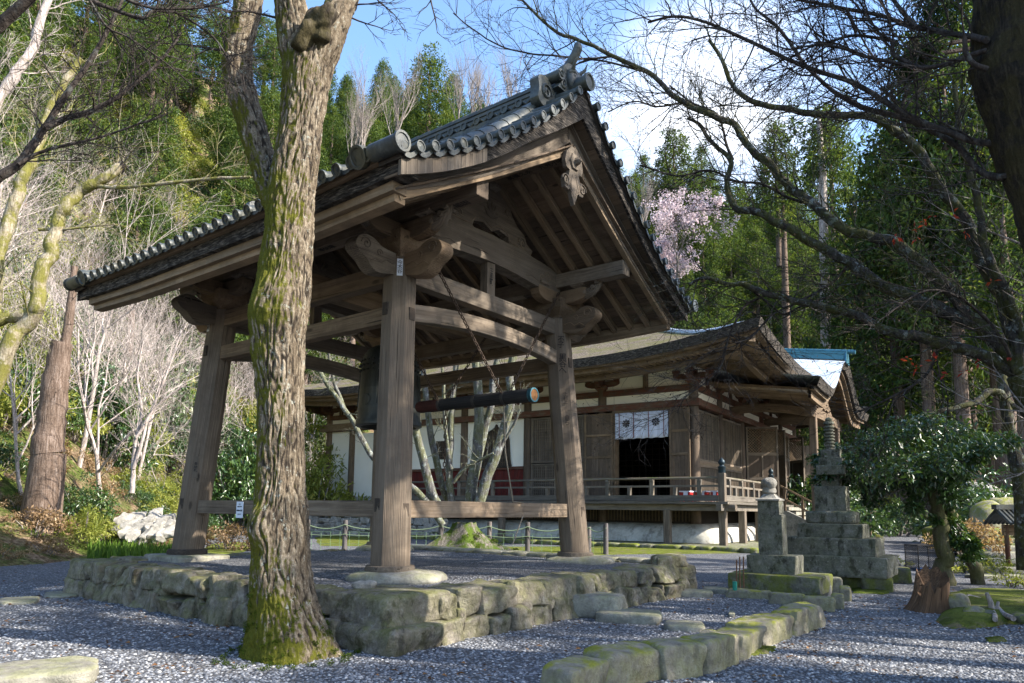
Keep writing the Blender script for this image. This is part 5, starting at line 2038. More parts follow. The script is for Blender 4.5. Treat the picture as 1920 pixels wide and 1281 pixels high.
mb = MB(820)
mb.strip([kline(0.0, KPo - 0.25), kline(0.02, KPo + 0.6), kline(0.02, KPo + 2), kline(0.02, KPo + 4.5), kline(0.02, KPo + 6.5)])
porch = mb.build('porch_roof', METAL, roof, smooth=50)
ROOTM[porch.name] = Matrix.Identity(4)
# parts of the porch hang from the roof itself to stay within the part levels
mb = MB(821)
mb.strip([kline(0.0, KPo - 0.25), kline(-0.12, KPo - 0.22), kline(-0.45, KPo - 0.1), kline(-0.45, KPo + 0.3)])
mb.build('porch_eave_edge', SHINGLE, roof, smooth=30)
mb = MB(822)
mb.strip([kline(-0.45, KPo + 0.05, w=0.985), kline(-0.62, KPo + 0.05, w=0.985), kline(-0.62, KPo + 0.3, w=0.985)])
mb.build('porch_gable_board', WD_PALE, roof, smooth=40)
mb = MB(823)
mb.strip([kline(-0.62, KPo + 0.25, w=0.95), kline(-1.0, KPo + 0.25, w=0.95), kline(-1.0, KPo + 0.4, w=0.95), kline(-0.55, KPo + 0.4, w=0.95)])
mb.build('porch_gable_board', WD_BROWN, roof, smooth=40)
mb = MB(824)
mb.strip([kline(-0.55, KPo + 0.3, w=0.97), kline(-0.55, KPo + 5.5, w=0.97)])
mb.build('porch_soffit', WD_BROWN, roof, smooth=50)
mb = MB(825)
for i in range(26):
    u = -0.96 + 1.92 * i / 25
    mb.beam(E(KPo + 0.4, KQ + KWd * u, kz(u) - 0.63), E(KPo + 4.5, KQ + KWd * u, kz(u) - 0.63 + 0.6), 0.09, 0.1)
mb.build('porch_rafters', WD_PALE, roof)
mb = MB(826)
zt = kz(0) + 0.10
mb.beam(E(KPo - 0.15, KQ, zt + 0.1), E(KPo + 6.5, KQ, zt + 1.08), 0.55, 0.30)
mb.beam(E(KPo - 0.20, KQ, zt + 0.29), E(KPo + 6.5, KQ, zt + 1.27), 0.7, 0.08)
mb.tube([E(KPo - 0.7, KQ, zt + 0.36), E(KPo + 6.5, KQ, zt + 1.38)], 0.12, 10)
mb.prism([(-0.5, -0.35), (0.5, -0.35), (0.42, 0.1), (0.2, 0.42), (-0.2, 0.42), (-0.42, 0.1)], E(KPo - 0.2, KQ, zt + 0.05), EQ, UP, -EP, 0.1)
mb.build('porch_ridge', COPPER, roof, smooth=40)
for q in (KQ - 3.2, KQ + 3.2):
    mb = MB(830)
    mb.beam(E(KPo + 1.0, q, 0.15), E(KPo + 1.0, q, 7.1), 0.36, 0.36, EP)
    mb.build('porch_post', WD_WALL, hall, bevel=0.04)
    mb = MB(831)
    wbeam(mb, E(KPo + 1.0, q, 6.7), E(PW, q, 7.1), 0.3, 0.42, 8, 0.25)
    mb.build('porch_tie_beam', WD_BROWN, hall, smooth=35)
mb = MB(832)
wbeam(mb, E(KPo + 1.0, KQ - 4.3, 6.72), E(KPo + 1.0, KQ + 4.3, 6.72), 0.3, 0.5, 8, 0.1)
mb.build('porch_front_beam', WD_BROWN, hall, smooth=35)
mb = MB(833)
mb.prism([(x * 1.5, y * 1.1) for x, y in KAERU], E(KPo + 1.1, KQ, 7.1), EQ, UP, EQ.cross(UP), 0.14)
mb.build('carved_panel', WD_BROWN, hall, smooth=40)

# door curtain with crests
cur = thing('door_curtain', 'white half curtain with red ties and black round crests hanging in the open temple doorway', 'curtain', E(4.5, PW - 0.3, 5.1))
CLOTH = m_plain('white_cloth', (0.62, 0.65, 0.78), 0.9, var=0.05)
REDTIE = m_plain('dark_red_tie', (0.15, 0.022, 0.020), 0.8, var=0.2)
mb = MB(840)
rows = []
for j in range(7):
    z = 6.52 - 1.32 * j / 6
    rows.append([E(3.13 + 2.83 * i / 60, PW - 0.32 - 0.02 * math.sin(i * 0.9) * (0.3 + j / 6) - 0.012 * math.sin(i * 2.3 + 1), z + 0.015 * math.sin(i * 0.6) * (j / 6)) for i in range(61)])
mb.strip(rows)
cl = mb.build('cloth', CLOTH, cur, smooth=180)
so_ = cl.modifiers.new('thick', 'SOLIDIFY')
so_.thickness = 0.012
for x in (0.21, 1.0, 1.8, 2.58):
    mb = MB(841)
    mb.beam(E(3.13 + x, PW - 0.37, 6.52), E(3.13 + x, PW - 0.37, 5.24), 0.05, 0.015, EP)
    mb.build('tie', REDTIE, cur)
mb = MB(842)
for x in (0.62, 2.2):
    c = E(3.13 + x, PW - 0.372, 5.98)
    ex_ = EP
    for k5 in range(8):
        an = 2 * math.pi * k5 / 8
        cc = c + ex_ * math.cos(an) * 0.165 + UP * math.sin(an) * 0.165
        mb.lathe([(0.045, 0), (0.045, 0.006), (0.0, 0.008)], cc, 9, ex_, None, -EQ, cap=False)
        cc = c + ex_ * math.cos(an + 0.39) * 0.095 + UP * math.sin(an + 0.39) * 0.095
        mb.lathe([(0.033, 0), (0.033, 0.006), (0.0, 0.008)], cc, 9, ex_, None, -EQ, cap=False)
    mb.lathe([(0.045, 0), (0.045, 0.006), (0.0, 0.008)], c, 9, ex_, None, -EQ, cap=False)
mb.build('crest', INK, cur)
# offering tables on the veranda
for i, (p, w) in enumerate(((1.9, 0.5), (1.15, 0.55), (0.55, 0.3))):
    tb = thing('offering_table', ['small red offering table under the railing nearest the doorway', 'small red offering table draped in white on the veranda next to the corner post', 'narrow white draped offering stand tucked behind the veranda corner post'][i], 'table', E(p, 0.6, 2.05))
    mb = MB(845 + i)
    for s1 in (-1, 1):
        for s2 in (-1, 1):
            mb.beam(E(p + s1 * w * 0.42, 0.6 + s2 * 0.2, 2.05), E(p + s1 * w * 0.42, 0.6 + s2 * 0.2, 2.5), 0.05, 0.05, EP)
    mb.beam(E(p - w / 2, 0.6, 2.42), E(p + w / 2, 0.6, 2.42), 0.42, 0.14)
    mb.build('table_frame', m_plain('red_lacquer%d' % i, (0.30, 0.02, 0.02), 0.4, var=0.1), tb)
    mb = MB(848 + i)
    mb.beam(E(p - w / 2, 0.6, 2.53), E(p + w / 2, 0.6, 2.53), 0.48, 0.05)
    mb.beam(E(p - w * 0.3, 0.36, 2.40), E(p + w * 0.1, 0.36, 2.40), 0.02, 0.2)
    mb.build('white_cover', CLOTH, tb)

# ------------------------------------------------------------------ ground and hills
FLAT = [(-70, -50), (-22, 2), (-14.2, 15), (-12.6, 20), (-13.2, 28), (-15, 37), (-18, 46), (-15, 56), (-4, 68), (10, 73), (30, 76), (48, 70), (60, 60), (66, 40), (70, 0), (80, -50)]
_FP = np.array(FLAT, float)


def flat_dist(x, y):
    """distance outside the level yard (negative inside); arrays allowed"""
    x, y = np.asarray(x, float), np.asarray(y, float)
    best = np.full(x.shape, 1e9)
    inside = np.zeros(x.shape, bool)
    n = len(_FP)
    for i in range(n):
        ax_, ay_ = _FP[i]
        bx_, by_ = _FP[(i + 1) % n]
        dx, dy = bx_ - ax_, by_ - ay_
        t = np.clip(((x - ax_) * dx + (y - ay_) * dy) / (dx * dx + dy * dy), 0, 1)
        d = np.hypot(x - ax_ - t * dx, y - ay_ - t * dy)
        best = np.minimum(best, d)
        c = (ay_ > y) != (by_ > y)
        xi = ax_ + (y - ay_) * dx / (dy if abs(dy) > 1e-9 else 1e-9)
        inside ^= c & (x < xi)
    return np.where(inside, -best, best)


def hill_h(x, y):
    x, y = np.asarray(x, float), np.asarray(y, float)
    d = flat_dist(x, y)
    az = np.degrees(np.arctan2(x, np.maximum(y, 1)))
    s = np.interp(az, [-60, -40, -20, -5, 10, 25, 40, 70], [0.8, 1.0, 0.98, 0.98, 0.86, 0.74, 0.55, 0.3])
    dd = np.maximum(d, 0)
    soft = dd - 2.0 * (1 - np.exp(-dd / 2.5))
    h = s * np.minimum(soft, 92) + 0.08 * np.maximum(soft - 92, 0)
    h = h + np.minimum(1, dd / 6) * (0.6 * np.sin(x * 0.31 + 1) * np.sin(y * 0.27) + 0.35 * np.sin(x * 0.9 + y * 0.6))
    return np.where(d > 0, h, d * 0.5 - 0.05)


def hz(x, y):
    return float(hill_h(np.array([x]), np.array([y]))[0])


def gz(x, y):
    return max(0.0, hz(x, y))


mb = MB(900)
mb.add([(-500, -200, 0), (500, -200, 0), (500, 500, 0), (-500, 500, 0)], [(0, 1, 2, 3)])
g = mb.build('ground', GRAVEL, origin=(0, 0, 0))
g['kind'] = 'structure'


def m_hill():
    t = NT('leaf_litter_slope')
    o = t.obj()
    a = t.noise(o, 7.0, 6, 0.75)
    b = t.noise(o, 0.35, 6, 0.65)
    c = t.noise(o, 1.6, 6, 0.7)
    lit = t.ramp(a, (0.34, (0.045, 0.028, 0.016)), (0.5, (0.17, 0.115, 0.07)), (0.66, (0.36, 0.275, 0.19)))
    grn = t.ramp(a, (0.34, (0.020, 0.032, 0.008)), (0.55, (0.085, 0.12, 0.022)), (0.7, (0.20, 0.23, 0.05)))
    m = t.math('ADD', t.math('MULTIPLY', b, 0.55), t.math('MULTIPLY', c, 0.45))
    col = t.mix(t.ramp(m, (0.45, 0.0), (0.55, 1.0)), lit, grn)
    return t.surf(col, 0.95, t.bump(a, 1.0, 0.15), 0.1)


HILL = m_hill()
xs = np.concatenate([np.arange(-130, -40, 4.0), np.arange(-40, 0, 0.8), np.arange(0, 160, 3.0)])
ys = np.concatenate([np.arange(-50, 8, 4.0), np.arange(8, 60, 0.8), np.arange(60, 260, 3.0)])
X, Y = np.meshgrid(xs, ys)
Zh = hill_h(X, Y)
fine = np.array([[noise.noise(Vector((x * 0.8, y * 0.8, 1))) * 0.25 + noise.noise(Vector((x * 2.3, y * 2.3, 4))) * 0.10 for x in xs] for y in ys])
Zh = Zh + np.where(Zh > 0, fine * np.minimum(1, Zh / 1.5), 0)
nx, ny = len(xs), len(ys)
vv = np.stack([X.ravel(), Y.ravel(), Zh.ravel()], 1)
ii = np.arange(nx * ny).reshape(ny, nx)
ff = np.stack([ii[:-1, :-1].ravel(), ii[:-1, 1:].ravel(), ii[1:, 1:].ravel(), ii[1:, :-1].ravel()], 1)
keep = (Zh.ravel()[ff].max(1) > -2.5)
hill = link('hillside', np_mesh('hillside', vv, ff[keep], HILL, smooth=True))
hill['kind'] = 'structure'


def blob(name, pts, mat, kind='structure', z=0.012, dome=0.03, jag=0.12, seed=1):
    """thin irregular sheet over the ground given by outline points"""
    P = [np.array(p[:2]) for p in smooth_path([*pts, pts[0]], 6)][:-1]
    c = sum(P) / len(P)
    rr_ = random.Random(seed)
    mb = MB(seed)
    rows = []
    outs = [p + (p - c) / (np.linalg.norm(p - c) + 1e-6) * rr_.uniform(-jag, jag) for p in P]
    for f, zz in ((1.0, z - 0.01), (0.93, z + dome * 0.5), (0.75, z + dome), (0.5, z + dome * 1.2), (0.2, z + dome * 1.3)):
        rows.append([(*(c + (p - c) * f), zz + (0 if f == 1 else 0.02 * noise.noise(Vector((p[0] * 3 * f, p[1] * 3 * f, seed))))) for p in outs])
    mb.strip(rows, True)
    n = len(outs)
    e = len(mb.v) - n
    mb.f.append(tuple(range(e, e + n)))
    A = sum((p[0] * q[1] - q[0] * p[1]) for p, q in zip(outs, outs[1:] + outs[:1]))
    if A < 0:
        pass
    o = mb.build(name, mat, smooth=60)
    o['kind'] = kind
    return o


def gp(px, py):
    v = at_z(px, py, 0)
    return (v.x, v.y)


blob('moss', [gp(-80, 1062), gp(150, 1050), gp(330, 1046), gp(330, 1034), gp(120, 1036), gp(-80, 1040)], MOSS, 'structure', seed=2)
blob('moss', [gp(600, 1024), gp(720, 1022), gp(720, 1006), gp(600, 1006)], MOSS, 'structure', seed=3)
blob('moss', [gp(800, 1040), gp(1000, 1043), gp(1180, 1040), gp(1420, 1036), gp(1420, 1026), gp(1000, 1026), gp(800, 1026)], MOSS, 'structure', seed=4)
blob('moss', [gp(1755, 1165), gp(1800, 1180), gp(1900, 1172), gp(2010, 1172), gp(2010, 1128), gp(1900, 1108), gp(1790, 1112)], MOSS, 'structure', z=0.015, dome=0.10, seed=5)
blob('moss', [gp(1600, 1112), gp(1660, 1114), gp(1665, 1098), gp(1600, 1098)], MOSS_DK, 'structure', seed=6)
blob('moss', [gp(1640, 992), gp(1760, 992), gp(1900, 1000), gp(1980, 1000), gp(1980, 984), gp(1640, 983)], MOSS, 'structure', seed=7, jag=0.4)
blob('moss', [gp(1850, 1205), gp(1885, 1204), gp(1880, 1196), gp(1852, 1197)], MOSS, 'structure', seed=8, jag=0.03, dome=0.015)
blob('moss', [gp(1395, 1232), gp(1440, 1226), gp(1455, 1215), gp(1400, 1214)], MOSS, 'structure', seed=9, jag=0.03, dome=0.015)
blob('moss', [gp(370, 1044), gp(460, 1034), gp(462, 1018), gp(400, 1020)], MOSS, 'structure', seed=10)

# loose pebbles near the camera give the gravel its relief
rng = np.random.default_rng(4)
NPB = 52000
yy = 5.2 + 9.5 * rng.random(NPB) ** 1.7
xx = (rng.random(NPB) * 2 - 1) * (yy * 0.80 + 0.6)
base = np.array([(-1, -0.7, 0), (0.2, -1, 0.1), (1, -0.2, 0), (0.6, 0.9, 0.05), (-0.7, 0.8, 0), (-0.3, -0.3, 0.8), (0.5, 0.2, 0.7)], float)
fc = np.array([(0, 1, 5), (1, 2, 6), (1, 6, 5), (2, 3, 6), (3, 4, 6), (4, 5, 6), (4, 0, 5)])
s = (0.009 + 0.011 * rng.random(NPB))[:, None, None] * np.array([1, 1, 0.8])
an = rng.random(NPB) * 6.283
ca, sa = np.cos(an)[:, None], np.sin(an)[:, None]
b0 = base[None] * s * (0.75 + 0.5 * rng.random((NPB, 7, 3)))
vx = b0[..., 0] * ca - b0[..., 1] * sa + xx[:, None]
vy = b0[..., 0] * sa + b0[..., 1] * ca + yy[:, None]
# keep the tower platform clear
A_ = (xx - TN.x) * TU.x + (yy - TN.y) * TU.y
B_ = (xx - TN.x) * TV.x + (yy - TN.y) * TV.y
ok = ~((A_ > PA0 - 0.1) & (A_ < PA1) & (B_ > PB0 - 0.1) & (B_ < PB1))
pv = np.stack([vx, vy, b0[..., 2] + 0.001], -1)[ok].reshape(-1, 3)
n_ = int(ok.sum())
pf = (np.arange(n_)[:, None, None] * 7 + fc[None]).reshape(-1, 3)


def m_pebble():
    t = NT('pebble_stone')
    f = t.attr('tint', 'Fac')
    col = t.ramp(f, (0.0, (0.075, 0.080, 0.093)), (0.5, (0.165, 0.175, 0.195)), (0.85, (0.28, 0.285, 0.30)), (1.0, (0.48, 0.47, 0.45)))
    return t.surf(col, 0.75, None, 0.3)


peb = link('loose_gravel', np_mesh('loose_gravel', pv, pf, m_pebble(), np.repeat(rng.random(n_), 7)))
peb['kind'] = 'stuff'
# fallen leaves on the gravel
NL_ = 3200
yy = 5.5 + 14 * rng.random(NL_) ** 1.3
xx = (rng.random(NL_) * 2 - 1) * yy * 0.75
cl = np.array([noise.noise(Vector((x * 0.7, y * 0.7, 9))) for x, y in zip(xx, yy)])
ok = cl > 0.02
A_ = (xx - TN.x) * TU.x + (yy - TN.y) * TU.y
B_ = (xx - TN.x) * TV.x + (yy - TN.y) * TV.y
ok &= ~((A_ > PA0 - 0.2) & (A_ < PA1 + 0.2) & (B_ > PB0 - 0.2) & (B_ < PB1 + 0.2))
n_ = int(ok.sum())
ang = rng.random(n_) * 6.283
nr_ = np.stack([rng.normal(0, 0.35, n_), rng.normal(0, 0.35, n_), np.ones(n_)], 1)
LITTER = m_leaf('dry_leaf', [(0.06, 0.03, 0.015), (0.15, 0.075, 0.035), (0.26, 0.15, 0.075)], 0.15, 0.8, 0.1)
lit = link('fallen_leaves', leaf_mesh('fallen_leaves', np.stack([xx[ok], yy[ok], np.full(n_, 0.022)], 1), np.stack([np.cos(ang), np.sin(ang), rng.normal(0, 0.1, n_)], 1), nr_, 0.04 + 0.05 * rng.random(n_), 0.015 + 0.03 * rng.random(n_), LITTER, rng.random(n_)))
lit['kind'] = 'stuff'

# ------------------------------------------------------------------ stones set in the yard
def fdist(v):
    return (Vector(v) - C_O).dot(C_F)


def yard_stone(name, label, cat, x0, x1, yt, yb, mat, seed, group=None, depth=None, yaw=0.0, pw=5.0, rough=0.07, n=8, sink=0.03):
    """rock whose front foot is at the pixel row yb and whose width is x1-x0"""
    xm = (x0 + x1) / 2
    f = at_z(xm, yb, 0)
    k = fdist(f) / FPX
    w = (x1 - x0) * k
    dp = depth or w * 0.6
    dv = Vector((f.x, f.y, 0)).normalized()
    c = Vector((f.x, f.y, 0)) + dv * dp / 2
    lo = 0
    hi = None
    d = ray(xm, yt)
    # top edge seen at the far rim of the top face
    t = ((c + dv * dp * 0.35) - C_O).dot(dv) / d.dot(dv)
    hi = max(0.05, (C_O + d * t).z)
    s = Vector((-dv.y, dv.x, 0)) * -1
    s2 = s * math.cos(yaw) + dv * math.sin(yaw)
    d2 = dv * math.cos(yaw) - s * math.sin(yaw)
    mb = MB(seed)
    mb.rock(c + UP * (hi - sink) / 2, s2 * w / 2, d2 * dp / 2, UP * (hi + sink) / 2, seed, n + 4, rough, pw * 1.4 if pw > 3 else pw, 1.3, 0.13 if pw > 3 else 0)
    o = mb.build(name, mat, smooth=34)
    return tag(o, label, cat, group)


KG = 'kerb stones edging the gravel path'
kerbs = [   # front foot of each joint (picture point on the ground), height, label
    ((1075, 1322), (1140, 1296), 0.27, 'grey kerb stone with a bare top cut by the bottom edge of the picture'),
    ((1142, 1296), (1243, 1274), 0.29, 'kerb stone with thin moss, lowest that shows its whole top'),
    ((1246, 1277), (1326, 1268), 0.30, 'tall kerb block with yellow moss on top between two broad kerb stones'),
    ((1330, 1266), (1393, 1243), 0.30, 'broad sunlit kerb block in the middle of the kerb beside the moss patch'),
    ((1396, 1240), (1434, 1216), 0.24, 'low short kerb stone just above the broad sunlit block'),
    ((1437, 1214), (1494, 1194), 0.26, 'dark flat topped kerb stone halfway to the small stone pagoda'),
    ((1496, 1193), (1547, 1174), 0.30, 'pale mossy kerb block where the kerb bends towards the small pagoda'),
]
for i, (a, b, h, lb) in enumerate(kerbs):
    A, B = at_z(*a, 0), at_z(*b, 0)
    d = (B - A)
    n_ = Vector((-d.y, d.x, 0)).normalized()
    dp = 0.19 + 0.03 * (i % 3)
    mb = MB(60 + i)
    mb.rock((A + B) / 2 + n_ * dp + UP * (h / 2 - 0.02), d / 2 * 1.02, n_ * dp, UP * (h / 2 + 0.03) + d.normalized() * 0.02 * (i % 2), 60 + i, 14, 0.07, 9, 1.3, 0.14)
    tag(mb.build('kerb_stone', ST_KERB, smooth=32), lb, 'kerb stone', KG)
row2 = [
    (1362, 1428, 1104, 1122, 'long low mossy stone at the left end of the row before the small pagoda'),
    (1424, 1446, 1106, 1124, 'small rounded mossy stone between two long ones in the row before the small pagoda'),
    (1444, 1510, 1110, 1134, 'long yellow mossed stone in the row before the small pagoda'),
    (1508, 1562, 1116, 1146, 'square mossy block under the pale block in the row before the small pagoda'),
    (1560, 1582, 1112, 1142, 'upright mossy stone closing the right end of the row before the small pagoda'),
    (1574, 1596, 1098, 1128, 'mossy stone leaning behind the right end of the row before the small pagoda'),
]
for i, (x0, x1, yt, yb, lb) in enumerate(row2):
    yard_stone('border_stone', lb, 'border stone', x0, x1, yt, yb, ST_KERB, 80 + i, 'border stones before the small pagoda', depth=0.35, pw=5)
yard_stone('loose_block', 'pale squared stone block with moss stains lying on the border stones', 'stone block', 1508, 1556, 1092, 1116, ST_PALE, 91, depth=0.32, pw=7, rough=0.03)
yard_stone('loose_block', 'weathered grey squared block behind the pale one next to the small pagoda', 'stone block', 1538, 1578, 1082, 1112, ST_SLAB, 92, depth=0.4, pw=7, rough=0.03)
yard_stone('step_stone', 'thick stone step against the platform wall', 'step stone', 1050, 1172, 1108, 1160, ST_SLAB, 93, depth=0.75, yaw=-0.25, pw=6, rough=0.05)
yard_stone('step_stone', 'lower flat stone step beside the thick one', 'step stone', 1122, 1240, 1140, 1170, ST_SLAB, 94, depth=0.65, yaw=-0.2, pw=6, rough=0.05)
flats = [
    (1246, 1318, 1164, 1184, 'pale flat stepping stone between the lower step and the kerb'),
    (1262, 1338, 1104, 1120, 'flat stone slab sunk in the gravel right of the platform corner'),
    (1318, 1366, 1100, 1114, 'small flat stone near the left end of the border stones'),
    (1366, 1378, 1150, 1158, 'tiny flat stone in the gravel left of the kerb bend'),
    (-40, 172, 1236, 1300, 'large flat dark slab in the bottom left corner'),
    (0, 66, 1122, 1134, 'flat stone in shaded gravel at the left edge'),
    (84, 142, 1110, 1122, 'flat stone in shaded gravel just left of the platform wall'),
]
for i, (x0, x1, yt, yb, lb) in enumerate(flats):
    yard_stone('stepping_stone', lb, 'stepping stone', x0, x1, yt, yb, ST_SLAB, 100 + i, 'stepping stones in the gravel', depth=0.5 if i < 4 else 0.8, pw=4, rough=0.06)
yard_stone('sharp_stone', 'small pale pointed stone lying on the front corner of the platform wall', 'stone', 650, 686, 1092, 1112, ST_PALE, 118, depth=0.2, pw=2.4, rough=0.2)
bpy.data.objects['sharp_stone'].location = T(PA0 + 0.75, PB0 + 0.25, 0.58)
bpy.data.objects['sharp_stone'].scale = (0.75, 0.75, 0.6)

# ------------------------------------------------------------------ stone pagodas
def pag_box(mb, px0, px1, y0, y1, Y, side, top_in=0.0, pw=None, seed=0, rough=0.02):
    """squared stone whose front face spans px0..px1, rows y0..y1 at distance Y"""
    c0, c1 = at_y(px0, y1, Y), at_y(px1, y1, Y)
    zt, zb_ = at_y((px0 + px1) / 2, y0, Y).z, at_y((px0 + px1) / 2, y1, Y).z
    ex_ = -EP
    w = (c1 - c0).length / max(0.5, abs((c1 - c0).normalized().dot(ex_)))
    mid = (c0 + c1) / 2
    mid.z = 0
    cc = mid + EQ * side / 2
    h = (zt - zb_) / 2
    mb.rock(cc + UP * (zt + zb_) / 2, ex_ * w / 2, EQ * side / 2, UP * h * 1.01, seed, 14 if pw is None else 12, rough, pw or 34, 1.3, 0.02)
    return cc, zt, zb_, w


PGY = 14.6
small = thing('small_stone_pagoda', 'small weathered stone pagoda on a square base with a lumpy broken top', 'stone pagoda', at_y(1450, 1082, PGY))
for nm, args in (
    ('plinth', (1378, 1518, 1079, 1112, PGY - 0.35, 1.3)),
    ('base', (1408, 1482, 1042, 1082, PGY, 0.75)),
    ('shaft', (1426, 1464, 964, 1045, PGY + 0.2, 0.40)),
    ('neck_block', (1424, 1457, 939, 965, PGY + 0.2, 0.36)),
):
    mb = MB(120)
    cc, zt, zb_, w = pag_box(mb, *args, seed=len(nm))
    mb.build(nm, ST_MOSSY if nm == 'plinth' else ST_PAG, small, smooth=45)
mb = MB(125)
cap = [(0.23, 0.0), (0.24, 0.03), (0.17, 0.06), (0.12, 0.11), (0.10, 0.14)]
rows = []
for r, z in cap:
    rows.append([cc + UP * (zt + z) + (-EP) * r * sx + EQ * r * sy for sx, sy in ((-1, -1), (1, -1), (1, 1), (-1, 1))])
mb.strip(rows, True)
e = len(mb.v) - 4
mb.f.append((e, e + 1, e + 2, e + 3))
mb.build('roof_stone', ST_PALE, small)
mb = MB(126)
mb.rock(cc + UP * (zt + 0.21), Vector((0.13, 0, 0)), Vector((0, 0.13, 0)), UP * 0.085, 3, 7, 0.12, 3)
mb.rock(cc + UP * (zt + 0.37), Vector((0.14, 0, 0)), Vector((0, 0.13, 0)), UP * 0.12, 5, 8, 0.22, 2.6)
mb.build('top_stones', ST_PALE, small, smooth=50)
BGY = 15.6
big = thing('large_stone_pagoda', 'tall stone pagoda with stepped mossy base and ringed spire behind the leafy tree', 'stone pagoda', at_y(1560, 1078, BGY))
for i, (nm, args) in enumerate((
    ('base_tier', (1486, 1640, 1043, 1082, BGY, 1.75)),
    ('base_tier', (1492, 1622, 1009, 1044, BGY + 0.2, 1.4)),
    ('base_tier', (1506, 1602, 982, 1010, BGY + 0.35, 1.1)),
    ('lotus_tier', (1518, 1592, 958, 983, BGY + 0.45, 0.85)),
    ('body', (1534, 1580, 912, 959, BGY + 0.58, 0.55)),
    ('roof_stone', (1536, 1578, 872, 890, BGY + 0.5, 0.7)),
    ('roof_stone', (1540, 1574, 858, 873, BGY + 0.6, 0.52)),
    ('spire_base', (1544, 1570, 888, 914, BGY + 0.72, 0.3)),
    ('spire_base', (1543, 1571, 843, 860, BGY + 0.70, 0.32)),
)):
    mb = MB(130 + i)
    cc, zt, zb_, w = pag_box(mb, *args, seed=20 + i, pw=7 if nm == 'lotus_tier' else None)
    mb.build(nm, ST_PAG, big, smooth=45)
mb = MB(140)
p0, p1 = at_y(1556, 845, BGY + 0.85), at_y(1556, 786, BGY + 0.85)
H_ = p1.z - p0.z
pr = [(0.10, 0)]
for i in range(8):
    z0 = H_ * 0.80 * i / 8
    pr += [(0.085, z0), (0.115, z0 + 0.015), (0.115, z0 + H_ * 0.06), (0.085, z0 + H_ * 0.075)]
pr += [(0.08, H_ * 0.82), (0.12, H_ * 0.84), (0.11, H_ * 0.9), (0.06, H_ * 0.95), (0.09, H_ * 0.97), (0.05, H_ * 1.03), (0.01, H_ * 1.06)]
mb.lathe(pr, Vector((p0.x, p0.y, p0.z)), 16)
mb.build('ringed_spire', ST_PAG, big, smooth=45)
MG = 'mossy footing stones round the large pagoda'
for i, (x0, x1, yt, yb, lb) in enumerate((
    (1528, 1620, 1074, 1104, 'long mossy footing stone in front of the large pagoda base'),
    (1616, 1672, 1080, 1110, 'mossy footing stone below the right corner of the large pagoda'),
    (1664, 1708, 1064, 1094, 'dark mossy block at the right end of the large pagoda footing'),
)):
    yard_stone('footing_stone', lb, 'footing stone', x0, x1, yt, yb, ST_MOSSY, 150 + i, MG, depth=0.7, pw=7, rough=0.03)
rs = yard_stone('round_stone', 'smooth round grey stone set between the two stone pagodas', 'stone', 1484, 1518, 1060, 1086, ST_PAG, 160, depth=0.38, pw=2.1, rough=0.02, n=10)
rs.location.z += 0.14
BAMB = m_plain('brown_stake', (0.14, 0.075, 0.045), 0.8, var=0.3, scale=20)
for i, (x, y0, y1) in enumerate(((1381, 1050, 1082), (1387, 1044, 1078), (1394, 1044, 1076))):
    a, b = at_y(x, y1, PGY - 0.3), at_y(x, y0, PGY - 0.3)
    mb = MB(165)
    mb.tube([Vector((a.x, a.y, -0.1)), a, b], 0.014, 6)
    tag(mb.build('stake', BAMB, smooth=60), ['leftmost of the three thin brown stakes beside the small pagoda', 'middle one of the three thin brown stakes beside the small pagoda', 'rightmost of the three thin brown stakes beside the small pagoda'][i], 'stake', 'thin stakes beside the small pagoda')
a = at_y(1378, 1106, 13.9)
mb = MB(168)
mb.tube([Vector((a.x, a.y, -0.05)), Vector((a.x, a.y, 0.30))], 0.045, 10)
tag(mb.build('flower_tube', m_plain('green_tube', (0.02, 0.22, 0.16), 0.5, var=0.2), smooth=60), 'short green flower tube standing in the stones left of the small pagoda', 'flower tube')

# ------------------------------------------------------------------ fence behind the tower
FW_ = m_wood('grey_fence_post', (0.05, 0.045, 0.045), (0.14, 0.125, 0.12), (0.25, 0.23, 0.22))
WIRE = m_plain('green_wire', (0.12, 0.20, 0.11), 0.6, var=0.2)
ROPE = m_plain('pale_green_rope', (0.15, 0.20, 0.12), 0.9, var=0.2, scale=40)
fence = thing('rope_fence', 'low fence of grey posts with pale green ropes and wire mesh behind the bell tower', 'fence', at_y(917, 1034, 28))
fx = [(575, 972, 1028), (646, 970, 1028), (735, 972, 1030), (826, 974, 1032), (917, 975, 1035), (989, 974, 1034), (1060, 975, 1036), (1104, 984, 1036), (1132, 978, 1040)]
fp = []
for i, (x, yt, yb) in enumerate(fx):
    b = at_z(x, yb, 0)
    b = at_z(x, max(yb, 1030), 0) if False else Vector((at_y(x, yb, 27.5).x, 27.5 - (0.6 if i == 8 else 0), 0))
    h = 1.15 if i not in (7,) else 1.0
    fp.append(b)
    mb = MB(170 + i)
    mb.tube([b - UP * 0.2, b + UP * h * 0.6, b + UP * h], [0.10, 0.095, 0.09], 9)
    mb.build('fence_post', FW_, fence, smooth=50)
for k5, (z, sag, rad, mt) in enumerate(((0.98, 0.16, 0.020, ROPE), (0.62, 0.05, 0.014, ROPE))):
    mb = MB(180)
    for a, b in zip(fp[:-1], fp[1:]):
        mb.tube([a.lerp(b, f) + UP * (z - sag * (1 - (2 * f - 1) ** 2)) - Vector((0, 0.1, 0)) for f in [i / 8 for i in range(9)]], rad, 5)
    mb.build('rope', mt, fence, smooth=60)
mb = MB(182)
for a, b in zip(fp[:-1], fp[1:]):
    n = max(2, int((b - a).length / 0.35))
    for i in range(n):
        p = a.lerp(b, (i + 0.5) / n)
        mb.tube([p + Vector((0, -0.05, 0)), p + Vector((0, -0.05, 0.72))], 0.008, 4)
    for z in (0.25, 0.7):
        mb.tube([a + UP * z, b + UP * z], 0.008, 4)
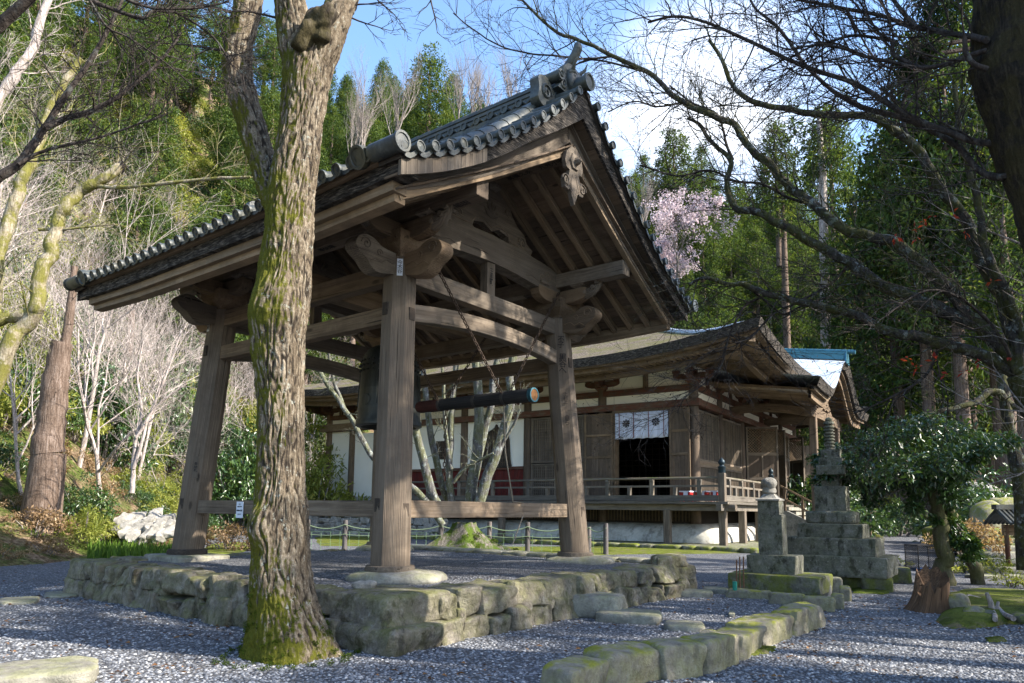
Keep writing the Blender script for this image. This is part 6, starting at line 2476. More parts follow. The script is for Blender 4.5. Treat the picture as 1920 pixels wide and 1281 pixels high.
mb.build('wire_mesh', WIRE, fence)
# retaining wall at the foot of the hill, left of the hall
rw = thing('retaining_wall', 'grey dry stone retaining wall below the white end wall of the temple hall', 'stone wall', (-10, 42, 0))
stone_wall((-19.0, 47.0, 0), (-3.5, 38.4, 0), Vector((-0.485, -0.874, 0)), 1.5, 61, parent=rw, mat=ST_PALE, wmin=0.4, wmax=0.9, rows=4, batter=0.25)
# rough wall and boulders on the right
w2 = thing('garden_wall', 'long low mossy stone wall across the far right of the yard', 'stone wall', (30, 60, 0))
stone_wall((24, 62, 0), (52, 56, 0), Vector((-0.2, -0.98, 0)), 1.9, 62, parent=w2, mat=ST_MOSSY, wmin=0.6, wmax=1.6, rows=3, batter=0.3, th=0.5)
w3 = thing('stone_bank', 'dark rough stone bank with a mossy top near the right edge', 'stone wall', at_z(1870, 1040, 0))
a, b = at_z(1822, 1046, 0), at_z(2000, 1046, 0)
stone_wall(a, b, Vector((0.0, -1, 0)), 1.1, 63, parent=w3, mat=ST_MOSSY, wmin=0.35, wmax=0.8, rows=4, batter=0.2, th=0.35)
mb = MB(190)
mb.rock((a + b) / 2 + Vector((0, 1.6, 0.65)), Vector(((b - a).length / 2, 0, 0)), Vector((0, 1.7, 0)), UP * 0.55, 5, 12, 0.08, 4)
mb.build('mossy_top', MOSS, w3, smooth=60)
for i, (x, y, Y, s, lb) in enumerate(((1852, 965, 28.5, 0.65, 'mossy boulder on top of the stone bank left of the other one'), (1882, 955, 29.0, 0.75, 'taller mossy boulder on top of the stone bank nearest the right edge'), (1840, 925, 40, 1.0, 'pale boulder on the slope above the stone bank'), (1790, 935, 42, 0.9, 'brown boulder at the foot of the slope left of the pale one'))):
    c = at_y(x, y, Y)
    mb = MB(192 + i)
    mb.rock(Vector((c.x, c.y, c.z * 0.6)), Vector((s, 0, 0)), Vector((0, s, 0)), UP * (s * 0.7 + c.z * 0.4), 7 + i, 9, 0.16, 2.8)
    tag(mb.build('boulder', ST_KERB if i < 2 else ST_PALE, smooth=50), lb, 'boulder', 'boulders at the right')
# rocks piled at the foot of the left slope
rr = random.Random(12)
rk = [(232, 975, 25), (256, 968, 25.5), (280, 975, 25), (300, 985, 24.6), (262, 990, 24.6), (290, 962, 26), (240, 996, 24.3), (318, 972, 25.4), (276, 1002, 24.2), (306, 1000, 24.2), (244, 985, 24.8), (268, 978, 25), (288, 972, 25.4), (294, 998, 24.3), (312, 986, 24.8), (252, 1000, 24.2), (300, 972, 25.5), (226, 988, 24.6), (322, 996, 24.3), (284, 988, 24.6)]
mb = None
pile = thing('rock_pile', 'heap of pale broken rocks at the foot of the left slope', 'rock pile', (-12.3, 25, 0))
for i, (x, y, Y) in enumerate(rk):
    c = at_y(x, y, Y)
    mb = MB(200 + i)
    c.z = max(0.15, c.z)
    mb.rock(Vector((c.x, c.y, c.z - 0.05)), Vector((rr.uniform(0.13, 0.24), 0.06, 0.03 * (i % 3 - 1))), Vector((0, 0.25, 0.1)), UP * rr.uniform(0.10, 0.18), i, 8, 0.14, 7, 1.3, 0.35)
    mb.build('rock', ST_PALE, pile, smooth=30)

# wire litter basket under the tree
bk = at_z(1744, 1071, 0)
basket = thing('wire_basket', 'black wire mesh litter basket standing on gravel behind the small leafy tree', 'litter basket', bk)
mb = MB(210)
rw_, bh = 0.34, 0.72
cb = Vector((bk.x, bk.y + 0.3, 0))
sq4 = [(-1, -1), (1, -1), (1, 1), (-1, 1)]
for z in (0.05, bh):
    for (x0, y0), (x1, y1) in zip(sq4, sq4[1:] + sq4[:1]):
        mb.tube([cb + Vector((x0 * rw_, y0 * rw_, z)), cb + Vector((x1 * rw_, y1 * rw_, z))], 0.016, 6)
for x0, y0 in sq4:
    mb.tube([cb + Vector((x0 * rw_, y0 * rw_, 0)), cb + Vector((x0 * rw_, y0 * rw_, bh))], 0.018, 6)
mb.build('frame', IRON, basket)
mb = MB(211)
for (x0, y0), (x1, y1) in zip(sq4, sq4[1:] + sq4[:1]):
    a, b = Vector((x0 * rw_, y0 * rw_, 0)), Vector((x1 * rw_, y1 * rw_, 0))
    n = 11
    for i in range(-n, n + 1):
        for sg in (1, -1):
            f0, f1 = i / n, i / n + 1.0
            g0, g1 = max(0, f0), min(1, f1)
            if g1 - g0 < 0.03:
                continue
            u0, u1 = (g0, g1) if sg > 0 else (1 - g0, 1 - g1)
            mb.tube([cb + a.lerp(b, u0) + UP * (0.05 + (bh - 0.05) * (g0 - f0)), cb + a.lerp(b, u1) + UP * (0.05 + (bh - 0.05) * (g1 - f0))], 0.005, 3, cap=False)
mb.build('wire_mesh', IRON, basket)
mb = MB(212)
mb.beam(cb + Vector((-0.28, 0, 0.03)), cb + Vector((0.28, 0, 0.03)), 0.56, 0.03)
mb.build('tray', m_plain('blue_plastic', (0.06, 0.16, 0.42), 0.5, var=0.2), basket)
# wooden sign far off on the lawn
sg_ = at_y(1632, 988, 45)
sign = thing('wooden_sign', 'small pale wooden board on a post on the far lawn right of the pagoda', 'sign', Vector((sg_.x, 45, 0)))
mb = MB(215)
mb.tube([Vector((sg_.x, 45, -0.1)), Vector((sg_.x, 45, 1.9))], 0.06, 8)
mb.build('post', WD_BROWN, sign)
mb = MB(216)
mb.beam(Vector((sg_.x - 0.35, 44.9, 1.6)), Vector((sg_.x + 0.35, 44.9, 1.6)), 0.05, 0.4)
mb.build('board', WD_PALE, sign)
# small tiled roof stand at the right edge
sh = at_y(1908, 1050, 20)
shrine = thing('roofed_stand', 'small wooden stand under a grey tiled roof cut off by the right edge', 'roofed stand', Vector((sh.x + 0.35, 20, 0)))
cx_, cy_ = sh.x + 0.55, 20.3
mb = MB(218)
for x in (-0.6, 0.6):
    mb.tube([Vector((cx_ + x, cy_, -0.1)), Vector((cx_ + x, cy_, 1.35))], 0.06, 8)
mb.build('post', WD_RED, shrine, smooth=50)
mb = MB(219)
for sg in (-1, 1):
    for i in range(14):
        x = cx_ - 0.82 + 0.126 * i
        mb.tube([Vector((x, cy_, 1.78)), Vector((x, cy_ + sg * 0.25, 1.6)), Vector((x, cy_ + sg * 0.55, 1.38))], 0.05, 7)
    mb.beam(Vector((cx_ - 0.85, cy_ + sg * 0.28, 1.53)), Vector((cx_ + 0.85, cy_ + sg * 0.28, 1.53)), 0.6, 0.03, Vector((0, sg * 0.5, 0.87)))
mb.beam(Vector((cx_ - 0.9, cy_, 1.84)), Vector((cx_ + 0.9, cy_, 1.84)), 0.22, 0.14)
mb.build('tile_roof', TILE, shrine, smooth=50)
mb = MB(220)
mb.beam(Vector((cx_ - 0.7, cy_, 1.2)), Vector((cx_ + 0.7, cy_, 1.2)), 0.08, 0.3)
mb.build('board', WD_BROWN, shrine)
# steps at the right edge
st_ = thing('garden_steps', 'shallow stone steps climbing to the right edge beyond the leaning trunk', 'steps', at_z(1900, 1070, 0))
for i in range(5):
    c = at_z(1912, 1085 - 9 * i, 0)
    mb = MB(222 + i)
    mb.rock(c + UP * (0.04 + 0.05 * i), Vector((1.3, 0, 0)), Vector((0, 0.3, 0)), UP * (0.06 + 0.05 * i), i, 6, 0.04, 8)
    mb.build('step', ST_SLAB, st_, smooth=50)

# ------------------------------------------------------------------ plants
BARK_GREY = m_bark('grey_twig_bark', (0.07, 0.058, 0.05), (0.20, 0.172, 0.155), (0.40, 0.355, 0.33))
BARK_PALE = m_bark('pale_pinkish_twig_bark', (0.14, 0.115, 0.10), (0.34, 0.29, 0.265), (0.56, 0.50, 0.47))
BARK_DARK = m_bark('dark_branch_bark', (0.014, 0.011, 0.010), (0.040, 0.032, 0.028), (0.085, 0.07, 0.06), lichen=0.15)
BARK_LICH = m_bark('lichened_bark', (0.035, 0.032, 0.030), (0.11, 0.105, 0.10), (0.22, 0.225, 0.215), moss=0.35, moss_c=(0.13, 0.15, 0.02), lichen=0.75)
BARK_MAPLE = m_bark('mossy_maple_bark', (0.012, 0.010, 0.009), (0.040, 0.035, 0.029), (0.095, 0.085, 0.075), moss=0.5, moss_c=(0.07, 0.075, 0.010), lichen=0.45)
BARK_YMOSS = m_bark('yellow_mossed_bark', (0.10, 0.085, 0.06), (0.26, 0.22, 0.15), (0.42, 0.38, 0.3), moss=0.85, moss_c=(0.14, 0.135, 0.02))
BARK_CEDAR = m_bark('cedar_bark', (0.05, 0.034, 0.025), (0.13, 0.092, 0.07), (0.24, 0.19, 0.16), vscale=(9, 9, 0.7))
BARK_BLACK = m_bark('black_rough_bark', (0.008, 0.007, 0.006), (0.026, 0.021, 0.016), (0.07, 0.055, 0.035), moss=0.3, moss_c=(0.09, 0.075, 0.02), k=2.0, bump=1.0)
CEDAR_L = m_leaf('cedar_needles', [(0.014, 0.032, 0.012), (0.038, 0.072, 0.020), (0.085, 0.130, 0.030), (0.17, 0.20, 0.048)], 0.30, 0.7, 0.2)
EVER_L = m_leaf('glossy_evergreen_leaf', [(0.010, 0.026, 0.010), (0.024, 0.058, 0.018), (0.050, 0.100, 0.024), (0.11, 0.16, 0.03)], 0.20, 0.32, 0.6)
LITE_L = m_leaf('yellow_green_leaf', [(0.06, 0.085, 0.015), (0.15, 0.185, 0.03), (0.27, 0.29, 0.06), (0.42, 0.42, 0.14)], 0.35, 0.6, 0.3)
DRY_L = m_leaf('dry_brown_leaf', [(0.07, 0.045, 0.025), (0.17, 0.11, 0.06), (0.30, 0.21, 0.13), (0.46, 0.36, 0.25)], 0.3, 0.8, 0.1)
PINK_L = m_leaf('pale_blossom', [(0.46, 0.39, 0.41), (0.62, 0.54, 0.56), (0.78, 0.71, 0.73)], 0.4, 0.8, 0.1, (1.25, 1.15, 1.2))
REDL = m_leaf('small_red_leaf', [(0.10, 0.012, 0.010), (0.24, 0.03, 0.02), (0.34, 0.07, 0.03)], 0.4, 0.6, 0.2)
SEED_L = m_leaf('dry_seed', [(0.02, 0.012, 0.01), (0.06, 0.03, 0.02)], 0.1, 0.8, 0.1)


def rot_about(v, ax_, a):
    return Quaternion(ax_, a) @ v


def grow(mb, p, d, L, r, lev, maxlev, rnd, kids=(5, 6, 6), spread=0.8, up=0.15, wig=0.22, ends=None, shrink=0.62, n_side=(7, 5, 4, 3, 3)):
    """branch with children; collects twig ends"""
    nseg = 5 if lev < 2 else 3
    pts, rad = [Vector(p)], [r]
    dd = Vector(d).normalized()
    for i in range(nseg):
        dd = (dd + Vector((rnd.gauss(0, wig), rnd.gauss(0, wig), rnd.gauss(0, wig) * 0.7 + up * 0.25))).normalized()
        pts.append(pts[-1] + dd * (L / nseg))
        rad.append(r * (1 - 0.72 * (i + 1) / nseg))
    mb.tube(pts, rad, n_side[min(lev, 4)], cap=False)
    if lev >= maxlev:
        if ends is not None:
            ends.append((pts[-1], dd))
        return
    nk = kids[min(lev, len(kids) - 1)]
    for k in range(nk):
        f = 0.25 + 0.75 * (k + rnd.random()) / nk
        x = f * nseg
        i = min(nseg - 1, int(x))
        q = pts[i].lerp(pts[i + 1], x - i)
        base = (pts[i + 1] - pts[i]).normalized()
        ax_ = base.orthogonal().normalized()
        ax_ = rot_about(ax_, base, rnd.uniform(0, 6.283))
        nd = rot_about(base, ax_, spread * rnd.uniform(0.6, 1.25))
        nd = (nd + UP * up * rnd.uniform(0.2, 1.2)).normalized()
        grow(mb, q, nd, L * shrink * rnd.uniform(0.7, 1.15) * (1.15 - 0.5 * f), max(0.004, r * (1 - 0.7 * f) * 0.62), lev + 1, maxlev, rnd, kids, spread, up, wig, ends, shrink, n_side)
    if ends is not None:
        ends.append((pts[-1], dd))


def leaf_cloud(clumps, per, size, rng, droop=0.2, asp=0.45, flat=0.6, outb=0.6):
    """random leaves filling clump spheres: returns arrays for leaf_mesh"""
    C = np.array([c[:3] for c in clumps])
    Rr = np.array([c[3] for c in clumps])
    n = len(C) * per
    idx = np.repeat(np.arange(len(C)), per)
    v = rng.normal(size=(n, 3))
    v /= np.linalg.norm(v, axis=1, keepdims=True)
    rad = Rr[idx] * rng.random(n) ** 0.45
    v2 = v * rad[:, None]
    v2[:, 2] *= flat
    pos = C[idx] + v2
    ax_ = v * outb + rng.normal(size=(n, 3)) * 0.6
    ax_[:, 2] -= droop
    nrm = rng.normal(size=(n, 3)) * 0.6 + np.array([0, 0, 1.0]) + v * 0.3
    L = size * (0.6 + 0.8 * rng.random(n))
    tint = np.clip(np.repeat(rng.random(len(C)), per) * 0.45 + 0.55 * rng.random(n), 0, 1)
    return pos, ax_, nrm, L, L * asp, tint


# ---- prototypes (each is later moved to its first place)
def cedar_proto(seed, H, Rm, zc, cone=0.75):
    rng = np.random.default_rng(seed)
    rnd = random.Random(seed)
    root = thing('cedar_tree', 'x', 'tree')
    mb = MB(seed)
    mb.tube([(0, 0, -1.0), (0, 0, H * 0.3), (0.1, 0, H * 0.65), (0.1, 0.1, H * 0.95)], [0.36, 0.30, 0.18, 0.03], 8)
    for i in range(30):
        z = zc * 0.5 + (H - zc * 0.5) * rnd.random() * 0.9
        a = rnd.random() * 6.28
        rr_ = Rm * max(0.15, (1 - (z - zc) / (H - zc))) ** cone * 0.8 if z > zc else rnd.uniform(0.5, 1.4)
        mb.tube([(0.05, 0.05, z), (math.cos(a) * rr_ * 0.6, math.sin(a) * rr_ * 0.6, z + 0.1), (math.cos(a) * rr_, math.sin(a) * rr_, z - 0.15)], [0.05, 0.035, 0.012], 4, cap=False)
    mb.build('trunk', BARK_CEDAR, root, smooth=60)
    cl = []
    nz = int((H - zc) / 0.75)
    for i in range(nz):
        z = zc + (H - zc) * i / nz
        f = (z - zc) / (H - zc)
        Rz = Rm * (1 - f ** 1.6) ** cone * (0.75 + 0.25 * min(1, f * 6)) + 0.25
        nn = max(4, int(Rz * 5.0))
        for k in range(nn):
            a = 6.283 * (k + rnd.random()) / nn
            rr_ = Rz * (0.45 + 0.6 * rnd.random())
            cl.append((math.cos(a) * rr_, math.sin(a) * rr_, z + rnd.uniform(-0.5, 0.5), 0.50 + 0.32 * rnd.random()))
    pos, ax_, nrm, L, Wd, tint = leaf_cloud(cl, 64, 0.30, rng, -0.1, 0.40, 0.75, 0.9)
    me = leaf_mesh('crown', pos, ax_, nrm, L, Wd, CEDAR_L, tint)
    link('crown', me, root)
    return root


def bush_proto(name, seed, Rb, hgt, mat, size, n=46, per=60, asp=0.45, stem=True, flat=0.75):
    rng = np.random.default_rng(seed)
    rnd = random.Random(seed)
    root = thing(name, 'x', 'bush')
    cl = []
    for i in range(n):
        a, rr_ = rnd.random() * 6.283, Rb * math.sqrt(rnd.random())
        top = hgt * (1 - 0.65 * (rr_ / Rb) ** 2)
        z = top * rnd.uniform(0.35, 1.0)
        cl.append((math.cos(a) * rr_, math.sin(a) * rr_, z, rnd.uniform(0.22, 0.42) * Rb / 1.4))
    if stem:
        mb = MB(seed)
        for c in cl[::3]:
            mb.tube([(c[0] * 0.1, c[1] * 0.1, -0.4), (c[0] * 0.5, c[1] * 0.5, c[2] * 0.5), (c[0], c[1], c[2])], [0.035, 0.022, 0.008], 4, cap=False)
        mb.build('stems', BARK_GREY, root)
    pos, ax_, nrm, L, Wd, tint = leaf_cloud(cl, per, size, rng, 0.1, asp, flat, 0.7)
    link('foliage', leaf_mesh('foliage', pos, ax_, nrm, L, Wd, mat, tint), root)
    return root


def bare_proto(seed, H, r, mat, kids=(7, 7, 6), spread=0.75, lean=0.1, maxlev=3, name='bare_tree', leaves=None, stems=1, shrink=0.62, up=0.25):
    rnd = random.Random(seed)
    root = thing(name, 'x', 'tree')
    mb = MB(seed)
    ends = []
    for s in range(stems):
        d = Vector((rnd.gauss(0, lean), rnd.gauss(0, lean), 1))
        grow(mb, (rnd.uniform(-0.15, 0.15) * (stems > 1), rnd.uniform(-0.15, 0.15) * (stems > 1), -0.5), d, H * rnd.uniform(0.75, 1.0), r, 0, maxlev, rnd, kids, spread, up, 0.12, ends, shrink)
    mb.build('branches', mat, root, smooth=60)
    if leaves:
        lm, per, size = leaves
        rng = np.random.default_rng(seed)
        cl = [(e[0].x, e[0].y, e[0].z, 0.22) for e in ends]
        pos, ax_, nrm, L, Wd, tint = leaf_cloud(cl, per, size, rng, 0.0, 0.7, 1.0, 0.5)
        link('blossom', leaf_mesh('blossom', pos, ax_, nrm, L, Wd, lm, tint), root)
    return root


protos_used = set()


def place(root, loc, rz, sc, label, group, cat=None):
    if root.name not in protos_used:
        protos_used.add(root.name)
        o = root
        o.location = loc
        o.rotation_euler = (0, 0, rz)
        o.scale = sc if isinstance(sc, tuple) else (sc, sc, sc)
        o['label'] = label
        o['group'] = group
    else:
        o = dup(root, loc, rz, sc, label, group)
    if cat:
        o['category'] = cat
    return o


def poisson(n, gen, dmin, tries=40000, rnd=None):
    pts = []
    cell = {}
    for _ in range(tries):
        if len(pts) >= n:
            break
        p = gen()
        if p is None:
            continue
        k = (int(p[0] // dmin), int(p[1] // dmin))
        bad = False
        for i in (-1, 0, 1):
            for j in (-1, 0, 1):
                for q in cell.get((k[0] + i, k[1] + j), ()):
                    if (q[0] - p[0]) ** 2 + (q[1] - p[1]) ** 2 < dmin * dmin:
                        bad = True
        if bad:
            continue
        cell.setdefault(k, []).append(p)
        pts.append(p)
    return pts


RV = random.Random(77)


def polar(a0, a1, r0, r1, dlo=1.0, dhi=200):
    def g():
        a = R(RV.uniform(a0, a1))
        r = math.sqrt(RV.uniform(r0 * r0, r1 * r1))
        x, y = r * math.sin(a), r * math.cos(a)
        d = float(flat_dist(np.array([x]), np.array([y]))[0])
        if d < dlo or d > dhi:
            return None
        return (x, y)
    return g


def clear_of_hall(p, m=3.0):
    v = Vector((p[0], p[1], 0)) - EK
    a, b = v.dot(EP), v.dot(EQ)
    return not (-2.45 - m < a < 29.8 + m and -2.45 - m < b < 26.8 + m)


cedars = [cedar_proto(1, 17, 2.7, 5.5), cedar_proto(2, 20, 3.0, 8.0, 0.65), cedar_proto(3, 15, 3.1, 3.5, 0.6), cedar_proto(4, 22, 2.8, 10.5, 0.8)]
CG = 'cedars of the dense stand on the hill'
zones = [
    (-40, -17, 52, 150, 60, 'green cedar in the stand high on the left hillside above the bell tower roof', 5.8, 10),
    (-17, 6, 64, 150, 92, 'green cedar on the steep hill seen above the ridge of the bell tower roof', 5.2, 2),
    (6, 22, 70, 150, 92, 'green cedar on the hill behind the right end of the temple hall', 5.2, 1.5),
    (22, 42, 62, 150, 72, 'shaded cedar on the hill behind the spreading branches at the right', 6.0, 1.0),
]
for a0, a1, r0, r1, n, lb, dm, dlo in zones:
    for p in poisson(n, polar(a0, a1, r0, r1, dlo, 105), dm):
        if not clear_of_hall(p):
            continue
        place(cedars[RV.randrange(4)], (p[0], p[1], gz(*p) - 0.3), RV.uniform(0, 6.28), RV.uniform(0.8, 1.2), lb, CG)
# the cedars that stand out against the sky
for px, py, Y, k, sc, lb in ((806, 95, 92, 2, 1.25, 'rounded cedar standing clear of the others against the sky above the bell tower roof'), (1452, 225, 92, 0, 1.15, 'narrow cedar against the sky left of the spreading maple limbs'), (1552, 195, 84, 1, 1.1, 'tall cedar against the white cloud behind the maple limbs'), (1262, 240, 98, 1, 1.2, 'cedar rising just right of the roof gable against the blue sky')):
    top = at_y(px, py, Y)
    H = (17, 20, 15, 22)[k] * sc
    place(cedars[k], (top.x, Y, top.z - H), 1.0, sc, lb, CG)
for px, py, Y, k, lb in ((1655, 215, 60, 0, 'cedar rising between the two upper maple limbs at right'), (1700, 70, 56, 3, 'very tall cedar crossed by the long dark limbs in the upper right'), (1755, 10, 52, 1, 'tall cedar beside the needle sprays near the black trunk'), (1815, -30, 54, 3, 'tall dark cedar just left of the black trunk'), (1868, 120, 50, 1, 'cedar half hidden by the black trunk at the top right'), (1785, 260, 58, 2, 'bushy cedar low behind the maple limbs at right'), (1600, 330, 64, 2, 'broad cedar behind the middle of the maple limbs')):
    top = at_y(px, py, Y)
    H = (17, 20, 15, 22)[k]
    b_ = gz(top.x, Y)
    sc = (top.z - b_) / H
    place(cedars[k], (top.x, Y, b_ - 0.3), px * 0.1, (min(sc, 1.5), min(sc, 1.5), sc), lb, CG)
# pale straight trunk behind the hall
pt = at_y(1549, 655, 66)
ct = at_y(1542, 330, 66)
pale = thing('pale_trunk_cedar', 'tall cedar with a long bare pale trunk rising behind the porch of the temple hall', 'tree', (pt.x, 66, gz(pt.x, 66)))
mb = MB(230)
mb.tube([(pt.x, 66, gz(pt.x, 66) - 1), (pt.x, 66, pt.z), (ct.x, 66, ct.z), (ct.x - 0.1, 66, ct.z + 6)], [0.55, 0.50, 0.38, 0.2], 10)
mb.build('trunk', BARK_PALE, pale, smooth=60)
rng = np.random.default_rng(8)
cl = [(ct.x + RV.gauss(0, 1.3), 66 + RV.gauss(0, 1.3), ct.z + RV.uniform(-1, 7), 0.6) for _ in range(60)]
pos, ax_, nrm, L, Wd, tint = leaf_cloud(cl, 40, 0.45, rng, 0.0, 0.34, 0.75, 0.9)
link('crown', leaf_mesh('crown', pos, ax_, nrm, L, Wd, CEDAR_L, tint), pale)
for i, (px, py0, py1, Y, w) in enumerate(((1617, 690, 500, 68, 0.42), (1473, 560, 440, 75, 0.4), (1893, 940, 560, 40, 0.42), (1855, 760, 400, 62, 0.4))):
    a, b = at_y(px, py0, Y), at_y(px - 3, py1, Y)
    t_ = thing('slender_cedar', ['slim grey trunked cedar on the slope right of the hall porch', 'slim brown trunked cedar on the slope above the hall roof', 'brown cedar trunk standing near the right edge behind the tiled stand', 'thin cedar trunk half hidden behind the maple limbs at right'][i], 'tree', (a.x, Y, gz(a.x, Y)), group='slender cedar trunks')
    mb = MB(235 + i)
    mb.tube([(a.x, Y, gz(a.x, Y) - 0.6), tuple(a), tuple(b), (b.x, Y, b.z + 5)], [w, w * 0.95, w * 0.7, w * 0.3], 9)
    mb.build('trunk', BARK_CEDAR, t_, smooth=60)
    cl = [(b.x + RV.gauss(0, 1.0), Y + RV.gauss(0, 1.0), b.z + RV.uniform(0, 6), 0.55) for _ in range(40)]
    pos, ax_, nrm, L, Wd, tint = leaf_cloud(cl, 36, 0.42, rng, 0.0, 0.34, 0.75, 0.9)
    link('crown', leaf_mesh('crown', pos, ax_, nrm, L, Wd, CEDAR_L, tint), t_)

# shrubs on the slopes
ever = [bush_proto('evergreen_shrub', 31, 1.5, 2.3, EVER_L, 0.15), bush_proto('evergreen_shrub', 32, 1.3, 1.7, EVER_L, 0.13)]
lite = [bush_proto('pale_green_shrub', 33, 1.4, 1.6, LITE_L, 0.17, asp=0.25), bush_proto('pale_green_shrub', 34, 1.6, 2.2, LITE_L, 0.15, asp=0.3)]
dry = [bush_proto('dry_shrub', 35, 1.1, 1.0, DRY_L, 0.12, 30, 50, 0.4)]
SG = 'shrubs on the left slope'
lab_e = 'dark glossy evergreen shrub among the thicket on the steep left slope'
lab_l = 'sunlit yellow green shrub among the thicket on the steep left slope'
lab_d = 'low brown shrub of dead leaves on the steep left slope'
for p in poisson(215, polar(-40, -12, 16, 66, 0.6, 40), 1.55):
    if not clear_of_hall(p, 1.5):
        continue
    n1 = noise.noise(Vector((p[0] * 0.16, p[1] * 0.16, 3)))
    near = flat_dist(np.array([p[0]]), np.array([p[1]]))[0] < 5
    u = RV.random()
    if near and p[1] < 32:
        kind = 'd' if u < 0.5 else 'l' if u < 0.78 else 'e'
    else:
        kind = 'e' if u < 0.50 + 0.4 * n1 else 'l' if u < 0.86 else 'd'
    pr, lb = {'e': (ever, lab_e), 'l': (lite, lab_l), 'd': (dry, lab_d)}[kind]
    s_ = RV.uniform(0.5, 0.95) if near else RV.uniform(0.9, 1.9)
    place(pr[RV.randrange(len(pr))], (p[0], p[1], gz(*p) - 0.1), RV.uniform(0, 6.28), (s_, s_, s_ * (RV.uniform(1.0, 1.9) if not near and kind != 'd' else 1.0)), lb, SG, 'shrub')
for p in poisson(110, polar(-41, -12, 50, 130, 18, 100), 3.4):
    if clear_of_hall(p):
        place((ever + lite + lite)[RV.randrange(6)], (p[0], p[1], gz(*p) - 0.2), RV.uniform(0, 6.28), RV.uniform(1.6, 2.8), 'rounded leafy tree crown high on the left hillside above the shrubs', 'leafy crowns high on the left hillside', 'tree')
for p in poisson(60, polar(-12, 40, 60, 105, 0.5, 30), 2.6):
    if not clear_of_hall(p, 1.5):
        continue
    u = RV.random()
    pr = ever if u < 0.45 else dry if u < 0.8 else lite
    place(pr[RV.randrange(len(pr))], (p[0], p[1], gz(*p) - 0.1), RV.uniform(0, 6.28), RV.uniform(1.2, 2.2), 'undergrowth shrub on the lower hill behind the temple hall', 'undergrowth behind the hall', 'shrub')
# bamboo-like bushes beside the hall's white end wall
for i, (px, Y, s_) in enumerate(((590, 44, 2.0), (560, 48, 2.2), (520, 46, 2.0), (480, 44, 1.9), (445, 42, 1.7))):
    c = at_y(px, 940, Y)
    place(lite[i % 2] if i < 3 else ever[0], (c.x, Y, gz(c.x, Y)), i * 1.3, (s_, s_, s_ * 1.5), ['bushy bamboo clump against the end wall of the hall', 'tall bamboo clump behind the left end of the hall', 'bamboo clump seen between the big mossy trunk and the hall', 'dark shrub behind the tie rail left of the big trunk', 'round shrub at the slope foot right of the left post'][i], 'bushes at the left end of the hall', 'bush')
c = at_y(428, 1010, 27)
place(dry[0], (c.x, 27, 0), 0.4, 1.0, 'grey twiggy low shrub beside the foot of the left post', 'low shrubs by the slope foot', 'shrub')
# iris blades by the pond
mb = MB(240)
rng = np.random.default_rng(11)
n_ = 900
u = rng.random(n_)
px = 165 + 170 * u
Yv = 19.5 + 4.5 * rng.random(n_)
bx = np.array([at_y(a, 1040, b).x for a, b in zip(px, Yv)])
ax_ = np.stack([rng.normal(0, 0.12, n_), rng.normal(0, 0.12, n_), np.ones(n_)], 1)
nrm = np.stack([rng.normal(0, 1, n_), rng.normal(0, 1, n_), np.zeros(n_)], 1)
IRIS = m_leaf('iris_leaf', [(0.04, 0.09, 0.012), (0.09, 0.17, 0.022), (0.16, 0.25, 0.045)], 0.4, 0.5, 0.3)
zb0 = np.array([gz(a, b) for a, b in zip(bx, Yv)])
ir = link('iris_bed', leaf_mesh('iris_bed', np.stack([bx, Yv, zb0], 1), ax_, nrm, 0.28 + 0.3 * rng.random(n_), np.full(n_, 0.035), IRIS, rng.random(n_)))
ir['kind'] = 'stuff'

# bare trees
bare = [bare_proto(41, 6.5, 0.075, BARK_PALE, (9, 8, 6), 0.85, 0.25, shrink=0.66), bare_proto(42, 7.5, 0.09, BARK_PALE, (9, 8, 6), 0.8, 0.18, shrink=0.66), bare_proto(43, 5.5, 0.06, BARK_PALE, (8, 7, 6), 0.9, 0.35, stems=2, shrink=0.68)]
BG = 'bare trees on the left slope'
for p in poisson(74, polar(-41, -16, 19, 80, 2.0, 60), 2.9):
    if clear_of_hall(p, 1.0):
        place(bare[RV.randrange(3)], (p[0], p[1], gz(*p) - 0.1), RV.uniform(0, 6.28), RV.uniform(0.8, 1.45), 'leafless pale twigged tree in the tangle on the left slope', BG)
skyb = bare_proto(44, 11, 0.14, BARK_GREY, (10, 8, 6), 0.5, 0.06, up=0.5)
for i, (px, py, Y, sc) in enumerate(((690, 130, 74, 1.2), (735, 110, 78, 1.25), (655, 150, 72, 1.1), (890, 70, 84, 1.35), (930, 95, 82, 1.2), (975, 90, 86, 1.2), (860, 110, 80, 1.0), (1010, 110, 88, 1.1), (1200, 300, 72, 0.9))):
    top = at_y(px, py, Y)
    H = 11 * sc * 1.1
    place(skyb, (top.x, Y, top.z - H), i * 1.1, sc, 'slender leafless tree with upright twigs standing against the sky above the bell tower roof' if i < 8 else 'leafless tree with fine twigs just right of the bell tower gable', 'bare trees against the sky')
brown = bare_proto(45, 4.5, 0.05, BARK_GREY, (9, 8, 5), 0.85, 0.35, stems=3)
for p in poisson(58, polar(6, 40, 58, 95, 0.3, 26), 2.4):
    if clear_of_hall(p, 1.0):
        place(brown, (p[0], p[1], gz(*p) - 0.1), RV.uniform(0, 6.28), RV.uniform(0.9, 1.8), 'leafless brown thicket tree on the lower slope behind the hall and maple', 'bare thicket behind the hall')
blos = bare_proto(46, 6.5, 0.10, BARK_GREY, (8, 7, 5), 0.8, 0.15, leaves=(PINK_L, 15, 0.12))
for i, (px, py, Y, sc) in enumerate(((1270, 440, 70, 1.7), (1232, 500, 72, 1.3))):
    c = at_y(px, py, Y)
    place(blos, (c.x, Y, c.z - 4.2 * sc), i * 2.0, sc, ['pale pink blossoming tree on the hill just right of the tower eave', 'smaller blossoming tree half hidden behind the tower eave'][i], 'blossoming trees')

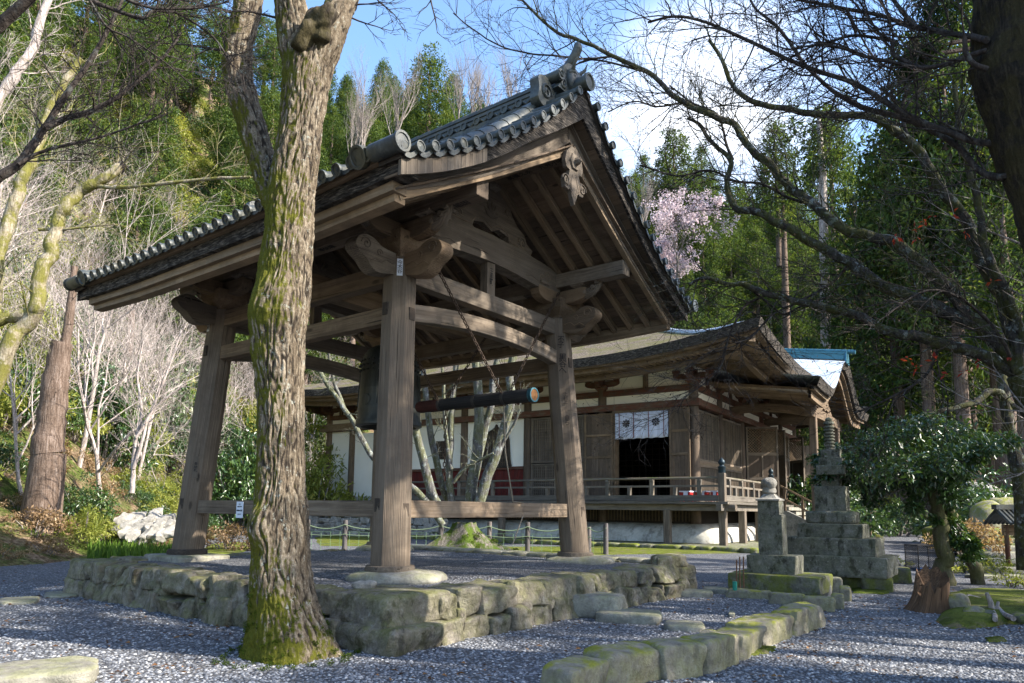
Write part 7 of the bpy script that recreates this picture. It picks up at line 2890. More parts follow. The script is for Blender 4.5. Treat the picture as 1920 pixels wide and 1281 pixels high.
# ------------------------------------------------------------------ the big mossy trunk in front
def m_bigbark():
    t = NT('furrowed_mossy_bark')
    o = t.obj()
    v = t.mapv(o, (10, 10, 1.5))
    a = t.noise(v, 1.6, 7, 0.7, 0.8)
    b = t.noise(o, 34, 5, 0.7)
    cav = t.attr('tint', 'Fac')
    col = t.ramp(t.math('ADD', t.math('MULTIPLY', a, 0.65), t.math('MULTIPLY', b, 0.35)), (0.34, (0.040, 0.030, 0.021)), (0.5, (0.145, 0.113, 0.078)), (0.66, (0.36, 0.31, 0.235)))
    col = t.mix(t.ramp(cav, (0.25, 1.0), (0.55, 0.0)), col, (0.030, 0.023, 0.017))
    ln = t.noise(o, 10, 6, 0.75)
    col = t.mix(t.ramp(ln, (0.59, 0.0), (0.66, 0.7)), col, (0.36, 0.38, 0.33))
    # moss: thick on the left side and at the foot
    g = t.n('NewGeometry', 'Normal')
    sx = t.n('SeparateXYZ', 0, None, Vector=g)
    pz = t.n('SeparateXYZ', 2, None, Vector=o)
    mn = t.noise(o, 2.3, 7, 0.68)
    mn2 = t.noise(o, 9.0, 5, 0.7)
    left = t.math('MULTIPLY', sx, -0.15)
    foot = t.ramp(t.math('MULTIPLY', pz, 0.5), (0.05, 0.13), (0.45, 0.0))
    mid = t.math('MULTIPLY', t.ramp(t.math('MULTIPLY', pz, 0.1), (0.30, 0.0), (0.40, 1.0), (0.50, 1.0), (0.56, 0.0)), 0.07)
    m = t.math('ADD', t.math('ADD', t.math('ADD', t.math('MULTIPLY', mn, 0.6), t.math('MULTIPLY', mn2, 0.4)), left), t.math('ADD', foot, mid))
    mask = t.ramp(m, (0.50, 0.0), (0.58, 1.0))
    mc = t.mix(t.noise(o, 38, 4, 0.65), (0.022, 0.027, 0.004), (0.155, 0.150, 0.016))
    col = t.mix(mask, col, mc)
    h = t.math('ADD', a, t.math('MULTIPLY', b, 0.5))
    return t.surf(col, 0.92, t.bump(h, 0.9, 0.04), 0.15)


BIGBARK = m_bigbark()


def furrowed(name, path, mat, parent, na=150, dz=0.022, amp=0.035, flare=0.0, seed=3, bumps=()):
    """trunk with deep furrows: path = (point, radius) list"""
    P = smooth_path([(*p, r) for p, r in path], 10)
    pts = [np.array(q) for q in P]
    # resample by length
    acc = [0]
    for a, b in zip(pts[:-1], pts[1:]):
        acc.append(acc[-1] + np.linalg.norm(b[:3] - a[:3]))
    n = int(acc[-1] / dz)
    s = np.linspace(0, acc[-1], n)
    arr = np.array(pts)
    Q = np.stack([np.interp(s, acc, arr[:, k]) for k in range(4)], 1)
    D = np.gradient(Q[:, :3], axis=0)
    D /= np.linalg.norm(D, axis=1, keepdims=True)
    X = np.array([1.0, 0, 0])
    V = np.zeros((n, na, 3))
    cav = np.zeros((n, na))
    th = np.linspace(0, 2 * np.pi, na, endpoint=False)
    for i in range(n):
        x = X - D[i] * (X @ D[i])
        x /= np.linalg.norm(x)
        y = np.cross(D[i], x)
        z = s[i]
        for k in range(na):
            c_, s_ = math.cos(th[k]), math.sin(th[k])
            r = Q[i, 3]
            if flare:
                fl = math.exp(-z / 0.42)
                r *= 1 + flare * fl * (0.5 + 0.5 * math.cos(5 * th[k] + 0.7 + 0.6 * math.sin(2 * th[k])))
            big = noise.noise(Vector((c_ * 1.4 + seed, s_ * 1.4, z * 0.9)))
            q = Vector((c_ * r * 17.0 + 1.2 * noise.noise(Vector((c_ * 2, s_ * 2, z * 1.6))), s_ * r * 17.0, z * 3.0 + seed))
            rid = abs(noise.noise(q))
            rid2 = abs(noise.noise(q * 2.1))
            fr = min(1, rid * 2.8) * 0.55 + min(1, rid2 * 2.8) * 0.45
            fine = noise.noise(Vector((c_ * r * 30, s_ * r * 30, z * 14)))
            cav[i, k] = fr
            d = amp * (fr - 0.6) + 0.06 * r * big * 2 + 0.010 * fine
            p = Q[i, :3] + (x * c_ + y * s_) * (r + d)
            for bc, br, bh in bumps:
                dd = np.linalg.norm(p - np.array(bc))
                if dd < br:
                    p = p + (x * c_ + y * s_) * bh * (1 - (dd / br) ** 2) ** 2
            V[i, k] = p
    ii = np.arange(n * na).reshape(n, na)
    j2 = np.roll(ii, -1, axis=1)
    F = np.stack([ii[:-1].ravel(), j2[:-1].ravel(), j2[1:].ravel(), ii[1:].ravel()], 1)
    me = np_mesh(name, V.reshape(-1, 3), F, mat, cav.ravel(), smooth=True)
    return link(name, me, parent)


BT_Y = 8.15
bt = thing('mossy_tree', 'big old tree with deeply furrowed mossy trunk standing in front of the bell tower', 'tree', (at_y(540, 1235, BT_Y).x, BT_Y, 0))


def tp(px, py, w, Y=BT_Y):
    v = at_y(px, py, Y)
    return (tuple(v), w / 2 / FPX * fdist(v))


main = [tp(542, 1266, 196), tp(542, 1232, 172), tp(538, 1190, 146), tp(531, 1130, 120), tp(525, 1060, 106), tp(525, 1000, 102), tp(524, 900, 88), tp(527, 800, 83), tp(524, 700, 88), tp(521, 640, 98), tp(530, 560, 95), tp(535, 500, 91), tp(541, 440, 85), tp(545, 370, 84), tp(556, 290, 79), tp(566, 210, 79), tp(575, 140, 86), tp(588, 90, 90)]
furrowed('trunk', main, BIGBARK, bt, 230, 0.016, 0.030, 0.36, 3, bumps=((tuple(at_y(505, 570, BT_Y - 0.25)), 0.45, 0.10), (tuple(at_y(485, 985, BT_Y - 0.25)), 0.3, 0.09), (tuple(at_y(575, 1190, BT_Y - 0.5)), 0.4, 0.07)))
furrowed('limb', [tp(575, 140, 66), tp(604, 90, 70), tp(622, 50, 58), tp(636, 15, 54, 8.2), tp(655, -40, 50, 8.3), tp(668, -130, 44, 8.4)], BIGBARK, bt, 100, 0.025, 0.035, 0, 9)
furrowed('limb', [tp(572, 150, 60), tp(556, 90, 66), tp(548, 40, 60, 8.1), tp(542, -20, 56, 8.0), tp(535, -120, 46, 7.9)], BIGBARK, bt, 100, 0.025, 0.035, 0, 12)
furrowed('limb', [tp(540, 430, 52), tp(514, 372, 50, 8.3), tp(494, 310, 50, 8.5), tp(476, 250, 51, 8.6), tp(460, 200, 51, 8.65), tp(447, 150, 52, 8.7), tp(446, 100, 51, 8.7), tp(456, 50, 48, 8.7), tp(466, 0, 50, 8.7), tp(476, -80, 50, 8.8)], BIGBARK, bt, 90, 0.025, 0.03, 0, 15, bumps=((tuple(at_y(428, 112, 8.5)), 0.16, 0.10),))
mb = MB(250)
kc = at_y(590, 55, BT_Y - 0.28)
mb.rock(kc + Vector((0, 0.10, 0.02)), Vector((0.19, 0, 0.05)), Vector((0, 0.20, 0)), UP * 0.27 + Vector((0.06, 0, 0)), 4, 20, 0.30, 2.4, 2.2, 0.2)
mb.build('burl', m_bark('burl_bark', (0.012, 0.010, 0.007), (0.045, 0.035, 0.025), (0.12, 0.10, 0.07), moss=0.4, moss_c=(0.05, 0.045, 0.008)), bt, smooth=60)
mb = MB(251)
RB = random.Random(3)
for px, py, Y, d, L, r in ((655, 32, 8.2, (1, 0.2, -0.05), 0.55, 0.012), (660, 10, 8.2, (1, -0.2, 0.1), 0.5, 0.012), (700, -10, 8.2, (0.6, 0, -0.9), 0.5, 0.012), (430, 110, 8.6, (-0.3, -0.3, 0.8), 0.6, 0.014), (800, -30, 8.0, (0.2, 0, -0.9), 0.6, 0.015), (525, 35, 8.1, (-1, -0.3, 0.1), 0.9, 0.015), (440, 90, 8.6, (-1, 0.1, -0.1), 1.2, 0.02), (450, 30, 8.6, (-1, 0, 0.2), 1.2, 0.02)):
    mb = MB(251)
    grow(mb, at_y(px, py, Y), Vector(d), L, r, 1, 3, RB, (5, 5, 4), 0.7, 0.05, 0.2)
    if px == 700:
        mb.tube([at_y(668, -130, 8.4), at_y(700, -10, 8.2)], 0.012, 5)
    if px == 800:
        mb.tube([at_y(668, -130, 8.4), at_y(760, -70, 8.1), at_y(800, -30, 8.0)], 0.016, 5)
    mb.build('twig', BARK_DARK, bt, smooth=60)
# moss tufts growing on the foot of the trunk
rng = np.random.default_rng(21)
tv_ = [v.co.copy() for v in next(o for o in bt.children if o.name.startswith('trunk')).data.vertices if v.co.z < 0.75]
cl = []
for i in range(420):
    v = tv_[RB.randrange(len(tv_))]
    if v.z < 0.02 or RB.random() < (v.z - 0.15) * 1.6 or noise.noise(v * 3) < -0.15:
        continue
    cl.append((v.x, v.y, v.z, 0.035))
for i in range(60):
    an = RB.uniform(0, 6.28)
    cl.append((main[0][0][0] + math.cos(an) * RB.uniform(0.6, 0.85), BT_Y + math.sin(an) * RB.uniform(0.6, 0.85), 0.01, 0.04))
pos, ax_, nrm, L, Wd, tint = leaf_cloud(cl, 70, 0.016, rng, -0.5, 0.5, 0.7, 0.7)
MOSSL = m_leaf('moss_tuft', [(0.02, 0.034, 0.005), (0.05, 0.08, 0.009), (0.11, 0.15, 0.016)], 0.3, 0.9, 0.1)
link('moss', leaf_mesh('moss', pos, ax_, nrm, L, Wd, MOSSL, tint), bt)

# ------------------------------------------------------------------ many-stemmed tree behind the tower
mt = thing('many_stemmed_tree', 'grey lichened tree with many stems from one mossy mound between tower and hall', 'tree', (at_y(880, 1000, 24.5).x, 24.5, 0))
stems = [
    ([(881, 960), (885, 900), (895, 843), (898, 775), (895, 713), (890, 650), (884, 570)], 27, 24.5),
    ([(893, 960), (914, 891), (933, 843), (948, 792), (958, 747), (956, 700), (970, 640), (990, 560)], 25, 24.2),
    ([(878, 950), (898, 854), (910, 799), (921, 757), (924, 713), (935, 660), (940, 580)], 20, 24.8),
    ([(850, 960), (842, 895), (845, 826), (847, 775), (852, 720), (856, 650), (850, 560)], 17, 24.6),
    ([(846, 880), (838, 833), (835, 799), (831, 720), (826, 650)], 10, 24.4),
    ([(850, 960), (831, 915), (821, 878), (807, 812), (797, 730), (790, 660), (780, 580)], 18, 24.9),
    ([(838, 970), (814, 936), (800, 890), (790, 850), (780, 812), (765, 760), (750, 690)], 23, 24.3),
    ([(830, 985), (790, 930), (740, 890), (701, 860), (680, 826), (663, 792), (642, 762), (613, 720), (590, 680)], 15, 24.0),
    ([(646, 768), (634, 735), (626, 715), (615, 660)], 9, 24.0),
    ([(850, 905), (870, 880), (900, 862), (925, 850)], 9, 23.8),
    ([(933, 843), (962, 800), (975, 768)], 7, 24.0),
]
for i, (pl, w, Y) in enumerate(stems):
    pth = smooth_path([(*at_y(x, y, Y - 0.5 * j / len(pl)), w * 0.85 / 2 / FPX * Y * (1 - 0.45 * j / len(pl))) for j, (x, y) in enumerate(pl)], 4)
    mb = MB(260 + i)
    mb.tube([q[:3] + np.array([noise.noise(Vector(q[:3]) * 2) * 0.03, 0, 0]) for q in pth], [q[3] for q in pth], 9)
    RS = random.Random(i)
    for k in range(5):
        q = pth[int(len(pth) * (0.45 + 0.11 * k))] if len(pth) > 8 else pth[-1]
        grow(mb, q[:3], Vector((RS.uniform(-1, 1), RS.uniform(-0.6, 0.2), RS.uniform(-0.1, 0.8))), RS.uniform(0.5, 1.1), 0.02, 1, 3, RS, (5, 4, 4), 0.7, 0.1, 0.2)
    mb.build('stem', BARK_LICH, mt, smooth=60)
mb = MB(275)
cm = at_y(870, 1000, 24.6)
rows = []
for j in range(12):
    f = j / 11
    row = []
    for k in range(40):
        an = 6.283 * k / 40
        lobes = 1 + (0.35 * f) * math.cos(5 * an + 1.0) + 0.18 * f * math.cos(9 * an)
        rr_ = (0.35 + 1.35 * f ** 1.5) * lobes
        row.append((cm.x + math.cos(an) * rr_ * 1.15, 24.6 + math.sin(an) * rr_, max(-0.05, 1.15 * (1 - f) ** 1.3 + 0.10 * noise.noise(Vector((math.cos(an) * 3, math.sin(an) * 3, f * 4))))))
    rows.append(row[::-1])
mb.strip(rows, True)
mb.build('root_mound', m_bark('mossy_roots', (0.04, 0.035, 0.028), (0.12, 0.105, 0.085), (0.24, 0.22, 0.19), moss=1.0, moss_c=(0.055, 0.085, 0.010)), mt, smooth=60)
cl = []
for i in range(120):
    j, k = RB.randrange(3, 12), RB.randrange(40)
    v = rows[j][k]
    if math.cos(6.283 * k / 40 - 5.5) > -0.5:
        cl.append((v[0], v[1], v[2] + 0.02, 0.13))
pos, ax_, nrm, L, Wd, tint = leaf_cloud(cl, 45, 0.05, rng, -0.4, 0.5, 0.5, 0.5)
link('moss', leaf_mesh('moss', pos, ax_, nrm, L, Wd, MOSSL, tint), mt)

# ------------------------------------------------------------------ traced limbs
def limb(mb, pl, w0, w1, Y0, Y1, rnd, twigs=10, tl=0.9, tr=0.012, lev=1, maxlev=3, ends=None, down=0.0, n=9, lump=0.0):
    """limb through picture points that recedes from distance Y0 to Y1, with side twigs"""
    m = len(pl)
    raw = []
    for j, (x, y) in enumerate(pl):
        f = j / (m - 1)
        v = at_y(x, y, Y0 + (Y1 - Y0) * f)
        w = w0 + (w1 - w0) * f
        raw.append((*v, w / 2 / FPX * fdist(v)))
    P = smooth_path(raw, 5)
    pts = [Vector(q[:3]) + Vector((noise.noise(Vector(q[:3]) * 4), noise.noise(Vector(q[:3]) * 4 + Vector((5, 0, 0))), noise.noise(Vector(q[:3]) * 4 + Vector((0, 5, 0))))) * q[3] * (0.35 + lump) for q in P]
    rad = [q[3] * (1 + 0.12 * noise.noise(Vector(q[:3]) * 7)) for q in P]
    mb.tube(pts, rad, n)
    for k in range(twigs):
        i = min(len(pts) - 2, int(len(pts) * (0.12 + 0.88 * (k + rnd.random()) / twigs)))
        d = (pts[i + 1] - pts[i]).normalized()
        ax_ = rot_about(d.orthogonal().normalized(), d, rnd.uniform(0, 6.283))
        nd = rot_about(d, ax_, rnd.uniform(0.5, 1.1))
        nd = (nd + UP * rnd.uniform(-0.1, 0.35) - UP * down).normalized()
        grow(mb, pts[i], nd, tl * rnd.uniform(0.55, 1.3), min(rad[i] * 0.6, tr * rnd.uniform(0.7, 1.3)), lev, maxlev, rnd, (5, 5, 4), 0.65, 0.06, 0.2, ends)
    return pts, rad


RL = random.Random(19)
# A: thick black trunk at the right edge with long dark limbs
dk = thing('dark_tree', 'very dark thick rough trunk leaning in at the top right corner with long dark limbs', 'tree', (at_y(2030, 1300, 6.4).x, 6.4, 0))
mb = MB(280)
tr_ = smooth_path([(*at_y(x, y, 6.4), w / 2 / FPX * 6.6) for x, y, w in ((2260, 1340, 210), (2200, 1000, 180), (2110, 700, 170), (2030, 480, 170), (1990, 360, 165), (1965, 250, 165), (1938, 130, 195), (1932, 60, 185), (1925, -80, 180), (1920, -250, 165))], 6)
base_pt = tr_[0]
mb.tube([(base_pt[0], base_pt[1], -0.2)] + [q[:3] for q in tr_ if q[2] > 0.05], [base_pt[3] * 1.3] + [q[3] for q in tr_ if q[2] > 0.05], 40)
me_t = mb
for i in range(len(mb.v)):
    v = Vector(mb.v[i])
    d = abs(noise.noise(v * 7)) * 0.05 + noise.noise(v * 2.2) * 0.05
    c = min(tr_, key=lambda q: (q[0] - v.x) ** 2 + (q[1] - v.y) ** 2 + (q[2] - v.z) ** 2)
    o_ = (v - Vector(c[:3]))
    if o_.length > 1e-4:
        mb.v[i] = tuple(v + o_.normalized() * d)
mb.build('trunk', BARK_BLACK, dk, smooth=60)
endsA = []
for i, (pl, w0, w1, Y0, Y1, tw) in enumerate((
    ([(1905, 270), (1889, 268), (1827, 265), (1776, 247), (1724, 227), (1672, 199), (1631, 172), (1587, 151), (1535, 134), (1473, 110), (1415, 82), (1363, 58), (1312, 38), (1260, 31), (1215, 42)], 14, 4, 6.4, 8.5, 22),
    ([(1950, 316), (1913, 320), (1872, 333), (1837, 320), (1796, 275), (1751, 247), (1690, 220), (1621, 203), (1580, 182), (1552, 162), (1514, 127), (1487, 89), (1452, 45), (1421, 21), (1404, -5)], 14, 4, 6.2, 8.8, 20),
    ([(1850, 75), (1824, 69), (1796, 65), (1758, 58), (1717, 52), (1655, 31), (1587, 17), (1535, 7), (1480, -5)], 12, 5, 6.3, 8.0, 14),
    ([(1717, 52), (1690, 20), (1669, -10)], 9, 7, 6.8, 7.2, 3),
    ([(1850, 95), (1810, 107), (1776, 120), (1724, 127), (1690, 120), (1624, 107), (1587, 93), (1552, 86), (1518, 86), (1470, 95)], 10, 3, 6.3, 7.6, 14),
    ([(1724, 127), (1693, 113), (1672, 100), (1676, 79), (1659, 74), (1604, 67), (1552, 79), (1518, 89), (1480, 110)], 9, 3, 6.8, 7.6, 10),
    ([(1587, 17), (1600, 45), (1605, 62)], 6, 6, 7.0, 7.1, 2),
    ([(1850, 130), (1826, 120), (1812, 100), (1808, 70)], 11, 8, 6.2, 6.2, 2),
)):
    mb = MB(281 + i)
    limb(mb, pl, w0, w1, Y0, Y1, RL, int(tw * 1.6), 0.9, 0.010, 1, 3, endsA, n=8)
    mb.build('limb', BARK_DARK, dk, smooth=60)
rng = np.random.default_rng(31)
E_ = [e[0] for e in endsA]
cl = [(v.x, v.y, v.z, 0.02) for v in E_ if RL.random() < 0.35]
pos, ax_, nrm, L, Wd, tint = leaf_cloud(cl, 1, 0.030, rng, 0.6, 0.5, 1.0, 0.2)
link('dry_seeds', leaf_mesh('dry_seeds', pos, ax_, nrm, L, Wd, SEED_L, tint), dk)
# sprays of dark needles hanging near the trunk
nd_t = thing('overhanging_cedar', 'dark cedar sprays hanging into the picture beside the black trunk', 'tree', (9.5, 8.5, 0))
mb = MB(295)
mb.tube([(9.5, 8.5, -0.2), (9.4, 8.6, 5), (9.3, 8.6, 11)], [0.3, 0.24, 0.1], 10)
for (x, y) in ((1725, 100), (1700, 120), (1745, 20), (1770, 5), (1735, -20)):
    mb.tube([(9.35, 8.6, at_y(x, y, 8.6).z + 0.8), at_y(x + 60, y - 20, 8.6), at_y(x, y, 8.5)], [0.05, 0.03, 0.01], 5)
mb.build('trunk', BARK_CEDAR, nd_t, smooth=60)
cl = []
for (x, y, s_) in ((1725, 100, 0.14), (1708, 118, 0.10), (1742, 92, 0.12), (1700, 132, 0.07), (1752, 18, 0.2), (1790, 12, 0.22), (1735, -5, 0.2), (1775, 40, 0.16), (1765, -20, 0.25)):
    v = at_y(x, y, 8.5)
    cl += [(v.x + RL.gauss(0, s_ * 0.4), v.y + RL.gauss(0, s_ * 0.4), v.z + RL.gauss(0, s_ * 0.4), s_) for _ in range(4)]
pos, ax_, nrm, L, Wd, tint = leaf_cloud(cl, 70, 0.12, rng, 0.7, 0.12, 1.0, 0.3)
link('needles', leaf_mesh('needles', pos, ax_, nrm, L, Wd, CEDAR_L, tint * 0.35), nd_t)

# B: mossy maple spreading from the right edge
mp = thing('spreading_maple', 'leafless mossy maple spreading long crooked limbs from the right edge over the hall', 'tree', (at_y(2090, 1200, 11).x, 11, 0))
mb = MB(300)
bz = at_y(2090, 1200, 11)
hub = [(2125, 1215, 110), (2110, 1050, 95), (2070, 930, 88), (2010, 830, 80), (1950, 760, 70), (1915, 700, 52)]
tp_ = smooth_path([(*at_y(x, y, 11), w / 2 / FPX * 11.2) for x, y, w in hub], 5)
mb.tube([(tp_[0][0], 11, -0.3)] + [q[:3] for q in tp_], [tp_[0][3] * 1.4] + [q[3] for q in tp_], 14)
mb.build('trunk', BARK_MAPLE, mp, smooth=60)
endsB = []
for i, (pl, w0, w1, Y0, Y1, tw) in enumerate((
    ([(1950, 730), (1912, 706), (1856, 676), (1762, 639), (1699, 627), (1665, 620), (1612, 597), (1556, 579), (1500, 567), (1440, 552), (1395, 534), (1361, 532), (1320, 522), (1290, 534)], 26, 5, 11, 12.5, 20),
    ([(1930, 730), (1894, 669), (1837, 616), (1781, 590), (1725, 567), (1669, 545), (1631, 519), (1594, 492), (1537, 462), (1492, 436), (1444, 410), (1410, 395), (1377, 388), (1363, 345), (1369, 300), (1330, 262), (1313, 235), (1290, 222)], 29, 5, 11, 13.2, 22),
    ([(1915, 700), (1886, 661), (1819, 590), (1762, 530), (1725, 489), (1669, 455), (1605, 436), (1560, 417), (1531, 388), (1507, 371), (1480, 351), (1452, 323), (1415, 285), (1394, 258), (1373, 234), (1329, 213), (1281, 192), (1246, 165), (1219, 137), (1150, 106), (1105, 82), (1047, 62), (1009, 31), (975, -5)], 25, 4, 11, 14.0, 34),
    ([(1920, 710), (1905, 657), (1894, 605), (1875, 549), (1845, 504), (1828, 455), (1810, 412), (1769, 361), (1738, 309), (1707, 265), (1666, 237), (1631, 220), (1587, 217), (1535, 213), (1483, 206), (1425, 196), (1391, 179), (1370, 155), (1353, 110), (1329, 76)], 26, 6, 11, 11.5, 26),
    ([(1935, 700), (1915, 620), (1890, 560), (1867, 511), (1845, 455), (1834, 380), (1815, 320), (1800, 240), (1790, 160)], 20, 8, 11, 10.5, 14),
    ([(1440, 552), (1400, 572), (1375, 610), (1362, 650), (1350, 690), (1320, 720), (1285, 745), (1270, 775)], 5, 2, 12.2, 12.6, 16),
    ([(1395, 534), (1430, 560), (1470, 590), (1500, 575), (1560, 555)], 4, 4, 12.2, 12.4, 6),
    ([(1594, 492), (1560, 530), (1500, 565), (1450, 590), (1410, 630), (1380, 645)], 5, 3, 12.2, 12.4, 12),
    ([(1373, 300), (1362, 270), (1345, 215), (1300, 195), (1255, 160)], 6, 3, 13, 13.4, 10),
    ([(1531, 388), (1480, 372), (1430, 345), (1380, 340), (1330, 320), (1270, 330), (1200, 310)], 6, 3, 12.5, 13.2, 14),
    ([(1707, 265), (1690, 215), (1700, 150), (1640, 110), (1600, 40)], 6, 3, 11.3, 11.5, 10),
    ([(1762, 639), (1740, 700), (1690, 735), (1640, 760), (1600, 775)], 6, 3, 11.4, 12, 10),
    ([(1150, 106), (1095, 110), (1040, 105), (990, 100), (935, 85), (880, 50), (850, 25)], 4, 2, 13.5, 13.8, 12),
    ([(1219, 137), (1110, 112), (1060, 135), (1010, 165)], 4, 2, 13.5, 13.8, 6),
    ([(1281, 192), (1230, 200), (1190, 190), (1140, 210)], 4, 2, 13.5, 13.8, 8),
    ([(1894, 669), (1880, 640), (1850, 600), (1800, 560), (1740, 545), (1660, 590)], 7, 4, 10.8, 10.4, 8),
)):
    mb = MB(301 + i)
    limb(mb, pl, w0, w1, Y0, Y1, RL, int(tw * 1.7), 1.25, 0.012, 1, 3, endsB, n=9, lump=0.25)
    mb.build('limb', BARK_MAPLE if i < 5 else BARK_DARK, mp, smooth=60)
E_ = [e[0] for e in endsB]
cl = [(v.x, v.y, v.z, 0.02) for v in E_ if RL.random() < 0.2]
pos, ax_, nrm, L, Wd, tint = leaf_cloud(cl, 1, 0.04, rng, 0.6, 0.5, 1.0, 0.2)
link('dry_seeds', leaf_mesh('dry_seeds', pos, ax_, nrm, L, Wd, SEED_L, tint), mp)
cl = []
for x, y in ((1680, 445), (1715, 430), (1720, 450), (1750, 405), (1785, 400), (1735, 415), (1810, 435), (1860, 530), (1705, 675), (1752, 676), (1835, 678), (1775, 700), (1810, 698), (1722, 690), (1895, 668)):
    v = at_y(x, y, 10.6)
    cl.append((v.x, v.y, v.z, 0.04))
pos, ax_, nrm, L, Wd, tint = leaf_cloud(cl, 4, 0.09, rng, 0.2, 0.4, 1.0, 0.3)
link('red_leaves', leaf_mesh('red_leaves', pos, ax_, nrm, L, Wd, REDL, tint), mp)
# second, thinner mossy trunk right of the shrub
tb = thing('thin_right_tree', 'thin grey trunk with a mossy bent branch above the leafy tree near the right edge', 'tree', (at_y(1915, 1000, 19).x, 19, 0))
mb = MB(320)
limb(mb, [(1925, 1070), (1912, 900), (1900, 840), (1888, 780), (1880, 720), (1865, 640)], 30, 14, 19, 19, RL, 10, 1.4, 0.02)
limb(mb, [(1905, 770), (1880, 742), (1855, 735), (1830, 755), (1790, 765), (1750, 775), (1730, 785)], 16, 7, 19, 18.5, RL, 12, 1.0, 0.012, lump=0.3)
mb.build('trunk', BARK_MAPLE, tb, smooth=60)

# ------------------------------------------------------------------ left foreground branches and mossy trees
lf = thing('leaning_dark_tree', 'dark bare branches reaching in from the left edge in front of the slope', 'tree', (at_y(-120, 1200, 7.2).x, 7.2, 0))
mb = MB(330)
b0 = at_y(-180, 1400, 7.2)
mb.tube([(b0.x - 0.3, 7.2, -0.2), (b0.x - 0.2, 7.2, 2.2), at_y(-90, 420, 7.2), at_y(-20, 345, 7.2), at_y(0, 330, 7.2)], [0.2, 0.16, 0.10, 0.06, 0.05], 10)
limb(mb, [(0, 330), (34, 309), (60, 275), (82, 241), (117, 186), (148, 144), (182, 93), (217, 28), (240, -30)], 17, 5, 7.2, 7.6, RL, 18, 0.8, 0.009)
limb(mb, [(82, 241), (98, 232), (120, 223), (165, 210), (213, 186), (247, 162), (282, 134), (316, 96), (340, 60)], 13, 4, 7.3, 7.8, RL, 18, 0.7, 0.008)
limb(mb, [(34, 309), (60, 292), (110, 275), (170, 262), (240, 240), (310, 215)], 7, 3, 7.2, 7.6, RL, 12, 0.6, 0.006)
mb.build('branches', BARK_DARK, lf, smooth=60)
mb = MB(331)
mb.tube([at_y(-90, 420, 7.2), at_y(-60, 100, 6.8), at_y(120, -60, 6.6), at_y(158, -10, 6.6)], [0.09, 0.07, 0.04, 0.03], 7)
limb(mb, [(158, -10), (180, 5), (223, 21), (265, 34), (285, 21), (309, 21), (337, 27), (400, 70), (440, 130)], 9, 3, 6.6, 7.2, RL, 18, 0.6, 0.006)
limb(mb, [(210, -20), (240, 0), (282, 14), (327, 17), (378, 14), (430, 3)], 7, 3, 6.6, 7.0, RL, 14, 0.6, 0.006)
limb(mb, [(165, -5), (200, 50), (240, 70), (300, 110), (360, 160)], 5, 2, 6.6, 7.0, RL, 10, 0.6, 0.006)
mb.build('branches', BARK_DARK, lf, smooth=60)
mo = [
    ('trunk leaning right with bright yellow moss behind the dark branches at the left edge', [(-60, 760), (-20, 600), (5, 450), (31, 364), (52, 316), (72, 268), (85, 225), (110, 170), (150, 110)], 27, 12, 17, 17.5, 16),
    ('yellow mossed trunk that bends right into a broken dark stub', [(-40, 800), (20, 640), (62, 590), (75, 520), (92, 470), (105, 430), (118, 390), (150, 360), (185, 340), (215, 322), (228, 312)], 30, 17, 16, 16.5, 10),
    ('pale slanting trunk behind the twigs in the top left corner', [(-60, 330), (0, 178), (35, 130), (60, 90), (82, 30), (95, -20)], 22, 12, 18, 18.5, 14),
]
for i, (lb, pl, w0, w1, Y0, Y1, tw) in enumerate(mo):
    b = at_y(pl[0][0], pl[0][1], Y0)
    t_ = thing('mossy_leaning_tree', lb, 'tree', (b.x - 0.3, Y0, gz(b.x - 0.3, Y0)), group='leaning trees at the left edge')
    mb = MB(335 + i)
    mb.tube([(b.x - 0.5, Y0, gz(b.x - 0.5, Y0) - 0.3), tuple(b)], [w0 / 2 / FPX * Y0 * 1.2, w0 / 2 / FPX * Y0], 10)
    limb(mb, pl, w0, w1, Y0, Y1, RL, tw, 1.7, 0.016, n=10, lump=0.3)
    if i == 1:
        limb(mb, [(178, 348), (215, 352), (300, 345), (400, 335), (470, 332)], 8, 5, 16.4, 16.2, RL, 16, 1.0, 0.010)
        limb(mb, [(75, 575), (45, 588), (0, 600), (-40, 605)], 24, 20, 16.1, 16, RL, 6, 0.8, 0.010, lump=0.4)
        limb(mb, [(72, 430), (120, 430), (170, 425), (215, 420)], 6, 3, 16.2, 16.4, RL, 10, 0.8, 0.010)
    mb.build('trunk', BARK_YMOSS if i < 2 else BARK_PALE, t_, smooth=60)
    if i == 1:
        a, b2 = at_y(214, 323, 16.48), at_y(232, 308, 16.5)
        mb = MB(339)
        mb.tube([a, a.lerp(b2, 0.5), b2], [0.12, 0.13, 0.10], 10)
        for k in range(7):
            mb.tube([b2, b2 + Vector((RL.uniform(-0.1, 0.3), RL.uniform(-0.1, 0.1), RL.uniform(-0.3, 0.35)))], [0.03, 0.004], 4)
        mb.build('broken_stub', BARK_DARK, t_, smooth=60)
# multi-stem sapling on the slope
sp = thing('slope_sapling', 'small pale forked sapling with fanning twigs in the middle of the left slope', 'tree', (at_y(250, 900, 22).x, 22, gz(at_y(250, 900, 22).x, 22)))
mb = MB(345)
for pl, w in (([(248, 925), (250, 870), (256, 820), (266, 780), (262, 740), (258, 700), (268, 640)], 9), ([(250, 880), (266, 830), (276, 790), (290, 765), (320, 740), (350, 720)], 7), ([(256, 820), (280, 780), (300, 730), (320, 680), (340, 620)], 6)):
    limb(mb, pl, w, 3, 22, 22.3, RL, 14, 1.3, 0.012)
mb.build('stems', BARK_PALE, sp, smooth=60)
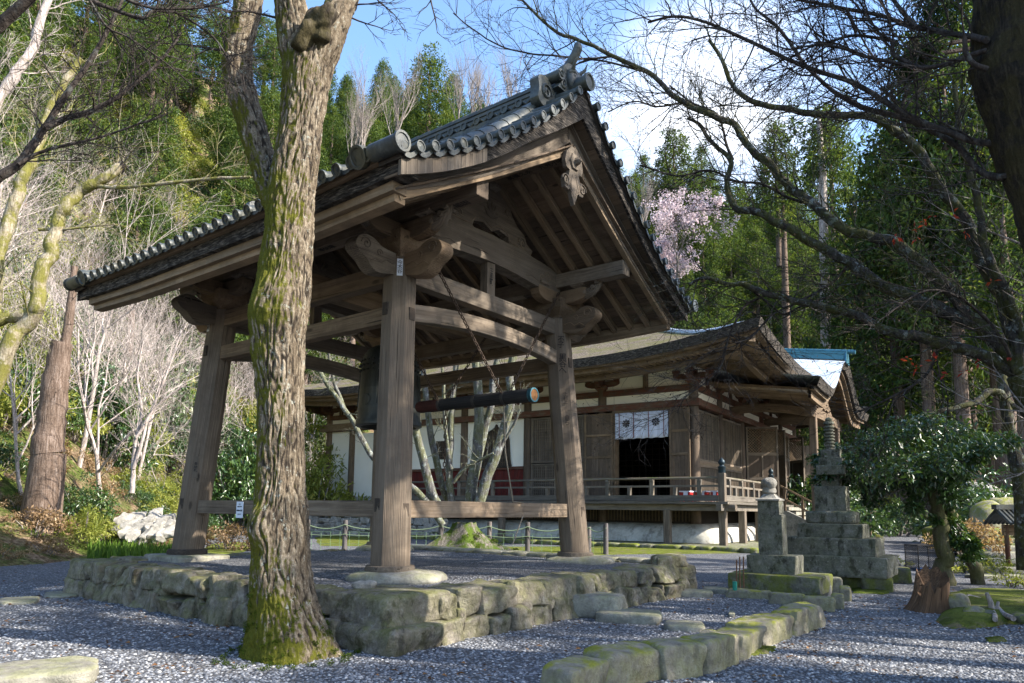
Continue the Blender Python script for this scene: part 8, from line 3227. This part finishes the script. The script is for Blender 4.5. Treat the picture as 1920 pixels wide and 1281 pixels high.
# stout mossy trunk on the slope
st = thing('stout_slope_trunk', 'stout shaggy trunk with a broken pale top standing on the left slope', 'tree', (at_y(95, 800, 23).x, 23, gz(at_y(95, 800, 23).x, 23)))
mb = MB(347)
sb_ = at_y(92, 850, 23)
mb.tube([(sb_.x - 0.1, 23, gz(sb_.x, 23) - 0.6), (sb_.x, 23, sb_.z)], [0.62, 0.50], 16)
limb(mb, [(92, 850), (96, 790), (104, 720), (110, 670), (118, 640)], 56, 34, 23, 23, RL, 6, 1.0, 0.012, n=16, lump=-0.2)
limb(mb, [(112, 700), (126, 620), (134, 560), (140, 500)], 20, 12, 23, 23, RL, 8, 1.0, 0.012, lump=-0.2)
mb.build('trunk', BARK_CEDAR, st, smooth=60)

# ------------------------------------------------------------------ leafy tree, stump and roots at the right
SY = 16.8
sv = thing('leafy_camellia', 'small evergreen tree with glossy leaves and two bare trunks right of the large pagoda', 'tree', (at_y(1772, 1092, SY).x, SY, 0))
for i, (pl, w0, w1) in enumerate((([(1774, 1100), (1770, 1050), (1766, 1000), (1758, 950), (1742, 900), (1725, 870)], 33, 18), ([(1836, 1104), (1826, 1060), (1812, 1020), (1796, 985), (1778, 955), (1762, 925), (1740, 900)], 24, 16))):
    mb = MB(350 + i)
    limb(mb, pl, w0, w1, SY + 0.3 * i, SY, RL, 0, n=12, lump=0.15)
    mb.build('trunk', m_bark('dark_smooth_bark%d' % i, (0.03, 0.026, 0.018), (0.085, 0.075, 0.05), (0.16, 0.14, 0.10), moss=0.4, moss_c=(0.09, 0.10, 0.02), bump=0.4), sv, smooth=60)  # dark smooth bark with some moss
mb = MB(353)
cl = []
for x, y, rr_ in ((1546, 876, 14), (1552, 862, 16), (1575, 850, 20), (1560, 882, 22), (1578, 868, 26), (1605, 868, 30), (1630, 848, 34), (1660, 832, 36), (1690, 815, 36), (1720, 800, 34), (1750, 806, 36), (1785, 818, 34), (1815, 830, 32), (1845, 842, 28), (1870, 838, 18), (1620, 895, 30), (1655, 880, 36), (1690, 870, 36), (1725, 865, 36), (1760, 870, 36), (1790, 880, 30), (1640, 915, 22), (1700, 905, 30), (1735, 915, 30), (1765, 915, 28), (1780, 935, 20), (1710, 935, 18), (1590, 900, 18), (1680, 840, 34), (1740, 835, 34), (1810, 860, 26), (1795, 1005, 16), (1778, 990, 14), (1812, 1020, 14), (1826, 1032, 10), (1766, 978, 10)):
    for k in range(4):
        Yk = SY + RL.gauss(0, 0.75 if y < 960 else 0.15)
        v = at_y(x + RL.gauss(0, 10), y + RL.gauss(0, 9), Yk)
        cl.append((v.x, v.y, v.z, rr_ / FPX * SY * 0.85))
        if RL.random() < 0.4:
            h = at_y(1745, 905, SY) if y < 960 else at_y(1790, 980, SY)
            mb.tube([h, h.lerp(v, 0.5) + Vector((0, 0, 0.05)), v], [0.03, 0.02, 0.006], 4, cap=False)
mb.build('branches', BARK_GREY, sv)
pos, ax_, nrm, L, Wd, tint = leaf_cloud(cl, 120, 0.135, rng, 0.25, 0.42, 0.9, 0.5)
link('foliage', leaf_mesh('foliage', pos, ax_, nrm, L, Wd, EVER_L, tint), sv)
# darker camellias behind
for i, (px, py, Y, s_) in enumerate(((1530, 900, 44, 2.3), (1600, 930, 50, 1.8), (1850, 900, 33, 1.6), (1830, 870, 36, 1.9), (1900, 880, 38, 1.7), (1680, 940, 54, 1.6), (1540, 850, 56, 2.6))):
    c = at_y(px, py, Y)
    place(ever[i % 2], (c.x, Y, max(0, gz(c.x, Y), c.z - 2.2 * s_)), i * 1.7, s_, ['dark evergreen bush behind the large pagoda spire', 'dark evergreen bush left of the far wooden sign', 'blue green evergreen bush behind the two leafy tree trunks', 'tall dark evergreen bush right of the leafy tree crown', 'dark evergreen bush at the right edge above the tiled stand', 'low evergreen bush along the far garden wall', 'broad evergreen bush at the end of the temple hall'][i], 'evergreen bushes at the right', 'bush')
c = at_y(1808, 985, 25)
place(dry[0], (c.x, 25, max(0, c.z - 0.9)), 0.3, 1.1, 'bright straw coloured dry shrub behind the leaning trunk at right', 'dry shrubs at the right', 'shrub')
stump = thing('broken_stump', 'jagged brown broken tree stump beside the moss patch at right', 'tree stump', (at_z(1758, 1150, 0).x, at_z(1758, 1150, 0).y + 0.25, 0))
sc0 = Vector(stump.location)
mb = MB(360)
rows, gs = [], []
n = 30
for j in range(22):
    f = j / 21
    row = []
    for k in range(n):
        an = 6.283 * k / n
        rr_ = 0.30 - 0.07 * f + 0.10 * math.exp(-f * 7) * (1 + 0.6 * math.cos(5 * an))
        rr_ *= 1 + 0.13 * noise.noise(Vector((math.cos(an) * 3, math.sin(an) * 3, f * 1.2))) + 0.10 * abs(noise.noise(Vector((math.cos(an) * 9, math.sin(an) * 9, f * 1.5))))
        top = 0.62 + 0.16 * math.sin(an * 1.0 + 0.4) + 0.16 * noise.noise(Vector((math.cos(an) * 4, math.sin(an) * 4, 7)))
        if 2.7 < an < 3.5:
            top -= 0.25
        lean = Vector((0.10, 0.0, 0)) * f
        row.append(sc0 + lean + Vector((math.cos(an) * rr_, math.sin(an) * rr_, top * f - 0.05)))
        gs.append((f * 0.8, math.cos(an) * 0.4, math.sin(an) * 0.4))
    rows.append(row)
mb.strip(rows, True, gs)
top_c = sum(rows[-1], Vector()) / n - UP * 0.22
row2 = [p.lerp(top_c, 0.45) - UP * 0.12 for p in rows[-1]]
mb.strip([rows[-1], row2], True)
b = len(mb.v)
mb.f.append(tuple(range(b - n, b)))
mb.build('stump_wood', m_wood('rotten_stump_wood', (0.035, 0.02, 0.012), (0.13, 0.075, 0.042), (0.30, 0.19, 0.11), bump=1.0), stump, smooth=40)
rts = thing('gnarled_roots', 'pale gnarled surface roots with one upright broken branch on the moss patch at right', 'roots', at_z(1850, 1150, 0))
mb = MB(365)
for pl, w in (([(1815, 1118), (1838, 1124), (1862, 1130), (1880, 1150), (1900, 1160)], 9), ([(1838, 1124), (1855, 1132), (1864, 1150), (1866, 1162)], 8), ([(1880, 1122), (1905, 1120), (1930, 1126)], 8), ([(1790, 1124), (1812, 1120), (1830, 1118)], 7), ([(1862, 1140), (1890, 1138), (1930, 1148)], 7)):
    P = smooth_path([(*(at_z(x, y, 0.10)), w / 2 / FPX * 12) for x, y in pl], 4)
    mb.tube([q[:3] for q in P], [q[3] for q in P], 7)
a = at_z(1862, 1152, 0.05)
for top, w in ((at_y(1850, 1112, a.y), 0.05), (at_y(1872, 1128, a.y), 0.035)):
    mb.tube([a, a.lerp(top, 0.6) + Vector((0.02, 0, 0)), top], [w, w * 0.8, w * 0.6], 7)
mb.build('root', BARK_PALE, rts, smooth=60)
RKG = 'small rocks around the moss patch'
for i, (x0, x1, yt, yb, lb, mt_) in enumerate(((1778, 1818, 1112, 1152, 'brown earthy lump between the stump and the moss', ST_KERB), (1808, 1846, 1136, 1164, 'rounded pale rock in the moss right of the stump', ST_KERB), (1842, 1868, 1142, 1166, 'small mossy rock beside the upright root', ST_MOSSY), (1900, 1945, 1148, 1172, 'dark mossy rock at the right edge of the moss patch', ST_MOSSY))):
    yard_stone('rock', lb, 'rock', x0, x1, yt, yb, mt_, 370 + i, RKG, depth=0.35, pw=2.5, rough=0.12)
# ferns and weeds near the right edge
wd = [bush_proto('weed_tuft', 51, 0.5, 0.55, LITE_L, 0.13, 14, 26, 0.22)]
for i, (x, y) in enumerate(((1850, 1050), (1880, 1075), (1905, 1040), (1835, 1075), (1800, 1075), (1900, 1100), (1690, 1062), (1640, 1010))):
    v = at_z(x, y, 0)
    place(wd[0], (v.x, v.y, 0), i, 0.9 if i != 6 else 0.6, 'thin green weed in the gravel among the stones near the right edge', 'weeds near the right edge', 'weed')

# ------------------------------------------------------------------ unseen trees added towards the sun, placed and shaped to throw the dappled shade
def shade_cedar(seed, H, zc, Rm):
    rng = np.random.default_rng(seed)
    rnd = random.Random(seed)
    root = thing('cedar_tree', 'x', 'tree')
    mb = MB(seed)
    mb.tube([(0, 0, -1.0), (0, 0, H * 0.3), (0.1, 0, H * 0.65), (0.1, 0.1, H * 0.97)], [0.33, 0.26, 0.16, 0.03], 8)
    cl = []
    for i in range(46):
        z = zc + (H - zc) * i / 46
        rr_ = Rm * (1 - ((z - zc) / (H - zc)) ** 1.6) ** 0.7 + 0.3
        a = rnd.random() * 6.28
        e = Vector((math.cos(a) * rr_, math.sin(a) * rr_, z - 0.3))
        mb.tube([(0.05, 0.05, z), e * 0.5 + Vector((0, 0, z * 0.5 + 0.15)), e], [0.05, 0.03, 0.01], 4, cap=False)
        for k in range(4):
            f = rnd.uniform(0.4, 1.05)
            cl.append((e.x * f, e.y * f, z - 0.2 * f + rnd.uniform(-0.2, 0.2), 0.45))
    mb.build('trunk', BARK_CEDAR, root, smooth=60)
    pos, ax_, nrm, L, Wd, tint = leaf_cloud(cl, 46, 0.24, rng, 0.0, 0.30, 0.6, 0.9)
    link('crown', leaf_mesh('crown', pos, ax_, nrm, L, Wd, CEDAR_L, tint), root)
    return root


tall = [shade_cedar(71, 23, 12.5, 2.6), shade_cedar(72, 25, 14, 2.9)]
shade = [
    (0, (12.4, 9.0), 0.95), (1, (15.6, 12.6), 0.85), (1, (21.5, 3.0), 1.0), (0, (19.0, -6.0), 1.0), (1, (28.0, 9.0), 1.0), (0, (31.0, -3.0), 1.1), (1, (35.0, 14.0), 1.1), (0, (10.5, -10.5), 1.0), (1, (26.0, -12.0), 1.0), (0, (33.0, 4.0), 1.1),
]
for k, p, s_ in shade:
    place(tall[k], (p[0], p[1], -0.2), p[0], s_, 'unseen tall trunked cedar added right of the yard to shade the tower', 'unseen shade cedars right of the yard')
yb = bare_proto(61, 9.0, 0.16, BARK_GREY, (9, 8, 7), 0.85, 0.15)
for i, (p, s_) in enumerate((((10.5, 2.5), 1.0), ((13.5, 6.0), 1.15), ((8.5, -2.0), 0.95), ((13.0, -2.5), 1.05), ((16.5, 8.5), 1.2), ((11.0, 10.8), 0.9))):
    place(yb, (p[0], p[1], -0.1), i * 1.2, s_, 'unseen bare tree added right of the yard to dapple the gravel', 'unseen shade trees right of the yard')
